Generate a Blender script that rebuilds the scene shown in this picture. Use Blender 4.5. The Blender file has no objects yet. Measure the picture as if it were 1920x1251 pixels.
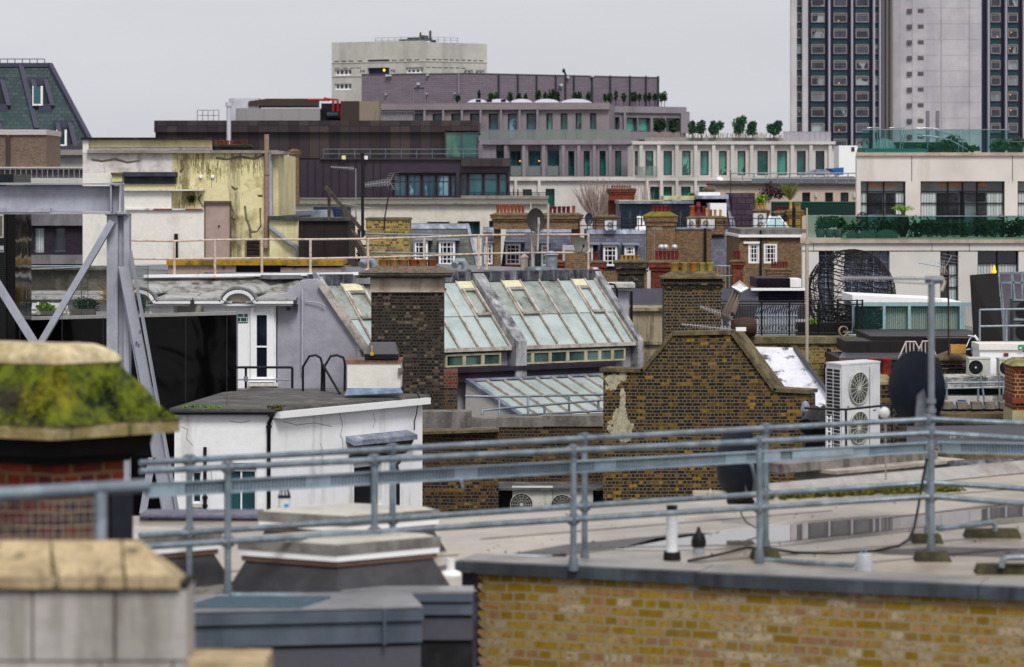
import bpy, math, random
from mathutils import Vector as V
random.seed(7)
sc = bpy.context.scene
F = 5333.3; HZ = 360.0; EYE = 24.0
# ---------------- camera ----------------
cd = bpy.data.cameras.new('camera'); cam = bpy.data.objects.new('camera', cd); sc.collection.objects.link(cam)
cam.location = (0, 0, EYE); cam.rotation_euler = (math.radians(90), 0, 0)
cd.lens = 100; cd.sensor_width = 36; cd.shift_y = -(625.5-HZ)/1920; cd.clip_start = .5; cd.clip_end = 12000
cd.dof.use_dof = True; cd.dof.focus_distance = 69; cd.dof.aperture_fstop = 2.6
sc.camera = cam
# ---------------- light ----------------
SUN_EL, SUN_AZ = math.radians(52), math.radians(166)      # overcast: a wide soft sun, high behind the camera's right
wd = bpy.data.worlds.new('World'); sc.world = wd; wd.use_nodes = True
nt = wd.node_tree; nt.nodes.clear()
o_ = nt.nodes.new('ShaderNodeOutputWorld'); bg = nt.nodes.new('ShaderNodeBackground'); sk = nt.nodes.new('ShaderNodeTexSky')
sk.sky_type = 'NISHITA'; sk.sun_disc = False; sk.sun_elevation = SUN_EL; sk.sun_rotation = SUN_AZ; sk.dust_density = 4; sk.air_density = 1; sk.ozone_density = 1
hs = nt.nodes.new('ShaderNodeHueSaturation'); hs.inputs['Saturation'].default_value = .10
tc = nt.nodes.new('ShaderNodeTexCoord'); mp = nt.nodes.new('ShaderNodeMapping'); mp.inputs['Scale'].default_value = (1, 1, 5)
nz = nt.nodes.new('ShaderNodeTexNoise'); nz.inputs['Scale'].default_value = 2.2; nz.inputs['Detail'].default_value = 3
mr = nt.nodes.new('ShaderNodeMapRange'); mr.inputs[1].default_value = .35; mr.inputs[2].default_value = .7; mr.inputs[3].default_value = .90; mr.inputs[4].default_value = 1.06
mx = nt.nodes.new('ShaderNodeMix'); mx.data_type = 'RGBA'; mx.blend_type = 'MULTIPLY'; mx.inputs[0].default_value = 1
tint = nt.nodes.new('ShaderNodeMix'); tint.data_type = 'RGBA'; tint.inputs[0].default_value = .72; tint.inputs[7].default_value = (5.75, 5.8, 6.25, 1)   # the even cloud layer
L = nt.links.new
L(tc.outputs['Generated'], mp.inputs[0]); L(mp.outputs[0], nz.inputs['Vector']); L(nz.outputs[0], mr.inputs[0])
L(sk.outputs[0], hs.inputs['Color']); L(hs.outputs[0], tint.inputs[6]); L(tint.outputs[2], mx.inputs[6]); L(mr.outputs[0], mx.inputs[7])
sx_ = nt.nodes.new('ShaderNodeSeparateXYZ'); L(tc.outputs['Generated'], sx_.inputs[0]); m2 = nt.nodes.new('ShaderNodeMapRange'); L(sx_.outputs[2], m2.inputs[0])
for i_, q_ in enumerate((0, .09, 1.06, .90)): m2.inputs[i_+1].default_value = q_      # cloud base brighter towards the horizon
m3 = nt.nodes.new('ShaderNodeMix'); m3.data_type = 'RGBA'; m3.blend_type = 'MULTIPLY'; m3.inputs[0].default_value = 1; L(mx.outputs[2], m3.inputs[6]); L(m2.outputs[0], m3.inputs[7])
L(m3.outputs[2], bg.inputs[0]); bg.inputs[1].default_value = .1; L(bg.outputs[0], o_.inputs[0])
sl = bpy.data.lights.new('sun', 'SUN'); sl.energy = 1.5; sl.angle = math.radians(18); sl.color = (1, .975, .94)
so = bpy.data.objects.new('sun', sl); sc.collection.objects.link(so)
sd = V((math.sin(SUN_AZ)*math.cos(SUN_EL), math.cos(SUN_AZ)*math.cos(SUN_EL), math.sin(SUN_EL)))
so.rotation_euler = sd.to_track_quat('Z', 'Y').to_euler(); so.location = (0, -20, 80)
sc.view_settings.view_transform = 'Standard'; sc.view_settings.look = 'None'; sc.view_settings.exposure = .6; sc.view_settings.gamma = 1
sc.cycles.max_bounces = 6; sc.cycles.transparent_max_bounces = 12

# ---------------- projection helpers: a pixel of the 1920 px wide view plus a distance gives a point ----------------
def P(px, py, Y): return V(((px-960)*Y/F, Y, EYE-(py-HZ)*Y/F))
class Wall:
    """a vertical plane through two pixel columns at two distances; o is the distance out of it towards the viewer"""
    def __init__(s, ax, Ya, bx=None, Yb=None):
        if bx is None: bx, Yb = ax+10, Ya
        A = P(ax, HZ, Ya); B = P(bx, HZ, Yb); s.A = A; s.t = (B-A).normalized(); s.n = V((s.t.y, -s.t.x, 0))
    def d(s, px):
        k = (px-960)/F; t = s.t
        return (s.A.x*t.y-s.A.y*t.x)/(k*t.y-t.x)
    def u(s, px):
        Y = s.d(px); return (V(((px-960)/F*Y, Y, EYE))-s.A).dot(s.t)
    def z(s, px, py): return 0. if py is None else EYE-(py-HZ)*s.d(px)/F
    def uz(s, u, z, o=0): p = s.A+s.t*u+s.n*o; p.z = z; return p
    def pt(s, px, py, o=0): return s.uz(s.u(px), s.z(px, py), o)
def FW(Y): return Wall(960, Y)
def R(x, y=0): return random.uniform(x, y)

class MB:
    def __init__(s): s.v = []; s.f = []; s.sm = []; s.mi = []; s.m = 0
    def add(s, vs, fs, smooth=False):
        b = len(s.v); s.v += [V(p) for p in vs]
        for f in fs: s.f.append([b+i for i in f]); s.sm.append(smooth); s.mi.append(s.m)
        return s
    def poly(s, pts): return s.add(pts, [list(range(len(pts)))])
    def hexa(s, p):   # p: 4 bottom then 4 top
        return s.add(p, [[0, 3, 2, 1], [4, 5, 6, 7], [0, 1, 5, 4], [1, 2, 6, 5], [2, 3, 7, 6], [3, 0, 4, 7]])
    def box(s, x0, x1, y0, y1, z0, z1):
        return s.hexa([(x0, y0, z0), (x1, y0, z0), (x1, y1, z0), (x0, y1, z0), (x0, y0, z1), (x1, y0, z1), (x1, y1, z1), (x0, y1, z1)])
    def wbox(s, w, u0, u1, z0, z1, o0, o1):
        q = [(u0, o1), (u1, o1), (u1, o0), (u0, o0)]
        return s.hexa([w.uz(u, z0, o) for u, o in q]+[w.uz(u, z1, o) for u, o in q])
    def b(s, w, x0, x1, y0, y1, o0, o1, ref=None):     # pixel box on a wall: y0 is the upper edge
        r = (x0+x1)/2 if ref is None else ref
        return s.wbox(w, w.u(x0), w.u(x1), w.z(r, y1), w.z(r, y0), o0, o1)
    def tb(s, w, x0, x1, y0, y1, o0, o1):     # the same, its flanks drawn in towards the back
        u0, u1 = w.u(x0), w.u(x1); D = o1-o0; r = (x0+x1)/2; z0, z1 = w.z(r, y1), w.z(r, y0)
        a = max(0, (x0-960)/F)*D*1.06; b = min(0, (x1-960)/F)*D*1.06; q = [(u0, o1), (u1, o1), (u1+b, o0), (u0+a, o0)]
        return s.hexa([w.uz(u, z0, o) for u, o in q]+[w.uz(u, z1, o) for u, o in q])
    def prism(s, pts, vec):
        n = len(pts); vec = V(vec); a = [V(p) for p in pts]; q = a+[p+vec for p in a]
        return s.add(q, [list(range(n)), list(range(2*n-1, n-1, -1))]+[[i, (i+1) % n, n+(i+1) % n, n+i] for i in range(n)])
    def ext(s, pts, D):   # outline of (px,py,Y) pushed back by D
        return s.prism([P(*p) for p in pts], (0, D, 0))
    def tube(s, pts, r, n=8, caps=True):
        pts = [V(p) for p in pts]; rings = []; m = len(pts); prev = None
        for i, p in enumerate(pts):
            d = ((pts[min(i+1, m-1)]-p).normalized()+(p-pts[max(i-1, 0)]).normalized())
            d = d.normalized() if d.length > 1e-6 else V((0, 0, 1))
            a = V((0, 0, 1)) if abs(d.z) < .9 else V((0, 1, 0))
            if prev is not None: a = prev
            e = d.cross(a).normalized(); g = e.cross(d).normalized(); prev = g
            rr = r[i] if isinstance(r, (list, tuple)) else r
            rings.append([p+(e*math.cos(2*math.pi*k/n)+g*math.sin(2*math.pi*k/n))*rr for k in range(n)])
        vs = [q for g_ in rings for q in g_]
        s.add(vs, [[i*n+k, i*n+(k+1) % n, (i+1)*n+(k+1) % n, (i+1)*n+k] for i in range(m-1) for k in range(n)], True)
        if caps: s.add(rings[0], [list(range(n))]); s.add(rings[-1], [list(range(n))])
        return s
    def bar(s, p, q, w, h=None):   # square bar between two points
        p = V(p); q = V(q); h = h or w; d = (q-p).normalized(); a = V((0, 0, 1)) if abs(d.z) < .95 else V((0, 1, 0))
        e = d.cross(a).normalized()*w/2; g = e.normalized().cross(d).normalized()*h/2
        return s.hexa([p-e-g, p+e-g, q+e-g, q-e-g, p-e+g, p+e+g, q+e+g, q-e+g])
    def lathe(s, c, prof, n=14, axis='z', sy=1, caps=True):
        c = V(c); vs = []
        for r, h in prof:
            for k in range(n):
                a = 2*math.pi*k/n; x, y = r*math.cos(a), r*sy*math.sin(a)
                vs.append(c+(V((x, y, h)) if axis == 'z' else V((x, -h, y))))
        m = len(prof)
        s.add(vs, [[i*n+k, i*n+(k+1) % n, (i+1)*n+(k+1) % n, (i+1)*n+k] for i in range(m-1) for k in range(n)], True)
        if caps: s.add(vs[:n], [list(range(n))]); s.add(vs[-n:], [list(range(n))])
        return s
    def leaves(s, c, rx, ry, rz, n, sz, shell=.35):
        for _ in range(n):
            a = R(0, 2*math.pi); zz = R(-1, 1); q = math.sqrt(1-zz*zz); rad = R(shell, 1)**.6
            p = V(c)+V((rx*q*math.cos(a), ry*q*math.sin(a), rz*zz))*rad
            d = V((R(-1, 1), R(-1, 1), R(-.6, 1))).normalized(); e = d.cross(V((R(-1, 1), R(-1, 1), R(-1, 1)))).normalized(); k = sz*R(.6, 1.3)
            s.add([p-e*k*.5, p+d*k*.6+e*k*.2, p+e*k*.5, p-d*k*.6-e*k*.1], [[0, 1, 2, 3]])
        return s
    def facade(s, w, x0, x1, y0, y1, ops, t, ref=None):
        """front skin with real openings: ops are pixel rectangles, t the depth of the reveals"""
        r = (x0+x1)/2 if ref is None else ref
        U = lambda a: w.u(a); Z = lambda a: w.z(r, a)
        O = [(U(a), U(b), Z(d), Z(c)) for a, b, c, d in ops]
        xs = sorted(set([U(x0), U(x1)]+[q for o in O for q in o[:2]])); zs = sorted(set([Z(y1), Z(y0)]+[q for o in O for q in o[2:]]))
        xs = [q for q in xs if U(x0)-1e-6 <= q <= U(x1)+1e-6]; zs = [q for q in zs if Z(y1)-1e-6 <= q <= Z(y0)+1e-6]
        for i in range(len(xs)-1):
            for j in range(len(zs)-1):
                cx, cz = (xs[i]+xs[i+1])/2, (zs[j]+zs[j+1])/2
                if any(o[0] < cx < o[1] and o[2] < cz < o[3] for o in O): continue
                s.poly([w.uz(xs[i], zs[j]), w.uz(xs[i+1], zs[j]), w.uz(xs[i+1], zs[j+1]), w.uz(xs[i], zs[j+1])])
        for a, b, c, d in O+[(U(x0), U(x1), Z(y1), Z(y0))]:
            for (p, q) in (((a, c), (b, c)), ((b, c), (b, d)), ((b, d), (a, d)), ((a, d), (a, c))):
                s.poly([w.uz(p[0], p[1]), w.uz(q[0], q[1]), w.uz(q[0], q[1], -t), w.uz(p[0], p[1], -t)])
        return s
    def make(s, name, mats, parent=None, origin=None):
        if not isinstance(mats, (list, tuple)): mats = [mats]
        if origin is None:
            if parent is not None: origin = V(parent['_o'])
            else:
                xs = [p.x for p in s.v]; ys = [p.y for p in s.v]; zs = [p.z for p in s.v]
                origin = V(((min(xs)+max(xs))/2, (min(ys)+max(ys))/2, min(zs)))
        me = bpy.data.meshes.new(name); me.from_pydata([p-origin for p in s.v], [], s.f); me.update()
        for m in mats: me.materials.append(m)
        me.polygons.foreach_set('use_smooth', s.sm); me.polygons.foreach_set('material_index', s.mi)
        import bmesh
        bm = bmesh.new(); bm.from_mesh(me); bmesh.ops.recalc_face_normals(bm, faces=bm.faces); bm.to_mesh(me); bm.free()
        uv = me.uv_layers.new(name='uv').data; vs = me.vertices
        for f in me.polygons:
            n = f.normal
            t = V((1, 0, 0)) if abs(n.z) > .93 else V((-n.y, n.x, 0)).normalized()
            b = n.cross(t)
            if b.z < 0: b = -b
            for li in f.loop_indices:
                p = vs[me.loops[li].vertex_index].co+origin; uv[li].uv = (p.dot(t), p.dot(b))
        o = bpy.data.objects.new(name, me); sc.collection.objects.link(o); o['_o'] = tuple(origin)
        if parent is not None: o.parent = parent; o.location = (0, 0, 0) if (origin-V(parent['_o'])).length < 1e-9 else origin-V(parent['_o'])
        else: o.location = origin
        return o

def thing(name, label, cat, loc, group=None):
    o = bpy.data.objects.new(name, None); sc.collection.objects.link(o); o.location = loc; o['_o'] = tuple(loc); o.empty_display_size = .2
    return tag(o, label, cat, group)
def tag(o, label, cat, group=None, kind=None):
    if label: o['label'] = label
    if cat: o['category'] = cat
    if group: o['group'] = group
    if kind: o['kind'] = kind
    return o
def one(name, mb, m, label, cat, group=None, kind=None): return tag(mb.make(name, m), label, cat, group, kind)
def struct(name, mb, m): o = mb.make(name, m); o['kind'] = 'structure'; return o
def dup(root, loc, label=None, scale=None, rot=None):
    r = root.copy(); sc.collection.objects.link(r); r.location = loc
    if label: r['label'] = label
    if scale: r.scale = (scale,)*3
    if rot is not None: r.rotation_euler = (0, 0, rot)
    for c0 in list(root.children):
        c = c0.copy(); sc.collection.objects.link(c); c.parent = r
        for g0 in c0.children: g = g0.copy(); sc.collection.objects.link(g); g.parent = c
    return r

# ---------------- materials ----------------
def lin(h):
    h = h.lstrip('#'); out = []
    for i in (0, 2, 4):
        c = int(h[i:i+2], 16)/255; out.append(c/12.92 if c < .04045 else ((c+.055)/1.055)**2.4)
    y = max(.002, .3*out[0]+.55*out[1]+.15*out[2]); k = min(1.12, 1.12*y**.13/.95)      # the picture's contrast, put back into the paint
    return [min(.85, max(0, (y+(c-y)*1.05)*k)) for c in out]+[1]
class NT:
    def __init__(s, m): s.t = m.node_tree; s.b = s.t.nodes['Principled BSDF']; s.tc = s.t.nodes.new('ShaderNodeTexCoord')
    def n(s, typ, **k):
        x = s.t.nodes.new('ShaderNode'+typ)
        for a, b in k.items():
            if hasattr(x, a): setattr(x, a, b)
        return x
    def l(s, a, b): s.t.links.new(a, b)
    def noise(s, scale, detail=5, src='Object', sc3=None, rough=.6, dist=0):
        x = s.n('TexNoise'); x.inputs['Scale'].default_value = scale; x.inputs['Detail'].default_value = detail; x.inputs['Roughness'].default_value = rough; x.inputs['Distortion'].default_value = dist
        v = s.tc.outputs[src]
        if sc3:
            m = s.n('Mapping'); m.inputs['Scale'].default_value = sc3; s.l(v, m.inputs[0]); v = m.outputs[0]
        s.l(v, x.inputs['Vector']); return x.outputs[0]
    def rng(s, v, a, b, c=0, d=1):
        x = s.n('MapRange'); s.l(v, x.inputs[0])
        for i, q in enumerate((a, b, c, d)): x.inputs[i+1].default_value = q
        return x.outputs[0]
    def mix(s, f, a, b, mode='MIX'):
        x = s.n('Mix'); x.data_type = 'RGBA'; x.blend_type = mode
        for i, q in ((0, f), (6, a), (7, b)):
            if hasattr(q, 'links'): s.l(q, x.inputs[i])
            else: x.inputs[i].default_value = q
        return x.outputs[2]
    def bump(s, v, st, dist=.02):
        x = s.n('Bump'); x.inputs['Strength'].default_value = st; x.inputs['Distance'].default_value = dist; s.l(v, x.inputs['Height']); s.l(x.outputs[0], s.b.inputs['Normal'])
_M = {}
def mat(name, c, r=.8, m=0, c2=None, sc_=1.2, th=(.45, .62), c3=None, sk_=2.5, sth=(.5, .72), fine=.16, fs=9, bump=.15, bs=25, vary=0, spec=.3):
    if name in _M: return _M[name]
    M = bpy.data.materials.new(name); M.use_nodes = True; N = NT(M); _M[name] = M
    col = lin(c)
    if c2: col = N.mix(N.rng(N.noise(sc_, 7, rough=.68), th[0], th[1]), col, lin(c2))
    if c3: col = N.mix(N.rng(N.noise(sk_, 6, sc3=(1, 1, .13)), sth[0], sth[1]), col, lin(c3))
    if fine: 
        g = N.rng(N.noise(fs, 6, rough=.7), .3, .7, 1-fine, 1+fine); cc = N.n('CombineColor')
        for i in range(3): N.l(g, cc.inputs[i])
        col = N.mix(1., col, cc.outputs[0], 'MULTIPLY')
    if vary:
        oi = N.n('ObjectInfo'); h = N.n('HueSaturation'); N.l(N.rng(oi.outputs['Random'], 0, 1, 1-vary, 1+vary), h.inputs['Value'])
        if hasattr(col, 'links'): N.l(col, h.inputs['Color'])
        else: h.inputs['Color'].default_value = col
        col = h.outputs[0]
    if hasattr(col, 'links'): N.l(col, N.b.inputs['Base Color'])
    else: N.b.inputs['Base Color'].default_value = col
    N.b.inputs['Roughness'].default_value = r; N.b.inputs['Metallic'].default_value = m; N.b.inputs['Specular IOR Level'].default_value = spec
    if bump: N.bump(N.noise(bs, 5), bump)
    return M
def brick(name, cols, mortar, soot=None, sth=(.42, .6), ssc=.35, bw=.175, bh=.075, ms=.011, sooty=.85, fine=.25, bump=.5, squash=.5, patch=None, off=.5, rough=.9, pth=(.6, .66), psc=.6, core=None):
    """brick, slate or block work: per-piece colours picked along a ramp, mortar, soot and pale patches on top"""
    if name in _M: return _M[name]
    M = bpy.data.materials.new(name); M.use_nodes = True; N = NT(M); _M[name] = M
    b = N.n('TexBrick'); b.offset = off; b.squash = squash; b.squash_frequency = 2
    for k, v in (('Scale', 1), ('Mortar Size', ms), ('Mortar Smooth', .15), ('Bias', 0), ('Brick Width', bw), ('Row Height', bh)): b.inputs[k].default_value = v
    b.inputs['Color1'].default_value = (0, 0, 0, 1); b.inputs['Color2'].default_value = (1, 1, 1, 1); b.inputs['Mortar'].default_value = (.5, .5, .5, 1)
    wob = N.noise(1.1, 2, 'UV'); ad = N.n('VectorMath'); ad.operation = 'MULTIPLY_ADD'; N.l(wob, ad.inputs[0]); ad.inputs[1].default_value = (.05, .04, 0); N.l(N.tc.outputs['UV'], ad.inputs[2])
    N.l(ad.outputs[0], b.inputs['Vector'])
    rp = N.n('ValToRGB'); e = rp.color_ramp; e.interpolation = 'CONSTANT' if len(cols) > 3 else 'LINEAR'
    while len(e.elements) < len(cols): e.elements.new(.5)
    for i, c in enumerate(cols): e.elements[i].position = i/len(cols) if len(cols) > 3 else i/(len(cols)-1); e.elements[i].color = lin(c)
    N.l(b.outputs['Color'], rp.inputs[0]); col = rp.outputs[0]
    if core: col = N.mix(N.rng(N.noise(22, 3, 'UV'), .5, .62), col, N.mix(.8, col, lin(core)))
    if soot: col = N.mix(N.rng(N.noise(ssc, 7, 'UV', rough=.7), sth[0], sth[1], 0, sooty), col, lin(soot))
    col = N.mix(b.outputs['Fac'], col, lin(mortar))
    if patch: col = N.mix(N.rng(N.noise(psc, 8, 'UV', rough=.75), pth[0], pth[1]), col, lin(patch))
    if fine:
        g = N.rng(N.noise(14, 6, 'UV', rough=.75), .3, .7, 1-fine, 1+fine); cc = N.n('CombineColor')
        for i in range(3): N.l(g, cc.inputs[i])
        col = N.mix(1., col, cc.outputs[0], 'MULTIPLY')
    N.l(col, N.b.inputs['Base Color']); N.b.inputs['Roughness'].default_value = rough; N.b.inputs['Specular IOR Level'].default_value = .3
    iv = N.rng(b.outputs['Fac'], 0, 1, 1, 0); N.bump(iv, bump, .012)
    return M
def glass(name, c, c2=None, r=.06, sc_=.5, vary=.25, spec=.6, alpha=None, th=(.42, .58)):
    """window glass. With alpha it lets light through."""
    if name in _M: return _M[name]
    M = bpy.data.materials.new(name); M.use_nodes = True; N = NT(M); _M[name] = M
    col = lin(c)
    if c2: col = N.mix(N.rng(N.noise(sc_, 4, sc3=(1, 1, .5), dist=.6), th[0], th[1]), col, lin(c2))  # soft patches in the pane colour stand in for reflections and curtains
    if vary:
        oi = N.n('ObjectInfo'); h = N.n('HueSaturation'); N.l(N.rng(oi.outputs['Random'], 0, 1, 1-vary, 1+vary), h.inputs['Value'])
        if hasattr(col, 'links'): N.l(col, h.inputs['Color'])
        else: h.inputs['Color'].default_value = col
        col = h.outputs[0]
    if hasattr(col, 'links'): N.l(col, N.b.inputs['Base Color'])
    else: N.b.inputs['Base Color'].default_value = col
    N.b.inputs['Roughness'].default_value = r; N.b.inputs['Specular IOR Level'].default_value = spec
    if alpha is not None:
        tr = N.n('BsdfTransparent'); tr.inputs[0].default_value = lin(alpha[1]); ms = N.n('MixShader'); ms.inputs[0].default_value = alpha[0]
        N.l(tr.outputs[0], ms.inputs[1]); N.l(N.b.outputs[0], ms.inputs[2])
        out = [x for x in N.t.nodes if x.type == 'OUTPUT_MATERIAL'][0]; N.l(ms.outputs[0], out.inputs[0])
    return M
def emis(name, c, s):
    M = bpy.data.materials.new(name); M.use_nodes = True; b = M.node_tree.nodes['Principled BSDF']
    b.inputs['Base Color'].default_value = lin(c); b.inputs['Emission Color'].default_value = lin(c); b.inputs['Emission Strength'].default_value = s
    return M

# ---------------- builders ----------------
VAR = {}
def window(par, w, x0, x1, y0, y1, fm, gm_, nx=1, ny=1, fw=.06, o=-.12, d=.06, name='window', bw=None, split=True, ref=None, label=None):
    gm = random.choice(VAR.get(gm_.name, [gm_])); r = (x0+x1)/2 if ref is None else ref
    u0, u1, z0, z1 = w.u(x0), w.u(x1), w.z(r, y1), w.z(r, y0); bw = bw or fw*.6
    f = MB(); f.wbox(w, u0, u0+fw, z0, z1, o, o+d); f.wbox(w, u1-fw, u1, z0, z1, o, o+d); f.wbox(w, u0+fw, u1-fw, z0, z0+fw, o, o+d); f.wbox(w, u0+fw, u1-fw, z1-fw, z1, o, o+d)
    for i in range(1, nx):
        c = u0+(u1-u0)*i/nx; f.wbox(w, c-bw/2, c+bw/2, z0+fw, z1-fw, o, o+d*.8)
    ys = ny if isinstance(ny, (list, tuple)) else [i/ny for i in range(1, ny)]
    for q in ys:
        c = z0+(z1-z0)*q; f.wbox(w, u0+fw, u1-fw, c-bw/2, c+bw/2, o, o+d*.7)
    g = f if not split else MB()
    if not split: f.m = 1
    g.wbox(w, u0+fw*.5, u1-fw*.5, z0+fw*.5, z1-fw*.5, o+d*.1, o+d*.35)
    ob = f.make(name, [fm, gm] if not split else fm, par)
    if split: g.make('pane', gm, ob)
    if label: ob['label'] = label
    return ob
def railing(name, label, cat, m, rails, posts, r=.024, group=None, feet=None, kr=None):
    """rails: lists of points; posts: (bottom, top) pairs"""
    b0 = posts[0][0] if posts else rails[0][0]
    t = thing(name, label, cat, b0, group)
    for q in rails: MB().tube(q, kr or r).make('rail', m, t)
    for q in posts:
        g = MB().tube(q[:2], r)
        if feet: g.lathe(q[0], [(r*2.6, 0), (r*2.6, .02), (r*1.2, .06)], 10)
        g.make('post', m, t)
    return t
def pot_mb(c, r, h, style=0):
    g = MB()
    if style == 0: pr = [(r*.86, 0), (r*.92, h*.05), (r*.84, h*.12), (r*.8, h*.8), (r*.95, h*.86), (r, h*.93), (r*.95, h), (r*.74, h), (r*.7, h*.5), (0.01, h*.5)]
    elif style == 1: pr = [(r*.8, 0), (r*.95, h*.9), (r, h*.92), (r, h), (r*.84, h), (r*.75, h*.5), (.01, h*.5)]
    else: pr = [(r, 0), (r, h*.1), (r*.8, h*.15), (r*.75, h*.6), (r, h*.66), (r*.9, h*.74), (r*.55, h), (.01, h)]
    return g.lathe(c, pr, 16, caps=False)
def stack(name, label, x0, x1, y0, y1, Y, D, m, capm, pots=(), potm=None, cat='chimney', corb=(0, 0), group=None, ybase=None, w=None, caph=.18, style=0, mounded=.25):
    """chimney: brick stack, projecting courses, mortar cap, and its pots. y0 is the brick top. corb = (overhang m, course height m)"""
    w = w or FW(Y); u0, u1 = w.u(x0), w.u(x1); z1 = w.z((x0+x1)/2, y0); z0 = w.z((x0+x1)/2, y1) if y1 else 0
    t = thing(name, label, cat, w.uz((u0+u1)/2, z0, -D/2), group)
    s_ = MB(); s_.wbox(w, u0, u1, z0, z1, -D, 0)
    oh, ch = corb
    s_.make('stack', m, t)
    if oh:
        c = MB(); c.wbox(w, u0-oh*.5, u1+oh*.5, z1-2.2*ch, z1-1.2*ch, -D-oh*.5, oh*.5); c.wbox(w, u0-oh, u1+oh, z1-1.2*ch, z1+.004, -D-oh, oh); c.make('corbel', m, t)
    c = MB(); a = oh+.03; q = [(u0-a, a), (u1+a, a), (u1+a, -D-a), (u0-a, -D-a)]; i_ = caph*1.1; q2 = [(u0+i_, -i_), (u1-i_, -i_), (u1-i_, -D+i_), (u0+i_, -D+i_)]
    zb = z1+.006; zt = zb+.05
    c.hexa([w.uz(u, zb, o) for u, o in q]+[w.uz(u, zt, o) for u, o in q]); c.hexa([w.uz(u, zt+.001, o) for u, o in q]+[w.uz(u, zt+caph, o) for u, o in q2])
    c.make('cap', capm, t)
    for k, p in enumerate(pots):
        px, py, pw = p[:3]; pm = p[3] if len(p) > 3 else potm; st = p[4] if len(p) > 4 else style; oo = p[5] if len(p) > 5 else -D/2
        Yp = w.d(px); r = pw*Yp/F/2; h = max(.15, (w.z(px, py)-(zt+caph*.8))); b = w.uz(w.u(px), zt+caph*.8, oo)
        pot_mb(b, r, h, st).make('pot', pm, t)
    return t
def yagi(label, p0, p1, m, n=14, el=.09, mast=None, mastm=None, refl=True, r=.008, axis=None, group='television aerials', mr=.02):
    p0, p1 = V(p0), V(p1); t = thing('television_aerial', label, 'aerial', mast[0] if mast else p1, group)
    g = MB(); g.tube([p0, p1], r*1.3, 6); d = (p1-p0); ax = V(axis or (0, .3, 1)).normalized()
    for i in range(n):
        c = p0+d*(i+.5)/n; k = el*(.7+.5*i/n); g.bar(c-ax*k, c+ax*k, r)
    g.make('boom', m, t)
    if refl:
        g = MB(); e = d.normalized()
        for s_ in (-1, 1):
            a = p1; b = p1+V((0, 0, s_))*el*2.4+e*el*1.2; g.bar(a, b, r*2)
            for k in range(1, 5): c = a+(b-a)*k/4; g.bar(c-e*el*1.6, c+e*el*1.6, r)
        g.make('reflector', m, t)
    if mast: MB().tube(mast, mr, 8).make('mast', mastm or m, t)
    return t
def dish(label, c, r, m, face=(0, -1, .3), mast=None, mm=None, group='satellite dishes', sx=1, arm=True, name='satellite_dish'):
    c = V(c); t = thing(name, label, 'satellite dish', mast[0] if mast else c, group); f = V(face).normalized(); q = f.to_track_quat('Z', 'Y')
    g = MB(); n = 24; vs = []
    for i in range(6):
        a = i/5
        for k in range(n): vs.append(c+q @ V((r*a*sx*math.cos(k*2*math.pi/n), r*a*math.sin(k*2*math.pi/n), .28*r*(a*a-1))))
    nf = [[i*n+k, i*n+(k+1) % n, (i+1)*n+(k+1) % n, (i+1)*n+k] for i in range(5) for k in range(n)]
    g.add(vs, nf, True); g.add([v-f*.012 for v in vs], nf, True)
    g.make('reflector', m, t)
    if arm:
        g = MB(); lo = c+q @ V((0, -r*.95, 0)); tip = c+q @ V((0, -r*.35, r*.95)); g.tube([lo, tip], .012*max(1, r*2), 6); g.lathe(tip-V((0, 0, .04)), [(.03*max(1, r*2), 0), (.03*max(1, r*2), .09)], 8); g.bar(c-f*.28*r, c-f*(.28*r+.1), .08); g.make('feed_arm', mm or m, t)
    if mast: MB().tube(mast, .022*max(1, r*2), 8).make('mast', mm or m, t)
    return t
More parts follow.
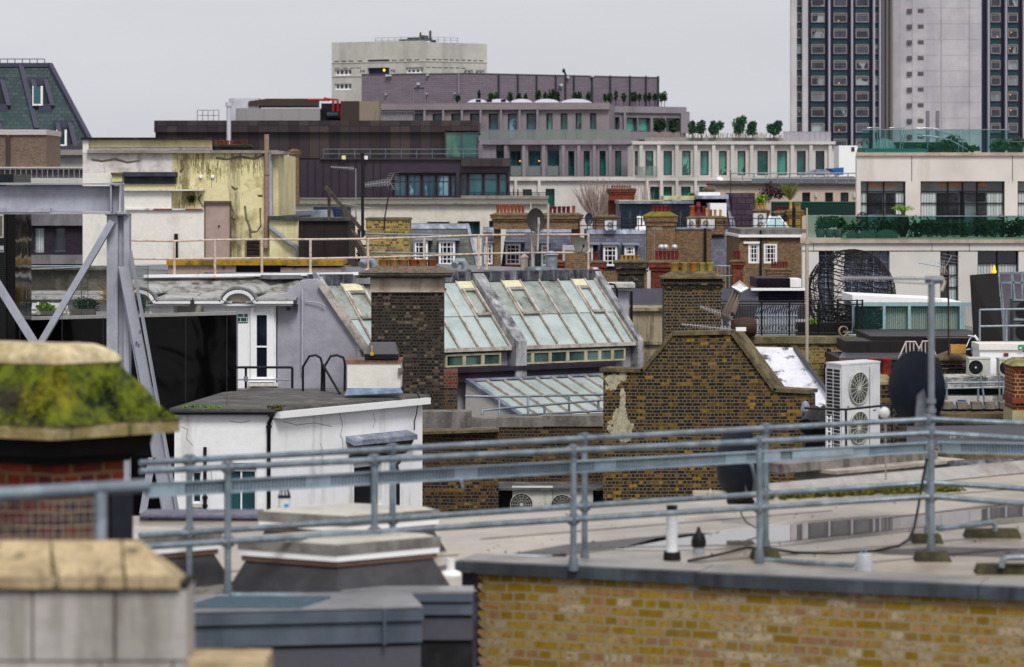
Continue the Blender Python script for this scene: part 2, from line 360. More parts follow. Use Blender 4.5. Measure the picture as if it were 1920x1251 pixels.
def ac_unit(label, px0, px1, py0, py1, Y, D, fans, m, gm, group='air conditioning units', side=0, w=None, guard=True):
    """casing, fans as (cx, cy, r px) with guard, grille; side>0 leaves a louvred strip of that many px at left"""
    w = w or FW(Y); t = thing('air_conditioner', label, 'air conditioner', w.pt((px0+px1)/2, py1, -D/2), group)
    u0, u1, z0, z1 = w.u(px0), w.u(px1), w.z((px0+px1)/2, py1), w.z((px0+px1)/2, py0)
    g = MB(); g.wbox(w, u0, u1, z0+.04, z1-.03, -D, 0); g.wbox(w, u0-.01, u1+.01, z1-.03, z1, -D-.01, .012)
    g.wbox(w, u0+.08, u0+.16, z0, z0+.04, -D, 0); g.wbox(w, u1-.16, u1-.08, z0, z0+.04, -D, 0); g.make('casing', m, t)
    for (cx, cy, rp) in fans:
        c = w.pt(cx, cy, .004); r = rp*w.d(cx)/F; q = w.n.to_track_quat('Z', 'Y')
        def ring(a, h, k, n=28): return c+q @ V((a*math.cos(2*math.pi*k/n), a*math.sin(2*math.pi*k/n), h))
        n = 28; g = MB(); g.add([c+w.n*.002]+[ring(r, .002, k) for k in range(n)], [[0, k+1, (k+1) % n+1] for k in range(n)])
        fo = g.make('fan', gm, t)
        g = MB()
        for a in ((r, r*.8, r*.6, r*.4) if guard else (r,)): g.tube([ring(a, .03, k) for k in range(n+1)], .008 if a == r else .003, 5, False)
        for k in range(0, n if guard else 0, 2): g.bar(ring(r*.12, .032, k), ring(r, .03, k), .005)
        g.lathe(c+w.n*.03, [(r*.14, 0), (r*.14, .02)], 12, 'y'); g.make('fan_guard', m, fo)
    if side:
        g = MB(); us = w.u(px0+side)
        g.wbox(w, u0+.03, us-.02, z0+.1, z1-.06, .002, .006); gr = g.make('coil', _M['black_paint'], t)
        g = MB(); nn = 26
        for k in range(nn+1): z = z0+.1+(z1-.16-z0)*k/nn; g.wbox(w, u0+.02, us-.01, z, z+.014, .007, .02)
        for k in range(3): u = u0+.02+(us-u0-.05)*k/2; g.wbox(w, u, u+.016, z0+.1, z1-.06, .009, .024)
        g.make('coil_guard', m, t)
    return t
def tree(name, label, c, rx, rz, m, trunkm, base, n=500, sz=.3, blobs=7, group=None, cat='tree', ry=None):
    c = V(c); t = thing(name, label, cat, base, group); g = MB()
    for k in range(blobs):
        a = R(0, 6.28); q = R(.15, .6); cc = c+V((rx*q*math.cos(a), (ry or rx)*q*math.sin(a), rz*R(-.55, .6))); f = R(.35, .6)
        g.leaves(cc, rx*f, (ry or rx)*f, rz*f, n//blobs, sz, .1)
    g.make('crown', m, t)
    g = MB(); b = V(base); hgt = (c-b).length; r0 = max(.04, rx*.07)
    g.tube([b, b+(c-b)*.5+V((R(-.1, .1)*rx, 0, 0)), c], [r0, r0*.75, r0*.35], 7)
    for k in range(4): a = R(0, 6.28); g.tube([b+(c-b)*R(.45, .8), c+V((rx*.55*math.cos(a), rx*.55*math.sin(a), rz*R(-.2, .5)))], [r0*.4, r0*.12], 5)
    g.make('trunk', trunkm, t); return t
def plant(name, label, c, rx, ry, rz, m, n=150, sz=.08, group=None, cat='plant', kind=None):
    g = MB()
    for k in range(5): cc = V(c)+V((rx*R(-.45, .45), ry*R(-.4, .4), rz*R(-.25, .3))); g.leaves(cc, rx*.6, ry*.6, rz*.65, n//5, sz, .05)
    return one(name, g, m, label, cat, group, kind)
# ---------------- shared materials ----------------
WHITE = mat('white_paint', '#e6e6ea', .6, c2='#d2d2d6', c3='#c4c4c4', sth=(.58, .8), fine=.05)
WCLEAN = mat('white_joinery', '#ececef', .5, fine=.04, bump=0)
BLACKP = mat('black_paint', '#15161a', .5, fine=.2, bump=0)
GALV = mat('galvanised_steel', '#7d8890', .42, .35, c2='#929aa2', sc_=6, fine=.1, bump=.05)
GALVD = mat('weathered_galvanised_steel', '#66707a', .5, .3, c2='#7b8086', sc_=5, fine=.15)
STEEL = mat('grey_painted_steel', '#a2a4ae', .5, c2='#93959f', sc_=1, c3='#8c8e98', fine=.06, bump=.05)
LEAD = mat('lead_sheet', '#6e7382', .55, .15, c2='#8d93a3', sc_=2, c3='#a8adba', fine=.12)
DGREY = mat('dark_grey_metal', '#3a3d44', .5, c2='#454850', sc_=2, fine=.1)
CREAMRAIL = mat('cream_painted_rail', '#c2b2a4', .6, c2='#a69284', sc_=8, fine=.08)
TERRA = mat('terracotta', '#9c5236', .85, c2='#7d3f2c', sc_=6, vary=.25, fine=.2)
TERRAR = mat('red_terracotta', '#7c2a2c', .85, c2='#5d1f24', sc_=5, vary=.25, fine=.2)
BUFF = mat('buff_clay', '#b98d4e', .85, c2='#9d7a44', sc_=6, vary=.15, fine=.15)
SLATE = brick('slate', ['#52535f', '#5c5e6b', '#666877'], '#3f404a', None, bw=.28, bh=.2, ms=.008, fine=.18, bump=.3, squash=1)
SLATEG = brick('mossy_slate', ['#5b5e5c', '#6a6d68', '#74776f'], '#454844', '#4b5240', (.45, .6), .6, bw=.28, bh=.2, ms=.008, fine=.22, squash=1, sooty=.7)
SLATEP = brick('purple_slate', ['#4a3a48', '#564452', '#3e3040'], '#2c2330', None, bw=.45, bh=.3, ms=.02, fine=.2, squash=1)
BRKB = brick('brown_stock_brick', ['#745a42', '#826649', '#644c38', '#8c6f50', '#6c5442'], '#7f6d56', '#3d3026', (.5, .7), .4, sooty=.6, fine=.2)
BRKR = brick('red_brick', ['#7a3428', '#8b3d2c', '#6c2d26', '#954630'], '#6e4a3c', '#3a2420', (.5, .7), .5, sooty=.5)
BRKD = brick('sooty_london_brick', ['#232121', '#1b1a1a', '#2b2826', '#5e5448', '#1e1d1d', '#39332e', '#201f1f', '#474038', '#1c1b1b', '#2a2625', '#6f6455', '#242222'], '#4d453b', '#171616', (.5, .66), .9, sooty=.45, patch=None, fine=.35)
BRKY = brick('sooty_yellow_brick', ['#2e241b', '#4a3620', '#241f1d', '#66491f', '#3a2b1e', '#7d5e26', '#2b2420', '#57401f', '#332820', '#493420'], '#5a5040', '#221d1a', (.45, .62), .5, sooty=.75, fine=.45)
BRKYL = brick('yellow_stock_brick', ['#8a7238', '#6f5a30', '#9c8444', '#5b4b2c', '#a88f4c'], '#8c8262', '#3d3422', (.5, .68), .4, sooty=.6, fine=.3)
STONE = mat('portland_stone', '#c3bab5', .8, c2='#b6ada8', sc_=.8, c3='#aaa19a', sth=(.6, .8), fine=.06)
STUCCO = mat('cream_stucco', '#c9c4b8', .8, c2='#bcb6aa', c3='#9d988c', sth=(.6, .8), fine=.08)
CAPM = mat('weathered_mortar', '#6d6048', .95, c2='#4e4738', sc_=3, fine=.35, fs=18, bump=.5)
LEAF = mat('green_leaves', '#2c4a1e', .6, c2='#47662a', sc_=2.5, fine=.3)
LEAFD = mat('dark_green_leaves', '#1d3a22', .6, c2='#30522c', sc_=1.2, fine=.3)
LEAFB = mat('bright_green_leaves', '#5f8a24', .6, c2='#7ea338', sc_=3, fine=.3)
BARK = mat('bark', '#4d4038', .9, c2='#6b5b50', sc_=4, fine=.2)
TEAL = glass('teal_window_glass', '#1f6b62', '#123f44', sc_=.35)
TEALD = glass('dark_teal_glass', '#18353a', '#2c5f66', sc_=.3)
TEALB = glass('pale_teal_glass', '#3f8a7c', '#1d5a55', sc_=.5); TEALC = glass('curtained_teal_glass', '#5d9a86', '#175049', sc_=.9, th=(.48, .52)); BLUEB = glass('pale_blue_glass', '#6f9aa8', '#2a5568', sc_=.6, th=(.48, .53))
VAR.update({TEAL.name: [TEAL, TEAL, TEALB, TEALC]})
DARKG = glass('dark_window_glass', '#1c1f2b', '#2e3242', sc_=.8)
BLUEG = glass('blue_window_glass', '#3a6a78', '#1d3a46', sc_=.4)
VAR.update({BLUEG.name: [BLUEG, BLUEG, BLUEB]})
GBAL = glass('clear_balustrade_glass', '#b9c9c4', r=.04, vary=0, alpha=(.1, '#eaf3ef'))
GTEAL = glass('green_balustrade_glass', '#3d6f63', r=.05, vary=0, alpha=(.08, '#cdebe3'))
CURT = brick('pale_curtain', ['#aab1b2', '#b9c0c1', '#98a0a2'], '#6f787b', None, bw=.11, bh=9, ms=.012, squash=1, off=0, fine=.05)
# ---------------- ground ----------------
g = MB(); g.add([(-6000, -200, 0), (6000, -200, 0), (6000, 9000, 0), (-6000, 9000, 0)], [[0, 1, 2, 3]])
struct('ground', g, mat('asphalt', '#3c3d40', .9, c2='#47484a', sc_=.05, fine=.15))

# ---------------- tower on the right ----------------
w = FW(530)
TC = mat('tower_concrete', '#bab7b8', .85, c2='#a9a6aa', sc_=.12, th=(.4, .65), c3='#9c999f', sk_=.15, sth=(.5, .7), fine=.05, fs=.6, bump=0)
TP = mat('tower_purple_cladding', '#2b2841', .5, fine=.05, bump=0); TSP = mat('tower_spandrel', '#263f4c', .4, c2='#2c4854', sc_=.3, fine=.05, bump=0)
TFR = mat('tower_window_frame', '#97928c', .6, fine=.05, bump=0, vary=.06); TG = glass('tower_glass', '#2c2b40', '#4c4b5c', sc_=.25, vary=.35); TG2 = glass('tower_glass_curtain', '#97a3a6', '#6b767c', sc_=.3, vary=.2); TG3 = glass('tower_glass_dark', '#1c1c2c', '#35364a', sc_=.4, vary=.3); TG4 = glass('tower_glass_half_curtain', '#23233a', '#8a9599', sc_=.35, vary=.2, th=(.53, .55)); LAMP = emis('warm_lamp', '#ffa050', 1.2)
T = thing('hotel_tower', 'tall tower of dark window bays beside a blank concrete shaft', 'tower', w.pt(1700, None, -15))
YT = -640
g = MB()
for a, b_ in ((1484, 1650), (1841, 2100)):
    u0, u1 = w.u(a), w.u(b_); g.prism([w.uz(u0, 0, -.5), w.uz(u1, 0, -.5), w.uz(u1, 0, -20), w.uz(u0+4.5, 0, -20)], (0, 0, w.z(1600, YT)))
g.make('wing', TP, T)
g = MB(); zt_ = w.z(1757, YT-60); g.prism([w.uz(w.u(1675.5), 0, -1.3), w.uz(w.u(1690), 0, -.6), w.uz(w.u(1711), 0, -.35), w.uz(w.u(1711), 0, -18), w.uz(w.u(1690), 0, -18)], (0, 0, zt_))
for k in range(-3, 11): y = 14+29.5*k; g.b(w, 1711, 1840, y, y+.6, -.21, -.16)
g.b(w, 1711, 1840, YT-60, None, -20, -.2)
for x in (1765, 1818): g.b(w, x, x+.8, YT-60, None, -.2, .02)
g.make('shaft', TC, T)
g = MB()
for x0, x1 in ((1482, 1493), (1503.5, 1514), (1917, 1930)): g.b(w, x0, x1, YT, None, -.5, .9)
g.make('pier', TC, T)
for x in (1554, 1596.5, 1852.5, 1885, 1637.5, 1649): MB().b(w, x-1.6, x+1.6, YT, None, -1, 1.1).make('fin', mat('tower_fin', '#a19fab', .6, fine=.04, bump=0), T)
g = MB(); g.b(w, 1651, 1675, YT, None, -6, -.9)
for x in (1654, 1661.5, 1669): g.b(w, x, x+4.5, YT, None, -.9, -.2)
g.make('slatted_bay', mat('tower_bronze', '#6a6565', .6, fine=.06, bump=0), T)
bays = [(1493.5, 1503), (1521, 1546), (1563, 1588), (1604.5, 1629), (1640, 1648), (1858, 1876), (1890, 1908.5)]
for b in bays: MB().b(w, b[0]-.5, b[1]+.5, YT, None, -1, -.3).make('spandrel_band', TSP, T)
proto = {}
def twin(x0, x1, y0, y1, k, par, nm='window'):
    wd_ = w.u(x1)-w.u(x0)
    return window(par, w, x0, x1, y0, y1, TFR, random.choice((TG, TG, TG3, TG, TG4, TG3, TG4, TG2)), 1, 1 if wd_ < 1.2 else [.78], .13, -.28, .3, split=False, name=nm, bw=.1)
for k in range(-1, 9):
    y = 24.5+29.5*k
    for b in bays: twin(b[0], b[1], y, y+17.5, k, T)
    for x in (1701, 1721): MB().b(w, x, x+(9 if x < 1711 else 11), y-8, y-1, -.4, -.1 if x > 1711 else -.02).make('vent_window', mat('tower_vent', '#5c5658', .7, fine=.05, bump=0), T)
lm = MB()
for x, y in ((1572, 39), (1573, 156), (1870, 69), (1896, 61), (1894, 91), (1894, 178), (1895, 207), (1573, 244)): lm.lathe(w.pt(x, y, .05), [(.06, -.08), (.1, 0), (.06, .08)], 8)
lm.make('room_lamp', LAMP, T)['kind'] = 'stuff'
g = MB()
for k in range(2, 21):
    y = 24.5-29.5*k
    for b in bays: g.b(w, b[0], b[1], y, y+17.5, -.28, 0)
g.make('upper_window', TG, T)['kind'] = 'stuff'

# ---------------- concrete office block ----------------
OC = mat('office_concrete', '#b6b4ac', .85, c2='#aaa8a0', sc_=.15, c3='#928f88', sk_=.3, fine=.05, fs=1, bump=0)
A_ = Wall(622, 497, 795, 490); B_ = Wall(795, 490, 913, 496)
T = thing('office_block', 'pale concrete office block with slit windows behind the purple rooftop screen', 'building', A_.pt(760, None, -10))
rec = [(689, 730, 112, 116), (689, 730, 127, 139)]; grp = [(627, 659, 129, 142), (627, 659, 156, 169), (675, 684, 131, 138), (761, 794, 128, 138), (732, 741, 131, 139)]; gb = [(870, 887, 129, 137), (892, 908, 129, 137)]
sl_ = [(x, x+10, 113, 115) for x in (626, 640, 653, 670)]+[(x, x+10, 113, 115) for x in range(734, 790, 14)]+[(x, x+9, 126.3, 127.8) for x in (628, 643, 656, 668)]
slb = [(x, x+8, 110.5, 112.5) for x in range(799, 900, 11)]+[(x, x+8, 125.6, 127.2) for x in range(799, 868, 11)]
g = MB(); g.facade(A_, 622, 795, 78, None, rec+grp+sl_, .8); g.facade(B_, 795, 913, 79, None, gb+slb, .8, ref=795)
for W_, x0, x1 in ((A_, 622, 795), (B_, 795, 913)):
    ob = W_; g.b(ob, x0+.5, x1-.5, 79.5, None, -16, -.82, ref=795)
g.make('wall', OC, T)
for r_ in rec: MB().b(A_, *r_, -.8, -.6).make('recess', mat('office_recess', '#23264a', .5, fine=0, bump=0), T)
for r_ in grp: window(T, A_, *r_, WCLEAN, DARKG, 4 if r_[1]-r_[0] > 20 else 1, 1, .25, -.7, .3, bw=.3, split=False)
for r_ in gb: window(T, B_, *r_, WCLEAN, DARKG, 2, 1, .25, -.7, .3, bw=.3, split=False, ref=795)
g = MB()
for r_ in sl_: g.b(A_, *r_, -.8, -.6)
for r_ in slb: g.b(B_, *r_, -.8, -.6, ref=795)
g.make('slit_window', DARKG, T)['kind'] = 'stuff'
g = MB(); g.b(A_, 622, 795, 115.5, 117, 0, .12); g.b(A_, 622, 795, 142, 143, 0, .12); g.b(B_, 795, 913, 113, 115, 0, .12, ref=795); g.make('string_course', mat('office_band', '#bdbbb4', .8, fine=.03, bump=0), T)
MB().lathe(A_.pt(718.5, 131.5, -.4), [(.14, -.2), (.2, 0), (.14, .2)], 8).make('room_lamp', emis('office_lamp', '#ffb53a', 1.6), T)
g = MB()
for (W_, xs) in ((A_, range(690, 795, 12)), (B_, range(800, 880, 12))):
    for x in xs: g.b(W_, x, x+.6, 67, 79, -3, -2.9, ref=795)
    g.b(W_, xs[0], xs[-1]+3, 67, 67.7, -3, -2.9, ref=795); g.b(W_, xs[0], xs[-1]+3, 72, 72.7, -3, -2.9, ref=795)
g.make('roof_rail', GALV, T)
g = MB(); g.b(A_, 729, 784, 71, 74, -6, -4); g.b(A_, 768, 776, 64, 71, -6, -4); g.b(A_, 783, 786, 55, 72, -5, -4.7); g.b(A_, 740, 762, 68, 71, -6, -5); g.b(A_, 785, 795, 73, 78, -5, -4.7); g.b(A_, 765, 767, 58, 71, -5, -4.7); g.make('roof_plant', DGREY, T)

# ---------------- purple rooftop plant screen ----------------
PB = brick('purple_screen_cladding', ['#726973', '#79707a', '#7d747d'], '#665d67', None, bw=1.2, bh=.3, ms=.03, fine=.06, squash=1, bump=.1)
A_ = Wall(678, 424, 870, 420); B_ = Wall(870, 420, 1235, 436)
T = thing('rooftop_plant_screen', 'long purple clad plant screen behind the lilac hotel roof', 'building', A_.pt(800, None, -5))
g = MB(); g.b(A_, 678, 870, 138.5, None, -14, 0, ref=870); g.b(B_, 870, 1235, 138, None, -14, 0, ref=870); g.make('wall', PB, T)
g = MB(); g.b(A_, 678, 870, 137, 138.5, -14, .1, ref=870); g.b(B_, 870, 1235, 136.5, 138, -14, .1, ref=870); g.make('coping', mat('screen_coping', '#5c5163', .6, bump=0), T)
SPM = mat('screen_post', '#8f8793', .6, bump=0)
for x in (861, 934, 970, 1005, 1041, 1059, 1075, 1109, 1143, 1180, 1210, 1233): MB().b(B_ if x > 870 else A_, x-.9, x+.9, 138.5+(x-870)*.012, 205, 0, .35).make('post', SPM if x == 861 else DGREY, T)
for x0, x1, y0 in ((775, 797, 164), (1042, 1053, 166)):
    g = MB(); W_ = A_ if x0 < 870 else B_; g.b(W_, x0, x0+1, y0, 200, 0, .2); g.b(W_, x1, x1+1, y0, 200, 0, .2); g.b(W_, x0, x1, y0-1, y0, 0, .2); g.make('door_frame', SPM, T)
for x, y, s_ in ((727, 142, 2), (733, 142, 2), (803, 141, 1.6), (786, 157.5, 2.4), (1049, 159.5, 2.4), (725, 177, 1.2), (802, 176, 1.2), (854, 175, 1.2), (1108, 143, 2), (1062, 145, 2)):
    W_ = A_ if x < 870 else B_; MB().b(W_, x-s_, x+s_, y-s_*.8, y+s_*.8, .1, .6).make('floodlight', mat('lamp_body', '#b8c4bf', .4, bump=0), T)
g = MB(); g.tube([B_.pt(1062, 145), B_.pt(1060, 139), B_.pt(1057, 133)], [.15, .15, .15], 6); g.lathe(B_.pt(1057, 133), [(.22, -.25), (.26, .1), (.1, .35)], 8)
one('rooftop_camera', g, BLACKP, 'dark surveillance camera perched on the purple screen top edge', 'camera')
k = 0
where = {960: 'third'}
for x, top in ((866, 178), (885, 170), (907, 173), (916, 174), (943, 172), (960, 176), (972, 176), (996, 170), (1009, 173), (1018, 168), (1023, 166), (1033, 171), (1065, 172), (1073, 173), (1090, 172), (1121, 177), (1130, 173), (1141, 167), (1156, 175), (1172, 173), (1177, 173), (1185, 175), (1196, 174), (1204, 173), (1214, 175), (1226, 173), (1232, 172)):
    yb = 192; W_ = B_ if x > 870 else A_; c = W_.pt(x, (top+yb)/2, 2.2); hz_ = (yb-top)/2/12.6; r_ = R(.24, .5)
    g = MB(); g.leaves(c, r_, r_, hz_, 120, .3, .05); g.tube([W_.pt(x, yb+14, 2.2), c], .06, 5)
    one('conifer', g, LEAFD, 'slim dark conifer in the row along the purple screen', 'conifer', 'conifers in the row along the purple screen')

# ---------------- lilac hotel ----------------
LIL = mat('lilac_render', '#898189', .8, c2='#807880', sc_=.2, c3='#716973', sk_=.3, fine=.05, fs=1, bump=0)
LILD = mat('lilac_render_warm', '#877e80', .8, c2='#7f7679', sc_=.3, fine=.05, fs=1, bump=0)
w = Wall(700, 322, 1195, 318)
T = thing('lilac_hotel', 'lilac rendered hotel with tall teal windows and rounded corner', 'building', w.pt(1000, None, -5))
up = [(x, x2, 213, 262) for x, x2 in ((775, 793), (811, 829), (846, 864), (881, 899), (916, 934), (952, 969), (987, 1005), (1024, 1036), (1051, 1064), (1079, 1090), (1106, 1118))]
lo = [(955, 977, 272, 330), (990, 1014, 272, 330), (1026, 1049, 272, 330), (930, 946, 272, 330)]; lo2 = [(1065, 1077, 283, 330), (1094, 1106, 283, 330), (1124, 1136, 283, 330), (1153, 1165, 283, 330)]
ws = w; wu = Wall(700, 324, 1142, 321)
g = MB(); g.facade(wu, 706, 1142, 206, 264, up, .9); g.b(wu, 707, 1141, 194.5, 264, -18, -.92); g.make('upper_wall', LILD, T)
g = MB(); g.facade(w, 905, 1192, 271, 331, lo+lo2, .9); g.b(w, 906, 1191, 271.5, None, -18, -.92); g.make('lower_wall', LIL, T)
g = MB(); g.b(wu, 704, 1143, 194, 206, -1, .5); g.make('parapet', LILD, T)
g = MB(); g.b(w, 900, 1194, 262.5, 271, -3, .5); g.make('floor_slab', LIL, T)
for x in (797, 832, 867, 902, 940, 975, 1008.5): MB().b(wu, x-2, x+2, 206, 262.5, 0, .45).make('column', LIL, T)
for x in (949, 983, 1020, 1057, 1086, 1115, 1145): MB().b(w, x-3, x+3, 271, 331, .0, .35).make('column', LIL, T)
MB().b(wu, 778, 1010, 206, 209, -.2, .1).make('lintel', mat('lilac_shadow_band', '#6b6068', .8, bump=0), T)  # lintel coloured darker, painting the shade under the parapet
for i, r_ in enumerate(up): window(T, wu, r_[0], r_[1], r_[2], r_[3], DGREY, BLUEG if i < 7 else TEAL, 1, 1, .12, -.8, .15)
for r_ in lo: window(T, w, r_[0], r_[1], 283, 330, DGREY, TEALD, 2, 1, .12, -.8, .15)
for r_ in lo2: window(T, w, *r_, DGREY, TEAL, 1, 1, .12, -.8, .15)
for x in (974, 1010): MB().lathe(w.pt(x, 302, -.45), [(.06, -.06), (.1, 0), (.06, .06)], 8).make('room_lamp', LAMP, T)
wr = Wall(1143, 330, 1290, 334)
rw = [(1145, 1162, 220, 246), (1175, 1195, 221, 247), (1197, 1220, 221, 247), (1224, 1247, 221, 247), (1249, 1275, 221, 247)]
g = MB(); g.facade(wr, 1143, 1286, 212, 262, rw, .8); g.b(wr, 1143.5, 1285, 212.5, 262, -14, -.82); g.b(wr, 1275, 1291, 212, 250, -6, .3); g.b(wr, 1143, 1285, 200, 212, -14, .3); g.b(wr, 1285, 1291, 209.5, 212, -14, .3); g.make('wing', LIL, T)
for r_ in rw: window(T, wr, *r_, DGREY, TEALD if r_[0] < 1150 else TEAL, 1, 1, .12, -.7, .15)
for x in (1169, ): MB().b(wr, x-2, x+2, 212, 262, 0, .4).make('column', LIL, T)
g = MB()
for a, b_, yy in ((1105/4+600, 1255/4+600, 578), (1255/4+600, 1425/4+600, 580), (1425/4+600, 1600/4+600, 579), (1600/4+600, 1050, 578), (1050, 1110, 578)):
    pts = [P(a+(b_-a)*q/8, 192.5-7*math.sin(math.pi*q/8)**.6, 330) for q in range(9)]; g.prism(pts, (0, 6, 0))
g.make('rooflight', mat('rooflight_white', '#c9cad6', .5, fine=.03, bump=0), T)
for x in (898, 919, 945): MB().b(w, x-4.5, x+4.5, 187, 192, .4, .6).make('rooflight_vent', BLACKP, T)
def glass_run(label, w, x0, x1, y0, y1, o, n, gm=GBAL, rm=GALV, cat='balustrade', group='glass balustrades', ref=None, top=True, th=.03):
    t = thing('glass_balustrade', label, cat, w.pt((x0+x1)/2, y1, o), group); r = (x0+x1)/2 if ref is None else ref
    for k in range(n):
        a, b_ = x0+(x1-x0)*k/n, x0+(x1-x0)*(k+1)/n; MB().b(w, a+.25, b_-.25, y0, y1, o, o+th, ref=r).make('glass_panel', gm, t)
    if top: MB().b(w, x0, x1, y0-(y1-y0)*.04, y0, o-.02, o+.05, ref=r).make('handrail', rm, t)
    return t
GB2 = glass('frosted_balustrade_glass', '#9aa09e', r=.2, vary=0, alpha=(.42, '#c2c8c4'))
glass_run('long glass balustrade across the lilac hotel upper balcony', w, 898, 1184, 244, 263, .45, 14, GB2)
for i, (a, b_) in enumerate(((958, 978), (990, 1014), (1026, 1048))):
    glass_run(('leftmost', 'middle', 'rightmost')[i]+' of three small balcony guards under the lilac hotel slab', w, a, b_, 312, 330, .2, 1, GB2, group='small balcony guards on the lilac hotel')

# ---------------- white hotel ----------------
WH = mat('white_hotel_stone', '#c6c1bc', .8, c2='#bbb5b0', sc_=.2, c3='#b0a9a3', sk_=.3, fine=.05, fs=1, bump=0)
w = FW(300)
T = thing('white_hotel', 'pale stone hotel wing with a row of tall green windows', 'building', w.pt(1350, None, -5))
uw = [(1190, 1196, 283, 329), (1210, 1225, 283, 329), (1244, 1260, 283, 329), (1279, 1295, 283, 329), (1313, 1329, 283, 329), (1348, 1363, 283, 329), (1383, 1398, 283, 329), (1420, 1440, 283, 329), (1457, 1476, 283, 329), (1494, 1511, 283, 329), (1529, 1546, 283, 329)]
lw = [(1219, 1236, 350, 400), (1244, 1260, 350, 400), (1277, 1295, 350, 400), (1311, 1327, 350, 400), (1345, 1361, 350, 400)]; ll = [(962, 972, 355, 392), (980, 997, 355, 392), (1023, 1040, 354, 392)]
g = MB(); g.facade(w, 1188, 1564, 271, 331, uw, .7); g.facade(w, 950, 1564, 339, None, lw+ll, .7); g.b(w, 951, 1563, 339.5, None, -16, -.72); g.b(w, 1188.5, 1563, 271.5, 339, -16, -.72); g.make('wall', WH, T)
g = MB(); g.b(w, 1186, 1566, 265.5, 271, -3, .5); g.b(w, 948, 1566, 331.5, 339, -3, .4); g.make('cornice', WH, T)
for x in (1202, 1235, 1269, 1304, 1338, 1373, 1409, 1448, 1485, 1520, 1556): MB().b(w, x-3.2, x+3.2, 271, 331.4, 0, .4).make('pilaster', WH, T)
for x in (967, 1011, 1213, 1240, 1269, 1304): MB().b(w, x-2.6, x+2.6, 339, 400, 0, .4).make('pilaster', WH, T)
for r_ in uw+lw+ll: window(T, w, *r_, DGREY, TEAL, 1, 1, .1, -.6, .12)
MB().b(w, 1212, 1475, 257, 265.4, -4, -3.6).make('terrace_parapet', mat('terrace_parapet', '#8b8a88', .8, bump=0), T)
g = MB(); g.b(w, 1186, 1564, 264, 265.5, -16, -3); g.make('terrace_floor', WH, T)
glass_run('grey fence of vertical slats on the white hotel terrace', w, 1470, 1560, 247, 265, -1, 9, mat('slat_fence', '#98959a', .7, bump=0), cat='fence', group='terrace fences')
glass_run('small glass balcony guard at the white hotel left corner', w, 1191, 1233, 313, 331, .6, 2)
g = MB()
for k in range(160):
    x = R(1215, 1470); b_ = w.pt(x, 257.5, -2.9+R(-.3, .3)); g.bar(b_, b_+V((R(-.15, .15), 0, R(.25, .6))), .05)
one('terrace_grass', g, mat('dry_grass', '#8a7a60', .9, c2='#6d7554', sc_=1), 'dry ornamental grasses along the white hotel terrace edge', 'grasses', kind='stuff')
TLF = mat('terrace_tree_leaves', '#2f5540', .6, c2='#46704c', sc_=1, fine=.3)
for i, (x0, x1, y0, lb) in enumerate(((1293, 1313, 224, 'round clipped tree at the left end of the hotel terrace'), (1308, 1329, 223, 'second rounded tree from the left on the hotel terrace, touching its neighbour'), (1331, 1358, 222, 'small standard tree standing alone on the hotel terrace'), (1376, 1404, 215, 'tallest pointed tree on the hotel terrace'), (1403, 1427, 225, 'round tree right of the tallest one on the terrace'), (1440, 1472, 223, 'bushy tree beside the tower on the hotel terrace'))):
    c = w.pt((x0+x1)/2, (y0+254)/2, -3.2); tree('terrace_tree', lb, c, (x1-x0)/2*.066, (253-y0)/2*.058, TLF, BARK, w.pt((x0+x1)/2, 258, -3.2), 1500, .2, blobs=12, group='trees on the hotel terrace')
for i, (x, lb) in enumerate(((1238, 'left of two round trees before the lilac hotel wing windows'), (1262, 'right of two round trees before the lilac hotel wing windows'))):
    tree('terrace_tree', lb, P(x, 235, 322), .95, .85, LEAFD, BARK, P(x, 250, 322), 900, .22, group='trees on the hotel terrace')

# ---------------- brown clad building ----------------
BC = brick('bronze_cladding', ['#332b2c', '#3d3436', '#453b3a', '#2f272d', '#3a3033'], '#1d181d', None, bw=.92, bh=30, ms=.03, fine=.08, squash=1, bump=.1, off=0, rough=.5)
BP = mat('plum_cladding', '#3a2f3c', .55, c2='#332834', sc_=.4, fine=.05, fs=2, bump=0)
w = FW(258); px = 258/F
T = thing('bronze_clad_building', 'wide dark bronze and plum clad office building', 'building', w.pt(700, None, -5))
g = MB(); g.b(w, 289, 898, 226, 248, -14, 0); g.make('parapet_band', BC, T)
g = MB(); g.b(w, 290, 834, 248.2, 297, -14, -.5); g.make('upper_wall', BC, T)
g = MB(); g.facade(w, 545, 956, 299, 372, [(736, 855, 324, 369), (862, 952, 324, 372)], .6); g.b(w, 545.5, 955, 299.5, None, -14, -.62); g.make('lower_wall', BP, T)
for x in (562, 577, 591, 606, 621, 636, 652, 668, 684, 700, 714): MB().b(w, x-.5, x+.5, 300, 371, 0, .08).make('seam', BLACKP, T)
MB().b(w, 865, 957, 299, 312, -.5, .5).make('fascia', BC, T)
g = MB(); g.b(w, 600, 957, 296.8, 299, -3, .3); g.make('floor_slab', DGREY, T)
window(T, w, 834, 897, 245.5, 297, DGREY, glass('corner_lounge_glass', '#2a5a56', '#5b7d66', sc_=.5), 2, 1, .15, -.3, .3, name='corner_window')
for x0, x1 in ((738, 762), (765, 789), (792, 816), (819, 843), (845, 855)): window(T, w, x0, x1, 328, 369, BP, BLUEG, 2 if x1-x0 > 12 else 1, [.7], .12, -.5, .15)
for x0, x1 in ((863, 876), (878, 905), (907, 933), (935, 951)): window(T, w, x0, x1, 325, 372, BP, TEALD, 1, [.75], .12, -.5, .15)
g = MB(); g.b(w, 432, 593, 200, 226, -9, -5); 
for x in (451, 485, 519, 553): g.b(w, x, x+.8, 200, 226, -5, -4.95)
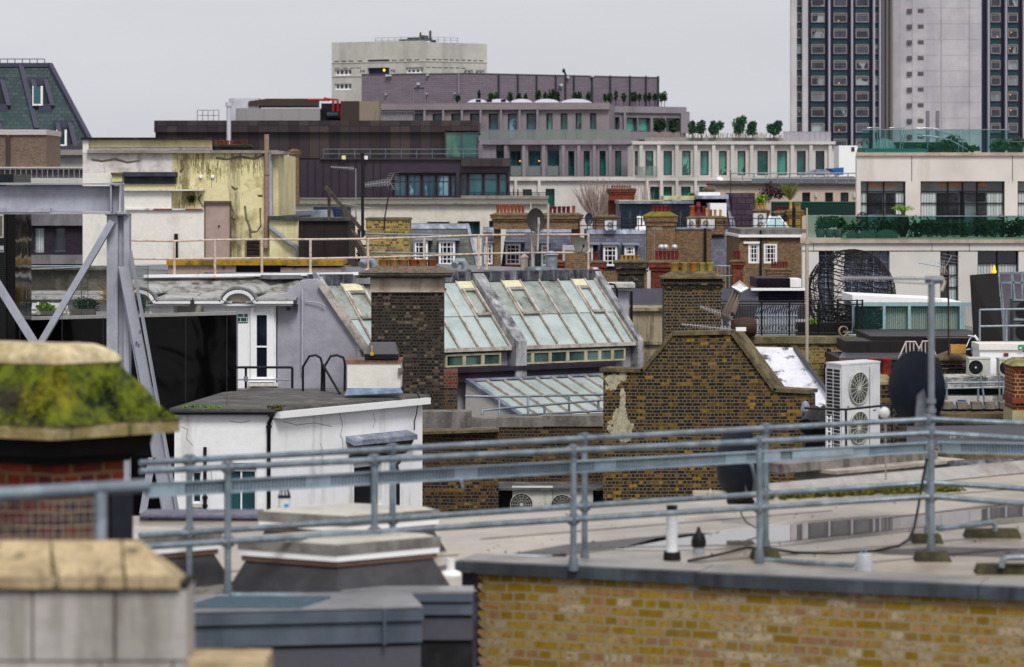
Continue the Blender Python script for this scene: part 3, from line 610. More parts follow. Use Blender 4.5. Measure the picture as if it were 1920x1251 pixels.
g.make('plant_screen', mat('plant_screen_grey', '#8e8b8c', .7, c3='#7f7c7d', sk_=.4, bump=0), T)
g = MB(); g.ext([(465, 199, 267), (466, 190, 267), (500, 185, 267), (592, 185, 267), (592, 199, 267)], 5); g.make('roof_box', mat('brown_roof_box', '#40352f', .7, bump=0), T)
MB().b(w, 634, 669, 187, 226, -8, -4).make('roof_box', mat('brown_roof_box', ''), T); MB().b(w, 669.3, 707, 187.5, 226, -8, -4).make('roof_box', mat('beige_roof_box', '#857b69', .8, bump=0), T)
g = MB(); g.b(w, 410, 468, 178, 226, -12, -9.2); g.make('ghost_enclosure', mat('pale_plant_enclosure', '#b5b5bc', .6, c2='#9e9ea8', sc_=.5, bump=0), T)
t2 = thing('rooftop_chiller', 'rooftop chiller with bright red pipework', 'chiller', w.pt(620, 226, -6))
g = MB(); g.b(w, 594, 632, 190, 226, -8, -6); g.b(w, 605, 645, 207, 218, -6, -5); g.make('frame', BLACKP, t2)
g = MB(); RED = mat('red_pipe', '#a3222a', .5, fine=.05, bump=0)
for pts in (((610, 183), (627, 184), (627, 206)), ((600, 181), (618, 184), (618, 206)), ((632, 200), (634, 221)), ((650, 208), (652, 221)), ((570, 184), (612, 184))): MB().tube([w.pt(a, b_, -5) for a, b_ in pts], .13, 6).make('pipe', RED, t2)
MB().b(w, 606, 628, 208, 214, -4.9, -4.8).make('panel', mat('chiller_panel', '#3e4a50', .5, bump=0), t2)
g = MB(); g.tube([w.pt(431, 283, 1), w.pt(431, 200, 1)], .2, 8); g.tube([w.pt(431, 200, 1), w.pt(431, 193, 1)], .3, 8)
one('flue_pipe', g, mat('pale_flue', '#b7b6bf', .5, bump=0), 'pale metal flue standing before the bronze building roof', 'flue')
def thin_rail(label, w, x0, x1, y0, y1, o, n, m=GALVD, r=.03, mids=(.5,), group='thin roof railings', ref=None, name='roof_railing', tilt=0):
    """pixel railing: top y0, foot y1"""
    rr = [[w.pt(x0, y0+(y1-y0)*q, o), w.pt(x1, y0+tilt+(y1-y0)*q, o)] for q in (0,)+tuple(mids)]
    ps = []
    for k in range(n+1): x = x0+(x1-x0)*k/n; ps.append((w.pt(x, y1+tilt*k/n, o), w.pt(x, y0+tilt*k/n, o)))
    return railing(name, label, 'railing', m, rr, ps, r, group)
thin_rail('grey railing crossing the bronze building balcony', w, 607, 898, 280, 297, .3, 10)
thin_rail('railing beside the beige box on the bronze building roof', w, 700, 775, 208, 226, -3, 5)
thin_rail('railing at the left end of the bronze building roof', w, 363, 404, 205, 225, -3, 4)
for x, c_ in ((645, '#c3c98a'), (687, '#c6c8c0'), (770, '#c6c8c0')): pass
g = MB(); g.b(w, 645-3.5, 645+3.5, 292, 299, .35, .5); one('small_sign', g, mat('yellow_notice', '#c9cd90', .6, bump=0), 'pale yellow square notice on the bronze building balcony rail', 'sign')
g = MB(); g.b(w, 687-3, 687+3, 292.5, 299, .35, .5); one('small_sign', g, mat('white_notice', '#cfd0cc', .6, bump=0), 'white square notice on the bronze building balcony rail', 'sign')

# ---------------- stucco block under it ----------------
w = FW(235)
T = thing('stucco_block', 'long cream stucco block with dark windows behind the slate mansards', 'building', w.pt(800, None, -5))
wn = [(801, 843, 416, 430), (858, 900, 415, 445), (917, 926, 414, 445)]
g = MB(); g.facade(w, 526, 1027, 372, None, wn, .5); g.b(w, 526.5, 1026, 372.5, None, -20, -.52); g.make('wall', STUCCO, T)
g = MB(); g.b(w, 524, 1028, 380, 383, 0, .4); g.b(w, 524, 1028, 371, 373, -1, .3); g.b(w, 864, 1029, 367, 371, -4, .3); g.make('string_course', mat('grey_string_course', '#8b877f', .8, c3='#6a675f', bump=0), T)
for r_ in wn: window(T, w, *r_, DGREY, TEALD, 3 if r_[1]-r_[0] > 20 else 1, 1, .1, -.45, .12)
thin_rail('black railing on the stucco block parapet edge', w, 862, 1024, 361, 368, -.5, 12, BLACKP, .03)
g = MB(); g.ext([(525, 290, 225), (543, 290, 225), (543, 378, 225), (525, 378, 225)], 4); one('white_panel_wall', g, WHITE, 'narrow white panelled wall beside the brown brick chimney stack', 'wall')
stack('chimney', 'narrow brown chimney stack with two small red pots before the plum cladding', 543.5, 560, 285, 384, 215, .8, BRKB, CAPM, ((549, 273, 5, TERRAR), (556, 273, 5, TERRAR)), corb=(.12, .15))
# ---------------- green slate mansard, far left ----------------
w = FW(170)
GS = brick('green_slate', ['#3a4849', '#404f50', '#475656'], '#303a3a', '#4d4a44', (.55, .75), .3, bw=.4, bh=.3, ms=.02, fine=.12, squash=1, sooty=.5)
T = thing('mansard_building', 'green slated mansard block with slanted roof windows at far left', 'building', w.pt(60, None, -4))
def SL(x, y, o=0):   # a point on the slope: base line y 280, top y 122
    k = (280-y)/158; Y = 170+k*4.5-o; return P(x, y, Y)
g = MB(); g.prism([SL(-60, 280), SL(178, 280), SL(93, 122), SL(-60, 122)], (-2.6, 8, 0)); g.make('roof', GS, T)
g = MB(); g.bar(SL(178, 281, .1), SL(93, 121, .1), .28); g.bar(SL(-60, 122, .1), SL(94, 122, .1), .25); g.bar(SL(38, 123, .05), SL(68, 243, .05), .3); g.bar(SL(-60, 280, .2), SL(178, 280, .2), .4); g.make('lead_flashing', mat('dark_lead', '#454557', .6, bump=0), T)
DL = mat('dark_lead', ''); 
for dx, y0, y1 in ((0, 154, 203), (-82, 154, 203), (46, 235, 279), (-87, 235, 279)):
    k = lambda x, y: SL(x+dx+(y-154)*.265 if y1 < 220 else x+dx+(y-235)*.235, y, .12)
    f = MB(); q = [k(60, y0), k(84, y0), k(84, y1), k(60, y1)]
    for a, b_ in ((0, 1), (1, 2), (2, 3), (3, 0)): f.bar(q[a], q[b_], .28, .5)
    f.bar(q[0]-V((.2, 0, 0)), q[1]+V((.2, 0, 0)), .3, .6)
    wi = f.make('roof_window', DL, T)
    MB().prism([p+V((0, -.02, 0)) for p in q], (0, .15, 0)).make('opening', BLACKP, wi)
    m0 = (q[0]+q[3])/2; g = MB(); cx = (q[0].x+q[2].x)/2; 
    g.box(cx-.42, cx-.36, m0.y-.9, m0.y-.8, q[3].z+.15, q[0].z-.3); g.box(cx+.08, cx+.2, m0.y-.9, m0.y-.8, q[3].z+.15, q[0].z-.3); g.box(cx-.36, cx+.08, m0.y-.9, m0.y-.8, q[3].z+.15, q[3].z+.25)
    g.m = 1; g.box(cx-.36, cx+.08, m0.y-.86, m0.y-.82, q[3].z+.25, q[0].z-.35); g.make('sash', [WCLEAN, TEALD], wi)
g = MB(); g.tb(w, -60, 180, 281, 291, -6, .5); g.make('cornice', mat('grey_cornice', '#8a8783', .8, bump=0), T)
g = MB(); g.b(w, -60, 178, 291, None, -8, 0); g.make('wall', mat('pale_render', '#a9a7a8', .8, c2='#9d9b9c', bump=0), T)
thin_rail('thin roof rail above the green slate mansard', w, -40, 60, 104, 122, -4.6, 7, GALVD, .03)
w = FW(160)
T = thing('brick_block', 'brown brick block with white coping in front of the green mansard', 'building', w.pt(30, None, -3))
MB().b(w, -60, 87, 253, 313, -5, 0).make('wall', brick('dull_brown_brick', ['#6f5d50', '#786558', '#66564b', '#7f6c5d'], '#7b6c60', None, fine=.15), T)
MB().b(w, -60, 88, 243, 253, -5.1, .12).make('coping', mat('pale_coping', '#b3afa8', .8, bump=0), T)
MB().tube([w.pt(16, 254, .12), w.pt(16, 312, .12)], .12).make('downpipe', mat('brown_pipe', '#4d4038', .6, bump=0), T)
g = MB(); g.b(w, -60, 160, 313, 316, -6, .4); g.b(w, -60, 160, 334, 344, -6, .3); g.make('floor_slab', mat('pale_coping', ''), T)
MB().b(w, -60, 160, 344, None, -6, -.5).make('lower_wall', mat('pale_render', ''), T)
g = MB()
for k in range(20): g.b(w, -40+10*k, -31.5+10*k, 318, 334, 0, .08)
g.make('balcony_panel', mat('slate_grey_panel', '#56555c', .7, c3='#3f3f46', fine=.1, bump=0), T)
w = FW(140)
T = thing('flats', 'plum brick flats with curtained windows between concrete bands', 'building', w.pt(90, None, -3))
CB = mat('concrete_band', '#7d7a7d', .85, c2='#6e6b6f', c3='#5b585c', sk_=2, fine=.1, bump=0)
PBK = brick('plum_brick', ['#322a38', '#3a313f', '#2c2633'], '#28222d', None, fine=.15)
fw_ = [(30, 45, 426, 476), (63, 84, 426, 476), (102, 123, 426, 474), (0, 18, 426, 476)]
g = MB(); g.facade(w, -60, 170, 423, 478, fw_, .3); g.b(w, -59, 169, 423, None, -8, -.32); g.make('wall', PBK, T)
g = MB(); g.b(w, -60, 170, 395, 423, -8, .3); g.b(w, -60, 170, 478, 495, -8, .3); g.make('concrete_band', CB, T)
for r_ in fw_:
    wi = window(T, w, *r_, DGREY, CURT if r_[0] < 100 else DARKG, 1, 1, .07, -.25, .1)
    MB().b(w, r_[0], r_[1], 470, 471, .02, .05).make('guard_bar', GALVD, wi)

# ---------------- cream rendered building ----------------
YC = 88; w = FW(YC)
CRM = mat('mouldy_yellow_render', '#cfc59b', .9, c2='#948a62', sc_=.5, th=(.50, .6), c3='#3d392a', sk_=1.7, sth=(.53, .68), fine=.12, fs=5, bump=.3, bs=12)
CRMC = mat('clean_yellow_render', '#d3caa0', .9, c2='#bdb288', sc_=.8, c3='#9a8a60', sk_=1.6, sth=(.56, .8), fine=.08, bump=.2)
FLK = mat('flaking_white_render', '#c9c5c1', .9, c2='#a89f97', sc_=1.6, th=(.5, .66), c3='#6d625a', sk_=2.5, sth=(.56, .7), fine=.12, fs=6, bump=.4, bs=14)
WR = mat('old_white_render', '#d3d0c8', .85, c2='#c0bcb2', sc_=1, th=(.5, .7), c3='#9a9488', sk_=2, sth=(.62, .8), fine=.07, bump=.25, bs=14)
T = thing('rendered_building', 'tall yellow rendered building with mould streaks and a pink door', 'building', w.pt(350, None, -4))
g = MB(); g.b(w, 323, 500, 287, 520, -7, 0); g.make('wall', CRM, T)
g = MB(); g.b(w, 500.1, 522, 289, 520, -7, -.02); g.b(w, 508, 562, 412, 520, -5, .5); g.b(w, 508, 562, 520, None, -5, .3); g.make('wall', CRMC, T)
MB().b(w, 155, 323, 287, 325, -7, -.01).make('wall', FLK, T)
MB().b(w, 155, 523, 520, None, -7, -.1).make('wall', WR, T)
g = MB(); g.b(w, 155, 232.5, 325, 520, -6, .0); g.b(w, 155, 166, 262, 287, -6, 0); g.make('wall', WR, T)
g = MB(); g.b(w, 232.5, 323, 325, 520, -6, .25); g.b(w, 323, 384, 392, 520, -.5, .26); g.make('white_wall', WR, T)
g = MB(); g.tb(w, 166, 397, 262, 276, -6, -.1); g.make('upper_wall', CRMC, T)
g = MB(); g.tb(w, 166, 397, 276, 281, -6, -.15); g.make('ledge', FLK, T)
g = MB(); g.tb(w, 152, 400, 258, 262, -6.2, .1); g.make('coping', mat('black_felt_coping', '#1d1d1a', .9, c2='#3a3a2c', sc_=3), T)
g = MB(); g.b(w, 165, 320, 281, 287.2, -2, .18); g.b(w, 320.2, 522, 282, 287.4, -2, .18); g.b(w, 510, 533, 283.5, 289.5, -2, .35); g.make('coping', mat('grey_stone_coping', '#8f8881', .85, c2='#7b746d', sc_=1.5, fine=.12), T)
g = MB(); g.b(w, 232, 384, 355, 358, -.2, .4); g.b(w, 238, 384, 391, 394, -.2, .33); g.make('ledge', FLK, T)
g = MB(); g.b(w, 290, 325, 391.2, 394, .2, .335); g.b(w, 350, 382, 391.2, 394, .2, .335); g.make('red_paint_line', mat('red_paint_line', '#a2343c', .8, c2='#8a4a4c', sc_=5), T)
g = MB(); g.b(w, 232.5, 330, 345, 355, -.1, .34); g.b(w, 212, 232, 328, 341, -.1, .3); g.make('yellow_band', CRMC, T)
g = MB(); g.b(w, 235, 333, 323, 331, -.2, .6); g.b(w, 236, 331, 331.2, 345, -.2, .42); g.make('hood', mat('dark_slate_hood', '#33363f', .7, c2='#41454f', sc_=3), T)
MB().b(w, 211, 238, 324, 328, -.1, .38).make('hood_cap', CAPM, T)
d_ = MB(); d_.b(w, 385.5, 431.5, 382, 490, .0, .06); D_ = d_.make('door', mat('pink_grey_door', '#a8938b', .6, c2='#9a867e', sc_=1, fine=.04, bump=.05), T)
g = MB(); g.b(w, 383, 385.5, 379, 490, 0, .1); g.b(w, 431.5, 434, 379, 490, 0, .1); g.b(w, 383, 434, 377, 382, 0, .14); g.make('door_frame', mat('dark_brown_frame', '#5b4a40', .7), D_)
MB().lathe(w.pt(411, 424, .07), [(.03, 0), (.03, .03)], 8, 'y').make('lock', BLACKP, D_)
v_ = MB(); v_.b(w, 460, 490, 448, 451, 0, .1); v_.b(w, 460, 463, 451, 484, 0, .1); v_.b(w, 487, 490, 451, 484, 0, .1)
VM = mat('brown_louvre', '#7b6a5e', .8, c2='#5f5046', sc_=4)
V_ = v_.make('vent', VM, T); MB().b(w, 463, 487, 451, 484, .0, .02).make('vent_void', BLACKP, V_)
for k in range(5): y = 452+6.6*k; MB().prism([w.pt(463, y, .09), w.pt(487, y, .09), w.pt(487, y+3.5, .02), w.pt(463, y+3.5, .02)], (0, .01, -.012)).make('slat', VM, V_)
MB().tube([w.pt(332.5, 438, .34), w.pt(333, 490, .34)], .06).make('pipe_stub', BLACKP, T)
g = MB(); g.tube([w.pt(500.5, 252, .12), w.pt(501, 458, .12)], .075, 10); g.tube([w.pt(501, 325, .12), w.pt(501, 328, .12)], .1, 10); g.lathe(w.pt(501, 462, .12), [(.14, -.05), (.13, .1), (.08, .18)], 10); g.make('soil_pipe', mat('pink_brown_pipe', '#93796d', .6, bump=0), T)
g = MB(); g.tube([w.pt(507.5, 286, .1), w.pt(508, 420, .1), w.pt(512, 428, .6), w.pt(545, 455, .65), w.pt(557, 462, .65), w.pt(561, 468, .65), w.pt(561.5, 487, .65)], .075, 10); g.make('downpipe', mat('grey_plastic_pipe', '#868a92', .5, bump=0), T)
g = MB(); g.b(w, 505, 562, 405, 412, -5, .65); g.make('coping', mat('dark_roof_edge', '#4a4d4c', .85, c2='#383a36', sc_=2), T)
for x, y in ((377, 331), (399, 331)): MB().lathe(w.pt(x, y, 0), [(.06, 0), (.05, .08)], 8, 'y').make('wall_cap', WHITE, T)
# repaired cracks: filler strips in the render, one part each
for pts in (((433, 385), (438, 398), (436, 408), (441, 410)), ((434, 349), (440, 354), (446, 353)), ((459, 386), (462, 410), (468, 425), (470, 448)), ((488, 390), (488, 405), (489, 424), (482, 434), (470, 434)), ((437, 448), (449, 449)), ((378, 365), (372, 372), (376, 380), (380, 387)), ((483, 367), (492, 367)), ((405, 296), (425, 299), (450, 294), (478, 298), (495, 290)), ((340, 300), (343, 316), (338, 322)), ((172, 299), (192, 302), (215, 298), (240, 304), (262, 301))):
    g = MB(); rs = [R(.02, .045) for _ in pts]; g.tube([w.pt(x, y, .0) for x, y in pts], rs, 5); g.make('crack_filler', mat('crack_filler', '#7c7564', .9, c2='#5a5242', sc_=4), T)
# mould bloom under the coping and round the door head, a few millimetres proud of the render
random.seed(8); MLD = mat('black_mould', '#7d754f', .95, c2='#968d62', sc_=4, fine=.3)
for cx, cy, sx_m, n_ in ((345, 312, 14, 80), (375, 305, 12, 70), (347, 345, 10, 60), (355, 372, 14, 110), (395, 318, 16, 60), (445, 305, 18, 80), (340, 392, 9, 50), (478, 312, 14, 40)):
    g = MB()
    for k in range(n_):
        x, y = random.gauss(cx, sx_m*.55), random.gauss(cy, 9); h = R(.03, .2); c = w.pt(x, y, .004+R(0, .003)); q = R(.004, .014)
        if y < 290 or (x > 383 and y > 376): continue
        g.poly([c+V((-q, 0, h)), c+V((q, 0, h*.8)), c+V((q*.6, 0, -h)), c+V((-q*.5, 0, -h*.7))])
    g.make('mould_patch', MLD, T)['kind'] = 'stuff'
plant('wall_plant', 'small fern sprouting from the mouldy yellow wall beside the door', w.pt(361, 374, .1), .16, .06, .16, LEAFD, 90, .06, cat='fern')
# row of red pots behind the coping
w2 = FW(96)
stack('chimney', 'low chimney with a long row of red pots behind the cream building', 396, 470, 277, 330, 96, 1, mat('black_felt_coping', ''), mat('black_felt_coping', ''), [(402+x, 263, 6.6, TERRA) for x in (0, 7.6, 15, 22, 29)]+[(441, 263, 6, TERRAR), (449, 263, 6, TERRAR), (459, 263, 6, TERRAR)], caph=.06, style=1)
# ---------------- dark boarded box, steps and poles behind the mansard ----------------
w = FW(86)
T = thing('boarded_box', 'black boarded rooftop box with a grey felt top', 'roof box', w.pt(610, 500, -1))
MB().b(w, 563, 656, 414, 503, -3, .6).make('body', mat('dark_brown_boards', '#2a2422', .8, c3='#1d1a1a', sk_=4, fine=.15), T)
g = MB(); g.b(w, 560, 659, 408.5, 414, -3.1, .7); g.make('roof', mat('dark_roof_edge', ''), T)
g = MB(); g.b(w, 610, 611, 415, 503, .59, .62); g.make('seam', BLACKP, T)
w = FW(95)
T = thing('roof_box', 'low grey lead covered roof box behind the black boarded one', 'roof box', w.pt(590, 420, -1))
g = MB(); g.ext([(540, 408, 95), (545, 396, 95), (612, 394, 95), (616, 410, 95), (616, 430, 95), (540, 430, 95)], 3); g.make('body', LEAD, T)
T = thing('louvred_box', 'small blue louvred vent box beside the timber post', 'vent', w.pt(632, 420, -3))
MB().b(w, 575, 644, 389, 425, -4.5, -3.2).make('body', mat('navy_louvre_box', '#2b3350', .6, bump=0), T)
g = MB()
for k in range(7): g.b(w, 619, 642, 391+3*k, 392.4+3*k, -3.2, -3.1)
g.make('louvre', mat('blue_louvre', '#44507a', .6, bump=0), T)
WD = mat('weathered_timber', '#5a5048', .9, c2='#3d3630', sc_=3, fine=.25)
T = thing('timber_stair', 'weathered timber stair with a long sloping handrail', 'stair', P(690, 500, 84))
g = MB(); g.bar(P(610, 350, 84), P(686, 440, 83.5), .07, .1); g.make('handrail', WD, T)
for a, b_ in (((655, 430, 84), (700, 505, 82)), ((656, 485, 84), (684, 512, 83))): MB().bar(P(*a), P(*b_), .1, .25).make('stringer', WD, T)
for x, y0, y1 in ((617, 355, 412), (673, 430, 500), (646, 392, 412)): MB().bar(P(x, y0, 84.2), P(x, y1, 84.2), .09).make('post', WD, T)
for k in range(4): MB().bar(P(659+9*k, 448+14*k, 83.9-.3*k), P(672+9*k, 447+14*k, 84.6-.3*k), .3, .05).make('tread', WD, T)
g = MB(); g.tube([P(679.5, 288, 83), P(680, 445, 83)], .045, 10); g.bar(P(676, 289, 83), P(682, 289, 83), .06)
one('black_pole', g, BLACKP, 'tall black pole beside the yellow brick chimney', 'pole')
AL = mat('aerial_alloy', '#8c8e90', .4, .5, fine=0, bump=0); RUST = mat('rusty_iron', '#4a2a24', .8, c2='#2a2022', sc_=8, fine=.2)
yagi('small pale television aerial left of the tall black pole', P(620, 313, 86), P(664, 316, 86), AL, 12, .05, (P(667.5, 420, 86), P(667, 316, 86)), AL, False)
yagi('television aerial with fanned reflector on a bent black mast', P(684, 347, 83), P(731, 341, 83), AL, 16, .1, (P(720, 432, 82.8), P(722, 405, 82.8), P(732, 347, 83)), BLACKP)
g = MB(); g.tube([P(630, 380, 88), P(700, 391, 88)], .012, 6); g.tube([P(667.6, 420, 88), P(667.6, 378, 88)], .015, 6)
one('wire_aerial', g, AL, 'thin horizontal wire aerial above the black boarded box', 'aerial')
stack('chimney', 'yellow brick chimney with a thin slab top behind the cream railing', 686, 768, 413, 520, 83, 1.4, BRKYL, CAPM, corb=(0, 0), caph=.02)

# ---------------- glazed mansard with its roof deck ----------------
E = Wall(597, 75, 1113, 80)
ZR, ZE = EYE-2.42, EYE-4.20; OE = 2.0
def S(px, s, lift=0):    # point on the glazing: s 0 ridge, 1 eaves; px read along the ridge
    return E.uz(E.u(px), ZR+(ZE-ZR)*s+lift, OE*s+lift)
REN = mat('lilac_grey_render', '#a09fa9', .9, c2='#92919b', sc_=1, c3='#7f7e88', sk_=2, sth=(.6, .8), fine=.06, bump=.35, bs=7)
LEADB = mat('black_streaked_lead', '#4c4c56', .8, c2='#232326', sc_=3.5, th=(.46, .6), c3='#8f8f96', sk_=5, fine=.3, bump=.5, bs=12)
WEATH = mat('weathered_white_edge', '#b9b9b6', .85, c2='#7f7d78', sc_=2.5, th=(.5, .66), fine=.2, bump=.3)
T = thing('glazed_mansard', 'mansard roof of dirty sloping glass between lead covered walls', 'building', E.uz(E.u(850), 0, -3))
GLZ = mat('dirty_wired_glass', '#989f99', .24, c2='#7c827a', sc_=1.1, th=(.48, .62), c3='#3f4538', sk_=1.8, sth=(.56, .68), fine=.1, fs=6, bump=.08, spec=.6)
GLZC = mat('clean_wired_glass', '#a8b3b1', .22, c2='#98a5a3', sc_=1.5, fine=.05, bump=.05, spec=.6)
u0, u1 = E.u(590), E.u(1125)
g = MB(); g.prism([E.uz(u0, EYE-2.3, 0), E.uz(u0, EYE-2.3, -12), E.uz(u0, 0, -12), E.uz(u0, 0, 1.8), E.uz(u0, ZE-.1, 1.8), E.uz(u0, ZR-.1, 0)], E.t*(u1-u0)); g.make('body', REN, T)
g = MB(); g.prism([E.uz(E.u(595), EYE-2.18, .12), E.uz(E.u(595), EYE-2.18, -.6), E.uz(E.u(595), EYE-2.45, -.6), E.uz(E.u(595), EYE-2.45, .12)], E.t*(u1-E.u(595))); g.make('ridge_flashing', LEADB, T)
g = MB(); g.wbox(E, E.u(530), E.u(1122), EYE-2.3, EYE-2.2, -12.5, -.62); g.make('roof_deck', mat('grey_roof_deck', '#77797c', .8, c2='#65676a', sc_=.6, c3='#8f9092', fine=.12), T)
panes = [601, 635, 673, 711, 749, 787, 822, 850, 880]
panes2 = [903, 935, 970, 1006, 1041, 1066, 1092, 1110]
BAR = mat('aluminium_glazing_bar', '#bdb6ad', .5, .2, c2='#958c82', sc_=4, fine=.15)
for L_ in (panes, panes2):
    for a, b_ in zip(L_, L_[1:]):
        dirty = a in (601, 635, 673, 903, 935, 970, 1006, 850)
        for s0, s1, m_ in ((.035, .52, GLZ if dirty else GLZC), (.52, .985, GLZC)):
            g = MB(); l = .02 if s0 < .1 else .0; g.prism([S(a+1, s0, l), S(b_-1, s0, l), S(b_-1, s1, l), S(a+1, s1, l)], (0, .02, -.02)); g.make('glass_pane', m_, T)
    for a in L_: MB().bar(S(a, .0, .04), S(a, 1., .04), .042, .06).make('glazing_bar', BAR, T)
    g = MB(); g.bar(S(L_[0], 1., .03), S(L_[-1], 1., .03), .12, .1); g.bar(S(L_[0], .0, .04), S(L_[-1], .0, .04), .12, .06); g.make('glazing_bar', BAR, T)
for a, b_ in ((635, 673), (850, 880), (935, 970), (1066, 1092)):
    g = MB(); q = [S(a+2.5, .16, .07), S(b_-2.5, .16, .07), S(b_-2.5, .52, .07), S(a+2.5, .52, .07)]
    for i in range(4): g.bar(q[i], q[(i+1) % 4], .06, .07)
    ob = g.make('opening_light', BAR, T); MB().prism([S(a+2, .02, .05), S(b_-2, .02, .05), S(b_-2, .14, .05), S(a+2, .14, .05)], (0, .02, -.02)).make('head_panel', mat('cream_panel', '#c9c4a4', .7, bump=0), ob)
for a, b_, m_ in ((882, 902, WEATH), (1111, 1121, WEATH), (593, 600, WEATH)):
    g = MB(); th = .22 if a < 1100 and a > 600 else .14
    g.prism([E.uz(E.u(a), ZR+.3, -.2), E.uz(E.u(a), ZR+.3, .0), S(a, 1, th), E.uz(E.u(a), ZE-.75, OE+th), E.uz(E.u(a), ZE-.75, .5)], E.t*(E.u(b_)-E.u(a))); g.make('party_wall', mat('streaked_party_wall', '#8a8a8d', .85, c2='#55555a', sc_=2.2, th=(.44, .6), c3='#b4b4b8', sk_=3, fine=.2, bump=.4), T)
# clerestory under the glazing
ec = Wall(960, 1)
ec.A = E.A+E.n*(OE-.05); ec.t = E.t; ec.n = E.n
CFR = mat('cream_window_frame', '#b5ae95', .6, c2='#9c957c', sc_=3, fine=.08)
CG = glass('clerestory_glass', '#26393a', '#5c7470', sc_=.9)
for L_ in ([833, 868, 903, 937], [965, 996, 1029, 1062, 1096, 1122, 1146, 1170]):
    for a, b_ in zip(L_, L_[1:]):
        za, zb = ZE-.08, ZE-.42
        u_0, u_1 = ec.u(a), ec.u(b_); f = MB()
        f.wbox(ec, u_0, u_0+.05, zb, za, 0, .07); f.wbox(ec, u_1-.05, u_1, zb, za, 0, .07); f.wbox(ec, u_0+.05, u_1-.05, za-.05, za, 0, .07); f.wbox(ec, u_0+.05, u_1-.05, zb, zb+.04, 0, .07)
        fo = f.make('window', CFR, T); MB().wbox(ec, u_0+.04, u_1-.04, zb+.02, za-.03, .01, .03).make('pane', CG, fo)
g = MB(); g.wbox(ec, ec.u(833), ec.u(1143), ZE-.56, ZE-.44, -.1, .3); g.wbox(ec, ec.u(850), ec.u(1140), ZE-.82, ZE-.56, -.1, .2); g.make('fascia', mat('plum_fascia', '#2e2431', .6, c2='#3a2f3c', sc_=2, fine=.1), T)
# lower lean-to glazing
def S2(px, s, lift=0): return ec.uz(ec.u(px), EYE-5.0-.78*s+lift, .22+2.5*s+lift*.4)
ps = [868, 900, 931, 962, 993, 1024, 1054, 1084, 1112, 1140, 1168]
for a, b_ in zip(ps, ps[1:]):
    g = MB(); g.prism([S2(a+1, .02), S2(b_-1, .02), S2(b_-1, 1), S2(a+1, 1)], (0, .02, -.02)); g.make('lower_glass_pane', GLZC, T)
for a in ps: MB().bar(S2(a, 0, .04), S2(a, 1, .04), .045, .06).make('glazing_bar', BAR, T)
g = MB(); g.bar(S2(868, 0, .04), S2(1168, 0, .04), .14, .06); g.bar(S2(868, 0, .03), S2(868, 1, .03), .16, .1); g.make('lead_edge', LEAD, T)
g = MB(); g.prism([S2(866, 0, -.05), S2(866, 1, -.05), ec.uz(ec.u(866), EYE-7, .22+2.5), ec.uz(ec.u(866), EYE-7, .1)], E.t*.25); g.prism([S2(868, 1, -.02), S2(1168, 1, -.02), S2(1168, 1, -1.5), S2(868, 1, -1.5)], E.n*-.2); g.make('cheek_wall', WR, T)
railing('galvanised_railing', 'double galvanised rail along the foot of the lower glass roof', 'railing', GALV,
    [[P(872, 743, 71), P(936, 744, 71), P(1134, 740, 73)], [P(904, 778, 70), P(905, 770, 70), P(940, 766, 70.3), P(1134, 750, 72.5)], [P(935, 781, 70.5), P(1134, 770, 72.5)]],
    [(P(936, 782, 70.5), P(936, 744, 71)), (P(990, 780, 71), P(990, 744, 71.5)), (P(1021, 779, 71), P(1021, 758, 71)), (P(1067, 776, 72), P(1067, 742, 72)), (P(1122, 772, 72.4), P(1122, 750, 72.4))], .03)
# end gable wall of the mansard, rendered
T = thing('rendered_gable', 'lilac grey rendered gable wall left of the sloping glass', 'wall', P(620, None or 900, 73.6))
g = MB(); g.ext([(520, 566, 73.3), (540, 545, 73.3), (562, 527, 73.3), (592, 524, 73.3), (606, 535, 73.3), (692, 664, 73.3), (700, 760, 73.3), (520, 760, 73.3)], .9); g.make('wall', REN, T)
g = MB(); g.bar(P(600, 533, 73.2), P(688, 662, 73.2), .1, .12); g.bar(P(608, 533, 73.22), P(696, 662, 73.22), .05, .1); g.make('edge_flashing', BAR, T)
g = MB(); g.tube([P(567, 540, 73.2), P(567, 700, 73.2)], .03, 6); g.tube([P(572, 565, 73.24), P(600, 568, 73.2), P(610, 574, 73.2)], .014, 5); g.make('conduit', mat('painted_conduit', '#adacb6', .7, bump=0), T)
g = MB(); g.b(FW(73.25), 552, 559, 570, 580, 0, .15); g.lathe(P(541, 575, 73.1), [(.05, -.1), (.05, .1)], 8)
one('security_light', g, DGREY, 'small dark security light on the lilac rendered wall', 'light')

# ---------------- mouldy slope and white dormers ----------------
w = FW(74)
MOLD = mat('mouldy_render_slope', '#9c9b98', .9, c2='#3f3d38', sc_=1.3, th=(.47, .62), c3='#55564a', sk_=2.6, sth=(.5, .72), fine=.2, bump=.4)
T = thing('dormer_range', 'mouldy grey roof slope with white arched dormers facing the terrace', 'building', w.pt(350, None, -2))
g = MB(); g.prism([P(20, 560, 74.2), P(560, 560, 74.2), P(560, 521, 75.6), P(20, 521, 75.6)], (0, 6, 0)); g.make('roof_slope', MOLD, T)
g = MB(); g.prism([P(20, 522, 75.5), P(700, 522, 75.5), P(700, 500, 83), P(20, 500, 83)], (0, 0, -.15)); g.make('roof_deck', mat('grey_roof_deck', ''), T)
g = MB(); g.bar(P(270, 518, 75.4), P(690, 513, 75.6), .25, .07); g.make('roof_edge', WHITE, T)
g = MB(); g.b(w, 20, 560, 560, None, -6, -.3); g.make('wall', WR, T)
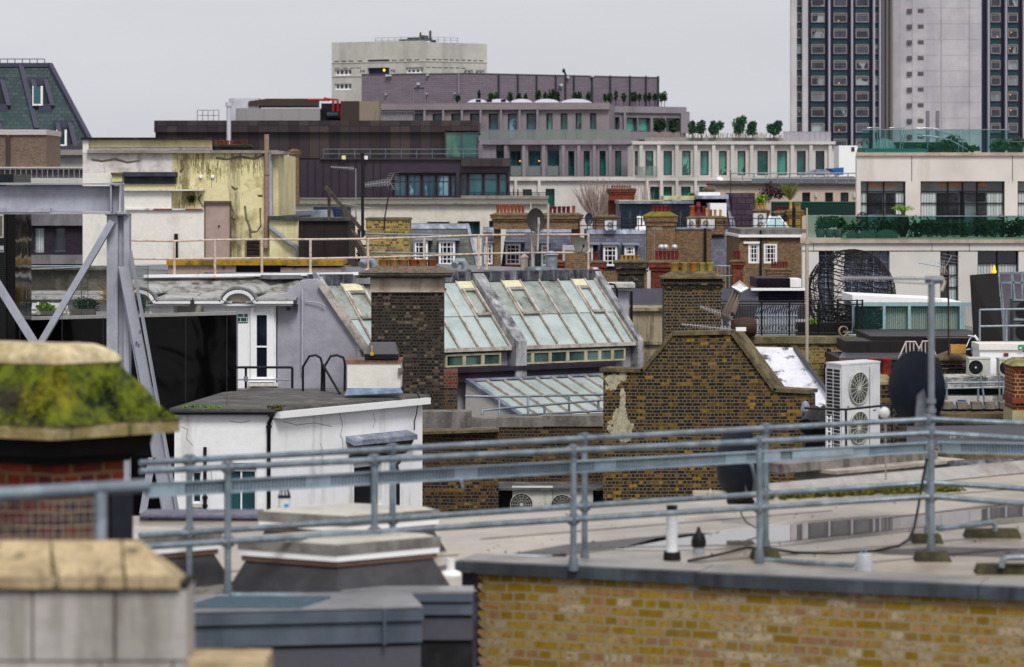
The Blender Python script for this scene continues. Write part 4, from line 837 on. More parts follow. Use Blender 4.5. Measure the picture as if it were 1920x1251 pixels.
for cx, x0, x1 in ((455, 372, 562), (270, 195, 372)):
    dm = MB(); dm.b(w, x0+16, min(x1-40, x0+150), 562, 745, -.3, .8); D1 = dm.make('dormer', WHITE, T)
    arc = lambda k_, dy=0: [(cx-31*k_*math.cos(math.pi*q/14), 561+dy-23*k_*math.sin(math.pi*q/14)) for q in range(15)]
    ar = arc(1.)
    def run(path, o, dep, th, m_, nm, gable=True):
        g = MB(); pts = [w.pt(x, y, o) for x, y in path]
        for a, b_ in zip(pts, pts[1:]): g.bar(a, b_, dep, th)
        return g.make(nm, m_, D1)
    L0, R0 = (x0-1, 558), (x1, 558)
    run([L0, (cx-36, 558)]+arc(1.08, 1)+[(cx+36, 558), R0], .98, .42, .045, mat('grey_lead_edge', '#77777a', .7, bump=0), 'lead_edge')
    run([(x0+2, 563), (cx-29, 563)]+arc(.88, 3)+[(cx+29, 563), (x1-6, 563)], .98, .40, .09, WHITE, 'moulding')
    MB().b(w, x0+6, x1-10, 567, 571, .6, 1.0).make('moulding', WHITE, D1)
    g = MB(); g.prism([w.pt(x, y, .93) for x, y in arc(.8, 3)], (0, .3, 0)); g.make('tympanum', mat('beige_tympanum', '#c5bcae', .8, bump=0), D1)
    # little lead roof that runs back over the arch
    g = MB(); t_ = [w.pt(x, y-4.5, 1.15) for x, y in ar]; b2 = [w.pt(x+14, y-5, -.5) for x, y in ar]
    for k in range(12): g.prism([t_[k], t_[k+1], b2[k+1], b2[k]], (0, 0, -.04))
    g.prism([w.pt(x0-2, 556, 1.2), w.pt(cx-32, 556, 1.2), w.pt(cx-20, 550, -.8), w.pt(x0+10, 550, -.8)], (0, 0, -.05)); g.prism([w.pt(cx+32, 556, 1.2), w.pt(x1, 556, 1.2), w.pt(x1, 550, -.8), w.pt(cx+45, 550, -.8)], (0, 0, -.05))
    g.make('lead_roof', mat('smooth_pale_lead', '#a9a9a9', .7, c2='#8b8b88', sc_=2, c3='#6d6d68', sk_=4, fine=.12, bump=.1), D1)
window(T, w, 482, 511, 583, 708, WCLEAN, DARKG, 1, [.49], .07, .8, .1, name='sash_window')
g = MB(); g.b(w, 476, 482, 575, 712, .8, .9); g.b(w, 511, 519, 572, 712, .8, .88); g.b(w, 473, 520, 707, 712, .8, 1.); g.make('window_surround', WCLEAN, T)
MB().b(w, 444, 470, 604, 745, .8, .86).make('panel_door', WCLEAN, T)
MB().b(w, 443, 470, 586, 603, .8, .86).make('glass_block_light', brick('glass_block', ['#2c4a46', '#37564f', '#24403e'], '#9fb0ac', None, bw=.16, bh=.11, ms=.012, squash=1, rough=.2), T)
g = MB(); g.b(w, 474, 528, 714, 719, .8, 1.1); g.b(w, 476, 524, 719, 735, .8, .9); g.make('sill', FLK, T)
g = MB(); g.prism([P(440, 742, 70), P(560, 742, 70), P(660, 742, 71), P(660, 728, 73), P(440, 728, 73)], (0, 0, -.3)); struct('terrace_floor', g, mat('wet_concrete', '#76767a', .7, c2='#5f5f62', sc_=2, fine=.15))
railing('black_railing', 'short black railing with scaffold clamp in front of the sash window', 'railing', BLACKP, [[P(443, 689, 68), P(548, 689, 68)]], [(P(461, 728, 68), P(461, 689, 68)), (P(548, 728, 68), P(548, 689, 68))], .03)
g = MB(); g.tube([P(443, 712, 67.9), P(546, 712, 67.9)], .018, 8); g.lathe(P(461, 711, 67.9), [(.05, -.06), (.05, .06)], 8)
one('scaffold_tube', g, GALV, 'thin galvanised tube clamped to the short black railing', 'tube')
T = thing('ladder_hoop', 'pair of black handrail hoops at the top of a roof ladder', 'ladder', P(600, 735, 62))
for x0, x1, dx in ((568, 604, 30), (608, 647, -8)):
    MB().tube([P(x0, 735, 62), P(x0, 688, 62), P(x0+12, 668, 62), P(x0+24, 666, 62), P(x1-3, 671, 62), P(x1, 682, 62), P(x1-1, 735, 62)], .027, 8).make('hoop', BLACKP, T)
MB().tube([P(603, 680, 62), P(637, 738, 61)], .027, 8).make('brace', BLACKP, T)

# ---------------- cream railing on the roof deck ----------------
xs = [(327, 452, 486, 520, 75.4), (403, 450, 485, 520, 75.4), (491, 449, 484, 519, 75.5), (582, 449, 485, 517, 75.6), (690, 448, 483, 508, 76.2), (795, 445, 480, 510, 77.5), (897, 441, 476, 509, 78.6), (1000, 440, 474, 510, 79.4), (1103, 440, 474, 511, 80)]
railing('cream_railing', 'long cream painted railing along the mansard roof edge', 'railing', CREAMRAIL,
    [[P(243, 451, 75.3)]+[P(x, a, Y) for x, a, b_, c_, Y in xs], [P(243, 485, 75.3)]+[P(x, b_, Y) for x, a, b_, c_, Y in xs]],
    [(P(x, c_, Y), P(x, a, Y)) for x, a, b_, c_, Y in xs]+[(P(912, 508, 81), P(912, 444, 81))], .035, feet=True, kr=.028)
railing('galvanised_railing', 'galvanised railing passing behind the yellow brick chimney', 'railing', GALV, [[P(685, 438, 81.5), P(905, 444, 80.8)], [P(697, 473, 81.5), P(905, 478, 80.8)]], [(P(905, 500, 80.8), P(905, 444, 80.8)), (P(776, 500, 81.2), P(776, 440, 81.2))], .028)
# yellow edged kerb on the deck
T = thing('roof_hatch', 'low pinkish roof kerb with a yellow painted edge', 'roof hatch', P(480, 515, 78))
for x0, x1, y0 in ((315, 442, 498), (526, 640, 502)): MB().b(FW(78), x0, x1, y0, 514, -2, 0).make('kerb', mat('pinkish_kerb', '#9d8b84', .9, c2='#6d5d57', sc_=3, th=(.55, .66), fine=.15), T)
g = MB(); g.b(FW(78), 313, 643, 488, 497.5, -2.2, .1); g.make('lid', mat('yellow_edge', '#a07c24', .8, c2='#6c5a2a', sc_=2, th=(.45, .6), fine=.2), T)
g = MB(); g.b(FW(78), 442.2, 525.8, 498, 514, -2, -.3); g.make('void', BLACKP, T)
# vents on the deck
VP = mat('grey_vent_pipe', '#8e98a2', .45, .3, bump=0)
g = MB(); g.tube([P(858, 508, 78.4)+V((0, 0, 0)), P(872, 506, 79), P(872, 497, 79), P(868, 490, 79), P(858, 490, 79), P(852, 498, 78.8)][1:], .1, 10)
one('vent_pipe', g, VP, 'grey gooseneck vent pipe left of the sloping glass ridge', 'vent')
g = MB(); g.tube([P(702, 510, 77), P(702, 497, 77), P(697, 488, 77), P(686, 487, 77), P(678, 497, 76.8)], .11, 10)
one('vent_pipe', g, VP, 'pale gooseneck vent pipe beside the sooty chimney cap', 'vent')
for x, y0, y1, r_, lb, m_ in ((983, 483, 510, .1, 'short pinkish vent pipe on the roof deck', CREAMRAIL), (1034, 478, 510, .16, 'grey square cowl vent with a conical cap on the deck', VP)):
    g = MB(); g.lathe(P(x, y1, 80), [(r_, 0), (r_, (y1-y0)*.0148)], 10); g.lathe(P(x, y0, 80), [(r_*1.3, 0), (r_*.2, .12)], 10); one('vent_pipe', g, m_, lb, 'vent')
g = MB(); g.tube([P(996, 500, 79.3), P(996, 488, 79.3)], .05, 8); g.lathe(P(1007, 508, 79.3), [(.35, 0), (.35, .1), (.2, .12)], 12)
one('cable_reel', g, GALVD, 'small round cable fixing on the roof deck below the dark dish', 'fixing')
dish('dark mesh satellite dish on a pale pole above the cream railing', P(1005, 413, 79), .34, mat('dark_mesh_dish', '#3b3635', .6, fine=.1), (.25, -1, .15), (P(998, 508, 79.2), P(995, 380, 79.2)), mat('pale_pole', '#aaa49f', .5, bump=0), sx=.75)
dish('grey satellite dish at the right end of the cream railing', P(1089, 459, 79.8), .22, mat('grey_dish', '#65665f', .5, fine=.1), (.35, -1, .2), (P(1103, 470, 80), P(1100, 462, 80)), BLACKP)
g = MB(); g.tube([P(1008, 470, 79), P(1010, 408, 79)], .03, 8); g.tube([P(1027, 472, 120), P(1028, 382, 120)], .05, 8)
one('aerial_mast', g, mat('pale_pole', ''), 'pair of pale aerial masts rising beside the dark mesh dish', 'mast')
# ---------------- sooty chimney in front of the glass ----------------
Y = 70; w = FW(Y)
T = thing('chimney', 'big sooty brick chimney with a stone band and six clay pots', 'chimney', w.pt(765, None, -.6))
MB().b(w, 696, 831, 548, 770, -1.25, 0).make('stack', BRKD, T)
MB().b(w, 756, 856, 700, None, -1.35, -.05).make('base', brick('mixed_flank_brick', ['#3a3128', '#4f3d2c', '#2c2826', '#5d4628', '#33302b'], '#5f5545', '#1f1d1c', (.5, .66), .8, sooty=.6, fine=.35), T)
MB().b(w, 831.2, 857, 697, 728, -1.2, -.03).make('red_patch', brick('red_patch_brick', ['#6b2f22', '#7a3a28', '#5c2a20'], '#6b5f50'), T)
MB().b(w, 694, 832, 522, 544, -1.27, .02).make('stone_band', mat('stone_band', '#b3a796', .9, c2='#988b7a', sc_=1.5, c3='#7d6f60', sk_=3, fine=.1), T)
MB().b(w, 691, 835, 544, 548, -1.3, .06).make('stone_band', mat('stone_band', ''), T)
MB().b(w, 696, 831, 516.5, 522, -1.25, .01).make('soot_course', BRKD, T)
g = MB(); a = .2
for y0, y1, o in ((510, 515.5, .30), (515.5, 520, .2)): g.b(w, 696-o*76, 831+o*76, y0, y1, -1.25-o, o)
g.make('cornice', mat('dark_mortar_cornice', '#6b675f', .9, c2='#4b4842', sc_=2, fine=.2), T)
g = MB(); q0 = [(678, .33), (849, .33), (849, -1.5), (678, -1.5)]; q1 = [(705, -.1), (818, -.1), (818, -1.1), (705, -1.1)]
g.hexa([w.pt(x, 511, o) for x, o in q0]+[w.pt(x, 500, o) for x, o in q1]); g.make('mortar_flaunching', mat('pebbly_flaunching', '#75675a', .95, c2='#4e453c', sc_=9, fine=.4, fs=30, bump=.8, bs=40), T)
for x, m_ in ((718, '#a8703f'), (737, '#a67f55'), (755, '#a3794f'), (774, '#a04f2a'), (791, '#a67c4c'), (809, '#963f22')):
    pot_mb(w.pt(x, 503.5, -.5), .125, .21, 1).make('pot', mat('clay_'+m_[1:], m_, .85, c2='#7d5a3c', sc_=5, fine=.15), T)
plant('weeds', 'small yellow flowering weeds growing behind the chimney pots', w.pt(716, 488, -.6), .1, .06, .08, mat('weed', '#7b7a20', .7), 60, .04, cat='weeds')
# ---------------- terrace with planters over the black glass box ----------------
w = FW(65)
g = MB(); g.prism([P(-40, 594, 63), P(285, 594, 63), P(285, 584, 70), P(-40, 584, 70)], (0, 0, -.2)); struct('terrace_floor', g, mat('terrace_paving', '#8d8a86', .8, c2='#7b7874', sc_=2))
GT = glass('terrace_glass', '#7d8c86', r=.05, vary=0, alpha=(.03, '#f3f8f5'))
T = thing('glass_balustrade', 'frameless glass balustrade around the planted terrace', 'balustrade', P(150, 590, 63.5))
for x0, x1, Y, y0 in ((35, 164, 63.3, 503), (166, 278, 63.3, 503)): 
    MB().b(FW(Y), x0, x1, y0, 592, 0, .02).make('glass_panel', GT, T)
for x in (36, 153, 165, 278): MB().b(FW(63.28), x-.5, x+.6, 501, 592, 0, .03).make('glass_edge', glass('glass_edge', '#2d4b42', vary=0), T)
g = MB(); g.tube([P(33, 506, 63.2), P(165, 501, 63.2)], .02, 6); g.tube([P(30, 499, 67), P(279, 499, 67)], .02, 6); g.make('handrail', GALV, T)
TR = mat('grey_trough', '#6d6a66', .8, fine=.1)
for x0, x1, y0, y1, hy, lb, lm in ((130, 178, 580, 596, 559, 'clipped box hedge in a grey trough on the terrace', LEAFD), (74, 116, 583, 596, 570, 'low bright green plants in a trough on the terrace', LEAFB), (34, 55, 582, 596, 562, 'dark leafy plant behind the left end of the balustrade', LEAFD), (246, 270, 583, 596, 556, 'dark green shrub behind the steel column', LEAFD)):
    T = thing('planter', lb, 'planter', P((x0+x1)/2, y1, 64)); MB().b(FW(64), x0+2, x1-2, y0, y1, -.35, 0).make('trough', TR, T)
    g = MB(); c = P((x0+x1)/2, (hy+y0)/2+1, 64.2)
    for k in range(6): g.leaves(c+V((R(-.35, .35)*(x1-x0)/82, 0, R(-.05, .05))), (x1-x0)/82*.35, .18, (y0-hy)/82*.55, 110, .055, .02)
    g.make('foliage', lm, T)
T = thing('planter', 'golden ornamental grass in a pot behind the steel column', 'planter', P(222, 594, 64.5))
MB().lathe(P(222, 594, 64.6), [(.15, 0), (.2, .2)], 10).make('pot', TR, T)
g = MB(); c = P(222, 580, 64.6)
for k in range(420):
    a = R(0, 6.28); q = R(.1, .5); tip = c+V((q*math.cos(a), q*math.sin(a)*.5, R(.25, .62)-q*.2)); m_ = c+(tip-c)*.5+V((0, 0, .09)); g.bar(c, m_, .016); g.bar(m_, tip, .012)
g.make('grass', mat('golden_grass', '#a8863c', .8, c2='#7d7434', sc_=4), T)
CH = mat('white_chair', '#d4d4d2', .5, bump=0)
for dx, lb, fl in ((0, 'white slatted garden chair at the left end of the terrace', 1), (42, 'white garden chair with its back to the hedge trough', -1)):
    T = thing('garden_chair', lb, 'chair', P(62+dx, 596, 66), 'white garden chairs on the terrace'); x0, x1 = 50+dx, 70+dx+(14 if dx else 0)
    MB().bar(P(x0, 585, 66), P(x1, 585, 66), .4, .04).make('seat', CH, T)
    g = MB()
    for k in range(3): g.bar(P(x0+2, 570+4*k, 66.1), P(x1-1, 570+4*k, 66.1), .05, .045)
    g.make('backrest', CH, T)
    for x in (x0, x1): MB().tube([P(x+fl*2, 568, 66.1), P(x, 584, 66), P(x-fl*2, 596, 65.9)], .035, 6).make('leg', CH, T)
    for x in (x0, x1): MB().bar(P(x, 577, 66.1), P(x+fl, 577, 65.7), .05, .03).make('armrest', CH, T)
w = FW(71)
g = MB(); g.b(w, 30, 225, 506, 545, -1, 0); g.b(w, 30, 235, 502, 506, -1, .2)
one('garden_wall', g, mat('grimy_wall', '#4e4a42', .9, c2='#7b7468', sc_=1.2, th=(.5, .65), fine=.3), 'grimy dark wall seen through the terrace glass', 'wall')
g = MB(); g.b(w, 52, 225, 553, 560, -.3, .6); g.b(w, 56, 225, 560, 590, -.3, .3)
one('parapet', g, WEATH, 'low weathered white parapet seen through the terrace glass', 'parapet')

# ---------------- black mirrored glass box ----------------
BG = mat('black_mirror_glass', '#060506', .08, fine=0, bump=0, spec=.2)
N = NT.__new__(NT); N.t = BG.node_tree; N.b = N.t.nodes['Principled BSDF']; N.tc = [x for x in N.t.nodes if x.type == 'TEX_COORD'][0]
N.bump(N.noise(.8, 1, dist=1.6), .05, .2)
BT = mat('black_back_panel', '#100f10', .25, fine=.1, bump=0)
w = FW(62)
T = thing('black_glass_box', 'long box of black mirrored glass panels with a pale capping', 'building', w.pt(200, None, -3))
for x0, x1 in ((-60, 37), (38, 116), (117, 193), (194, 271), (272, 348), (349, 425), (426, 443)): MB().b(w, x0+.3, x1+.3, 590+(3 if x0 < 200 else 0)-(x0-250)*.02, 800, -.06, 0).make('glass_panel', BG, T)
MB().b(w, -60, 442, 592, None, -.5, -.07).make('body', BG, T)
g = MB(); g.bar(P(-60, 600, 61.9), P(250, 592, 61.9), .2, .07); g.bar(P(250, 592, 61.9), P(443, 587, 61.9), .2, .07); g.make('capping', mat('pale_capping', '#8f8d8c', .6, bump=0), T)
w = FW(58)
g = MB()
for x in (37.5, 116.5, 193.5, 271.5, 348.5, 425.5): g = MB(); g.b(w, x-.4, x+.4, 594, 800, 0, .012); g.make('panel_joint', mat('grey_joint', '#3c3b3d', .5, bump=0), T)
w = FW(58)
T = thing('black_clad_column', 'black ribbed service column at the left edge', 'column', w.pt(10, None, -1))
MB().b(w, -60, 12, 343, None, -2, 0).make('body', BT, T); MB().b(w, 12.2, 28, 380, None, -2, -.05).make('side_panel', BG, T)
g = MB()
for k in range(34): g.b(w, -60, 11.5, 448+4.2*k, 450+4.2*k, 0, .02)
g.make('rib', mat('black_rib', '#1c1c1f', .4, bump=0), T)
MB().b(w, -60, 27, 327, 342, -2, .1).make('head_box', mat('dark_teal_box', '#0e2024', .3, bump=0), T)
g = MB(); g.b(w, -10, 7, 402, 446, 0, .03); g.m = 1; g.b(w, -10, 5, 405, 443, .031, .04); g.make('access_panel', [CREAMRAIL, mat('panel_face', '#5c615e', .6, bump=0)], T)
g = MB(); g.b(w, -4, 7.5, 461, 473, .02, .04); g.m = 1; g.b(w, -3, 1.5, 469, 471.5, .041, .045); g.b(w, 2.5, 6, 469, 471.5, .041, .045); one('small_sign', g, [mat('pale_notice', '#9ba3a3', .5, bump=0), BLACKP], 'small pale notice on the black column at the left edge', 'sign')

# ---------------- grey steel frame ----------------
Y = 54; w = FW(Y)
T = thing('steel_frame', 'big grey painted steel gantry frame with raking braces', 'steel frame', w.pt(222, None, -.2))
g = MB(); g.b(w, -80, 222, 349, 397, -.12, -.10); g.b(w, -80, 230, 343.5, 346.5, -.3, .12); g.b(w, -80, 240, 398, 401.5, -.3, .12); g.b(w, 208, 210.5, 346.5, 398, -.28, .1); g.b(w, 227, 229, 346.5, 398, -.3, .11); g.make('beam', STEEL, T)
MB().b(w, -80, 96, 390, 398, -.1, .14).make('cable_cover', mat('cable_cover', '#a5a5ae', .5, c2='#9494a0', sc_=3, bump=0), T)
g = MB(); g.b(w, 200, 220, 402, None, -.02, .0); g.b(w, 200, 202.5, 402, None, -.35, -.02); g.b(w, 219, 221, 402, None, -.3, -.02); g.b(w, 221, 232, 402, None, -.17, -.15); g.b(w, 232, 242, 402, None, -.32, .0); g.b(w, 198, 242, 401.6, 404, -.35, .05); g.make('column', STEEL, T)
def ibar(p, q, m_, w_, d_, nm): 
    g = MB(); p, q = V(p), V(q); ax = (q-p).normalized(); e = V((1, 0, 0)); off = V((w_*.5, 0, 0))
    g.bar(p-off, q-off, d_, .02) ; g.bar(p+off, q+off, d_, .02); g.bar(p, q, .02, w_); return g.make(nm, m_, T)
g = MB(); g.bar(P(211, 415, 53.9), P(70, 655, 53.9), .2, .12); g.make('brace', STEEL, T)
g = MB(); g.bar(P(-25, 500, 53.9), P(75, 660, 53.9), .2, .13); g.make('brace', STEEL, T)
g = MB()
def lb(x0, y0, x1, y1, wpx): g.prism([P(x0-wpx/2, y0, 53.7), P(x0+wpx/2, y0, 53.7), P(x1+wpx/2, y1, 53.7), P(x1-wpx/2, y1, 53.7)], (0, .03, 0))
lb(232, 500, 275, 725, 20); lb(275, 725, 318, 960, 26)
g.prism([P(221, 500, 53.75), P(222.5, 500, 53.75), P(305, 960, 53.75), P(303, 960, 53.75)], (0, .35, 0)); g.prism([P(241.5, 470, 53.6), P(243, 470, 53.6), P(332, 960, 53.6), P(330, 960, 53.6)], (0, .35, 0))
g.make('raking_leg', STEEL, T)
g = MB(); lb(285, 858, 268, 962, 14); g.make('brace', STEEL, T)
g = MB()
for x, y in ((243/1+0, 560), (236, 582), (240, 586)): g.lathe(P(x+20, y+60, 53.68), [(.02, 0), (.02, .02)], 8, 'y')
for x in (206, 214): 
    for y in (399, ): g.lathe(P(x+4, y, 53.85), [(.02, 0), (.02, .05)], 6, 'y')
g.make('bolts', GALVD, T)

# ---------------- white house ----------------
Lw = Wall(327, 57.2, 510, 57); Rw = Wall(510, 57, 792, 60.9)
FELT = mat('roof_felt', '#5b5a57', .9, c2='#474642', sc_=1.2, c3='#787672', sk_=2, fine=.2, fs=12, bump=.3)
HW = mat('white_house_render', '#f2f2f5', .75, c2='#dddde0', sc_=.7, th=(.5, .75), c3='#b5b2ab', sk_=3, sth=(.54, .76), fine=.05, fs=5, bump=.2, bs=20)
T = thing('white_house', 'small white rendered building with a flat felt roof', 'building', V((Lw.pt(420, 900).x, 58.5, 0)))
ops = [(664, 716, 878, 975)]; lops = [(420, 481, 868, 980), (358, 377, 884, 950)]
g = MB(); g.facade(Lw, 327, 510, 771, None, lops, .18); g.facade(Rw, 510, 792, 771, None, ops, .2, ref=510)
zt = EYE-(772-HZ)*57/F
A0, A1, A2 = V((Lw.pt(327, 771).x, 57.2, 0)), V((Lw.pt(510, 771).x, 57, 0)), V((Rw.pt(792, 771).x, 60.9, 0))
A3 = A2+V((-3.6, 2.2, 0)); A4 = V((A0.x+.6, 61.5, 0))
def plan(ps_, z0, z1, grow=0):
    c = sum(ps_, V((0, 0, 0)))/len(ps_); q = [p+(p-c).normalized()*grow for p in ps_]
    return [V((p.x, p.y, z0)) for p in q], V((0, 0, z1-z0))
a, b_ = plan([A0, A1, A2, A3, A4], 0, zt-.02, -.35); g.prism(a, b_); g.make('wall', HW, T)
a, b_ = plan([A0, A1, A2, A3, A4], zt+.004, zt+.06, .16); g = MB(); g.prism(a, b_); g.make('roof', FELT, T)
g = MB(); z_ = zt-.08; g.wbox(Rw, Rw.u(512), Rw.u(794), zt-.13, zt+.002, -.05, .2); g.make('fascia', WCLEAN, T)
g = MB(); g.tube([Lw.pt(325, 773, .12), Lw.pt(509, 773, .12)], .045, 8); g.make('gutter', BLACKP, T)
g = MB(); g.tube([Lw.pt(511, 775, .14), Lw.pt(511, 784, .14), Lw.pt(505, 793, .06), Lw.pt(505, 990, .06)], .04, 10); g.lathe(Lw.pt(511, 780, .14), [(.07, 0), (.07, .08)], 8); g.lathe(Lw.pt(505, 802, .06), [(.055, 0), (.055, .05)], 8); g.make('downpipe', BLACKP, T)
g = MB(); g.tube([Lw.pt(385.5, 838, .06), Lw.pt(385.5, 990, .06)], .035, 10)
for y in (935, 950): g.lathe(Lw.pt(385.5, y, .06), [(.055, 0), (.055, .05)], 8)
g.make('downpipe', BLACKP, T)
g = MB(); g.tube([Rw.pt(745, 865, .06), Rw.pt(738, 872, .06), Rw.pt(742, 885, .06), Rw.pt(742, 975, .06)], .04, 10); g.make('downpipe', BLACKP, T)
window(T, Lw, 420, 481, 880, 980, WCLEAN, TEALD, 2, 1, .05, -.15, .06, name='french_window')
MB().b(Lw, 420, 481, 868, 880, -.18, -.05).make('lintel', BLACKP, T)
window(T, Lw, 358, 377, 884, 945, WCLEAN, TEALD, 1, 1, .04, -.15, .06)
MB().b(Lw, 352, 384, 945, 951, -.15, .06).make('sill', WEATH, T)
MB().b(Rw, 664, 716, 880, 975, -.19, -.12, ref=664).make('door', mat('black_door', '#15161c', .4, bump=0), T)
g = MB(); g.prism([Rw.pt(646, 826, .26), Rw.pt(765, 814, .26), Rw.pt(763, 806, .0), Rw.pt(648, 818, 0)], (0, 0, -.1)); cn = g.make('canopy', LEAD, T)
g = MB(); g.prism([Rw.pt(650, 834, .22), Rw.pt(760, 822, .22), Rw.pt(760, 845, .02), Rw.pt(652, 858, .02)], (0, 0, -.05)); g.make('bracket', mat('mossy_timber', '#3c3c30', .9, c2='#55553c', sc_=5), cn)
g = MB(); pts = [Rw.pt(x, y, .02) for x, y in ((630, 768), (635, 774), (640, 790), (641, 800), (637, 815), (641, 822), (642, 842))]; g.tube(pts, .008, 5); g.make('cable', mat('painted_conduit', ''), T)
CRK = mat('hairline_crack', '#77746e', .9, bump=0)
for pts in (((340, 800), (352, 806), (349, 822), (362, 836)), ((430, 790), (452, 793), (470, 789)), ((395, 880), (398, 902), (392, 920))): MB().tube([Lw.pt(x, y, 0) for x, y in pts], .006, 4).make('crack', CRK, T)
for pts in (((530, 790), (556, 797), (590, 793), (622, 800)), ((600, 830), (606, 850), (601, 872)), ((700, 775), (703, 790), (699, 803))): MB().tube([Rw.pt(x, y, 0) for x, y in pts], .006, 4).make('crack', CRK, T)
g = MB(); pts = [Rw.pt(x, y, .16) for x, y in ((770, 736), (776, 745), (773, 752), (770, 775), (766, 790), (766, 806))]; g.tube(pts, .014, 5); g.make('cable', BLACKP, T)
for c, rx, n_, lb in ((P(377, 766, 57.2), .5, 420, 'bright green moss tuft on the felt roof edge, nearer the mossy chimney'), (P(517, 765, 56.9), .18, 160, 'yellow green moss clump on the roof corner over the downpipe')):
    g = MB(); g.leaves(c+V((0, .1, 0)), rx, .09, .06, n_, .05, .02); one('moss_tuft', g, LEAFB if n_ > 300 else mat('olive_moss', '#5b5c20', .9), lb, 'moss')
# white upstand with the black fan unit
w = FW(60)
T = thing('roof_upstand', 'white rendered chimney stub with blue lead flashing on the felt roof', 'chimney', w.pt(700, 738, -.4))
MB().b(w, 651, 751, 681, 728, -.9, 0).make('body', WR, T)
g = MB(); g.prism([w.pt(646, 741, .1), w.pt(756, 736, .1), w.pt(751, 727, .012), w.pt(651, 729, .012)], (0, .05, 0)); g.make('lead_flashing', mat('blue_lead', '#5f7089', .5, .2, c2='#7688a0', sc_=4), T)
MB().b(w, 648, 753, 675, 681, -.92, .03).make('brick_cap', mat('pinkish_mortar', '#8f6a5c', .9, c2='#6c5547', sc_=4, fine=.3), T)
T = thing('extract_fan', 'grey ribbed roof extract fan with a yellow isolator', 'fan', w.pt(714, 672, -.4))
g = MB(); q = [(686, .05), (746, .05), (746, -.6), (686, -.6)]; q2 = [(692, -.05), (740, -.05), (740, -.5), (692, -.5)]
g.hexa([w.pt(x, 664, o) for x, o in q]+[w.pt(x, 644, o) for x, o in q2]); g.make('hood', mat('dark_grey_plastic', '#4a4a52', .5, fine=.1, bump=0), T)
g = MB(); g.b(w, 684, 747, 664, 673, -.65, .08); g.make('base', BLACKP, T)
g = MB(); g.b(w, 695, 701, 660, 666, .1, .14); g.b(w, 697, 698.5, 648, 660, .06, .1); g.make('isolator', mat('yellow_plastic', '#c9a21c', .5, bump=0), T)
g = MB(); g.b(w, 747, 756, 690, 702, -.05, .08); one('socket_box', g, mat('old_box', '#77716a', .6, c2='#4b4742', sc_=8), 'small grimy junction box on the white chimney stub', 'box')

# ---------------- brick walls and parapets right of the white house ----------------
w = FW(63.5)
T = thing('brick_wall', 'brown brick yard wall with a thin tiled coping beside the white house', 'wall', w.pt(860, None, -.2))
MB().b(w, 785, 935, 812, None, -.35, 0).make('wall', BRKY, T)
g = MB(); g.prism([P(756, 811, 63.3), P(936, 805, 63.3), P(936, 802, 63.8), P(770, 803, 63.8)], (0, 0, -.06)); g.make('coping', CAPM, T)
CON = mat('stained_concrete', '#76726d', .9, c2='#55524f', sc_=1.5, th=(.45, .62), c3='#8f8b86', sk_=3, fine=.2, fs=14, bump=.4)
w = FW(66.5)
T = thing('parapet_wall', 'stained concrete parapet over a brown brick wall below the lower glass roof', 'wall', w.pt(1000, None, -.3))
MB().b(w, 930, 1160, 801, None, -.5, 0).make('wall', BRKY, T)
g = MB(); g.b(w, 884, 932, 785, 801, -.6, .05); g.b(w, 932.2, 1018, 783, 801, -.55, .03); g.b(w, 1018.2, 1150, 780, 799.5, -.55, .04); g.make('parapet', CON, T)
MB().b(w, 786, 883.8, 772, 803, -.6, .1).make('parapet', CON, T)
w = FW(64.5)
T = thing('concrete_recess', 'dark concrete recess holding two cream air conditioners', 'recess', w.pt(1030, 975, -.4))
g = MB(); g.b(w, 934, 1131, 910, 990, -.3, -.1); g.b(w, 932, 1132, 907, 911, -.4, 1.); g.b(w, 934, 962, 911, 990, -.1, .1); g.b(w, 1113, 1131, 911, 990, -.1, .1); g.make('surround', mat('dark_concrete', '#4a4a4b', .9, c2='#6b6b6a', sc_=3, fine=.25), T)
ACM = mat('cream_casing', '#b9bab0', .5, c2='#a9aaa0', sc_=2, c3='#8c8b80', sk_=5, sth=(.62, .8), fine=.05, bump=.03)
ACW = mat('white_casing', '#ccccce', .45, c2='#bcbcbd', sc_=1.5, c3='#a3a3a0', sk_=4, sth=(.62, .8), fine=.03, bump=.02)
FANM = mat('fan_void', '#2b2b2b', .6, c2='#3d3c3a', sc_=6, fine=.1, bump=0)
ac_unit('left cream air conditioner in the dark concrete recess', 961, 1036, 914, 985, 63.6, .35, [(978, 946, 21)], ACM, FANM)
ac_unit('right cream air conditioner in the dark concrete recess', 1037, 1112, 917, 985, 63.6, .35, [(1054, 948, 21)], ACM, FANM)
# ---------------- terrace of slate mansards, middle distance ----------------
def mansard(label, x0, x1, y0, y1, Y, m=SLATE, xr=None, lead=8, group='slate mansard houses', run=1.6, xl=None, name='mansard_house'):
    """front slope from (y1, Y) up to (y0, Y+run) with a lead roll at its top; walls under it. xr / xl: slanted bottom corners"""
    T = thing(name, label, 'house', P((x0+x1)/2, HZ+EYE*F/Y, Y+2), group); xr = xr or x1; xl = xl or x0; k = (Y+run)/Y
    top = lambda x: P(x, y0, Y+run)
    g = MB(); g.prism([P(xl, y1, Y), P(xr, y1, Y), top(x1), top(x0)], (0, 5, 0)); g.make('roof', m, T)
    g = MB(); a = (y1-y0-lead)/(y1-y0); q = lambda x, y, o: P(x, y, Y+run*(y1-y)/(y1-y0)-o)
    g.prism([q(x0, y0+lead, .06), q(x1+(xr-x1)*lead/(y1-y0), y0+lead, .06), q(x1, y0-.5, .06), q(x0, y0-.5, .06)], (0, .1, 0)); g.bar(P(xr, y1, Y-.05), P(x1, y0, Y+run-.05), .15); g.make('lead_roll', LEAD, T)
    g = MB(); g.b(FW(Y), xl, xr, y1, None, -4, .1); g.make('wall', BRKB, T)
    return T
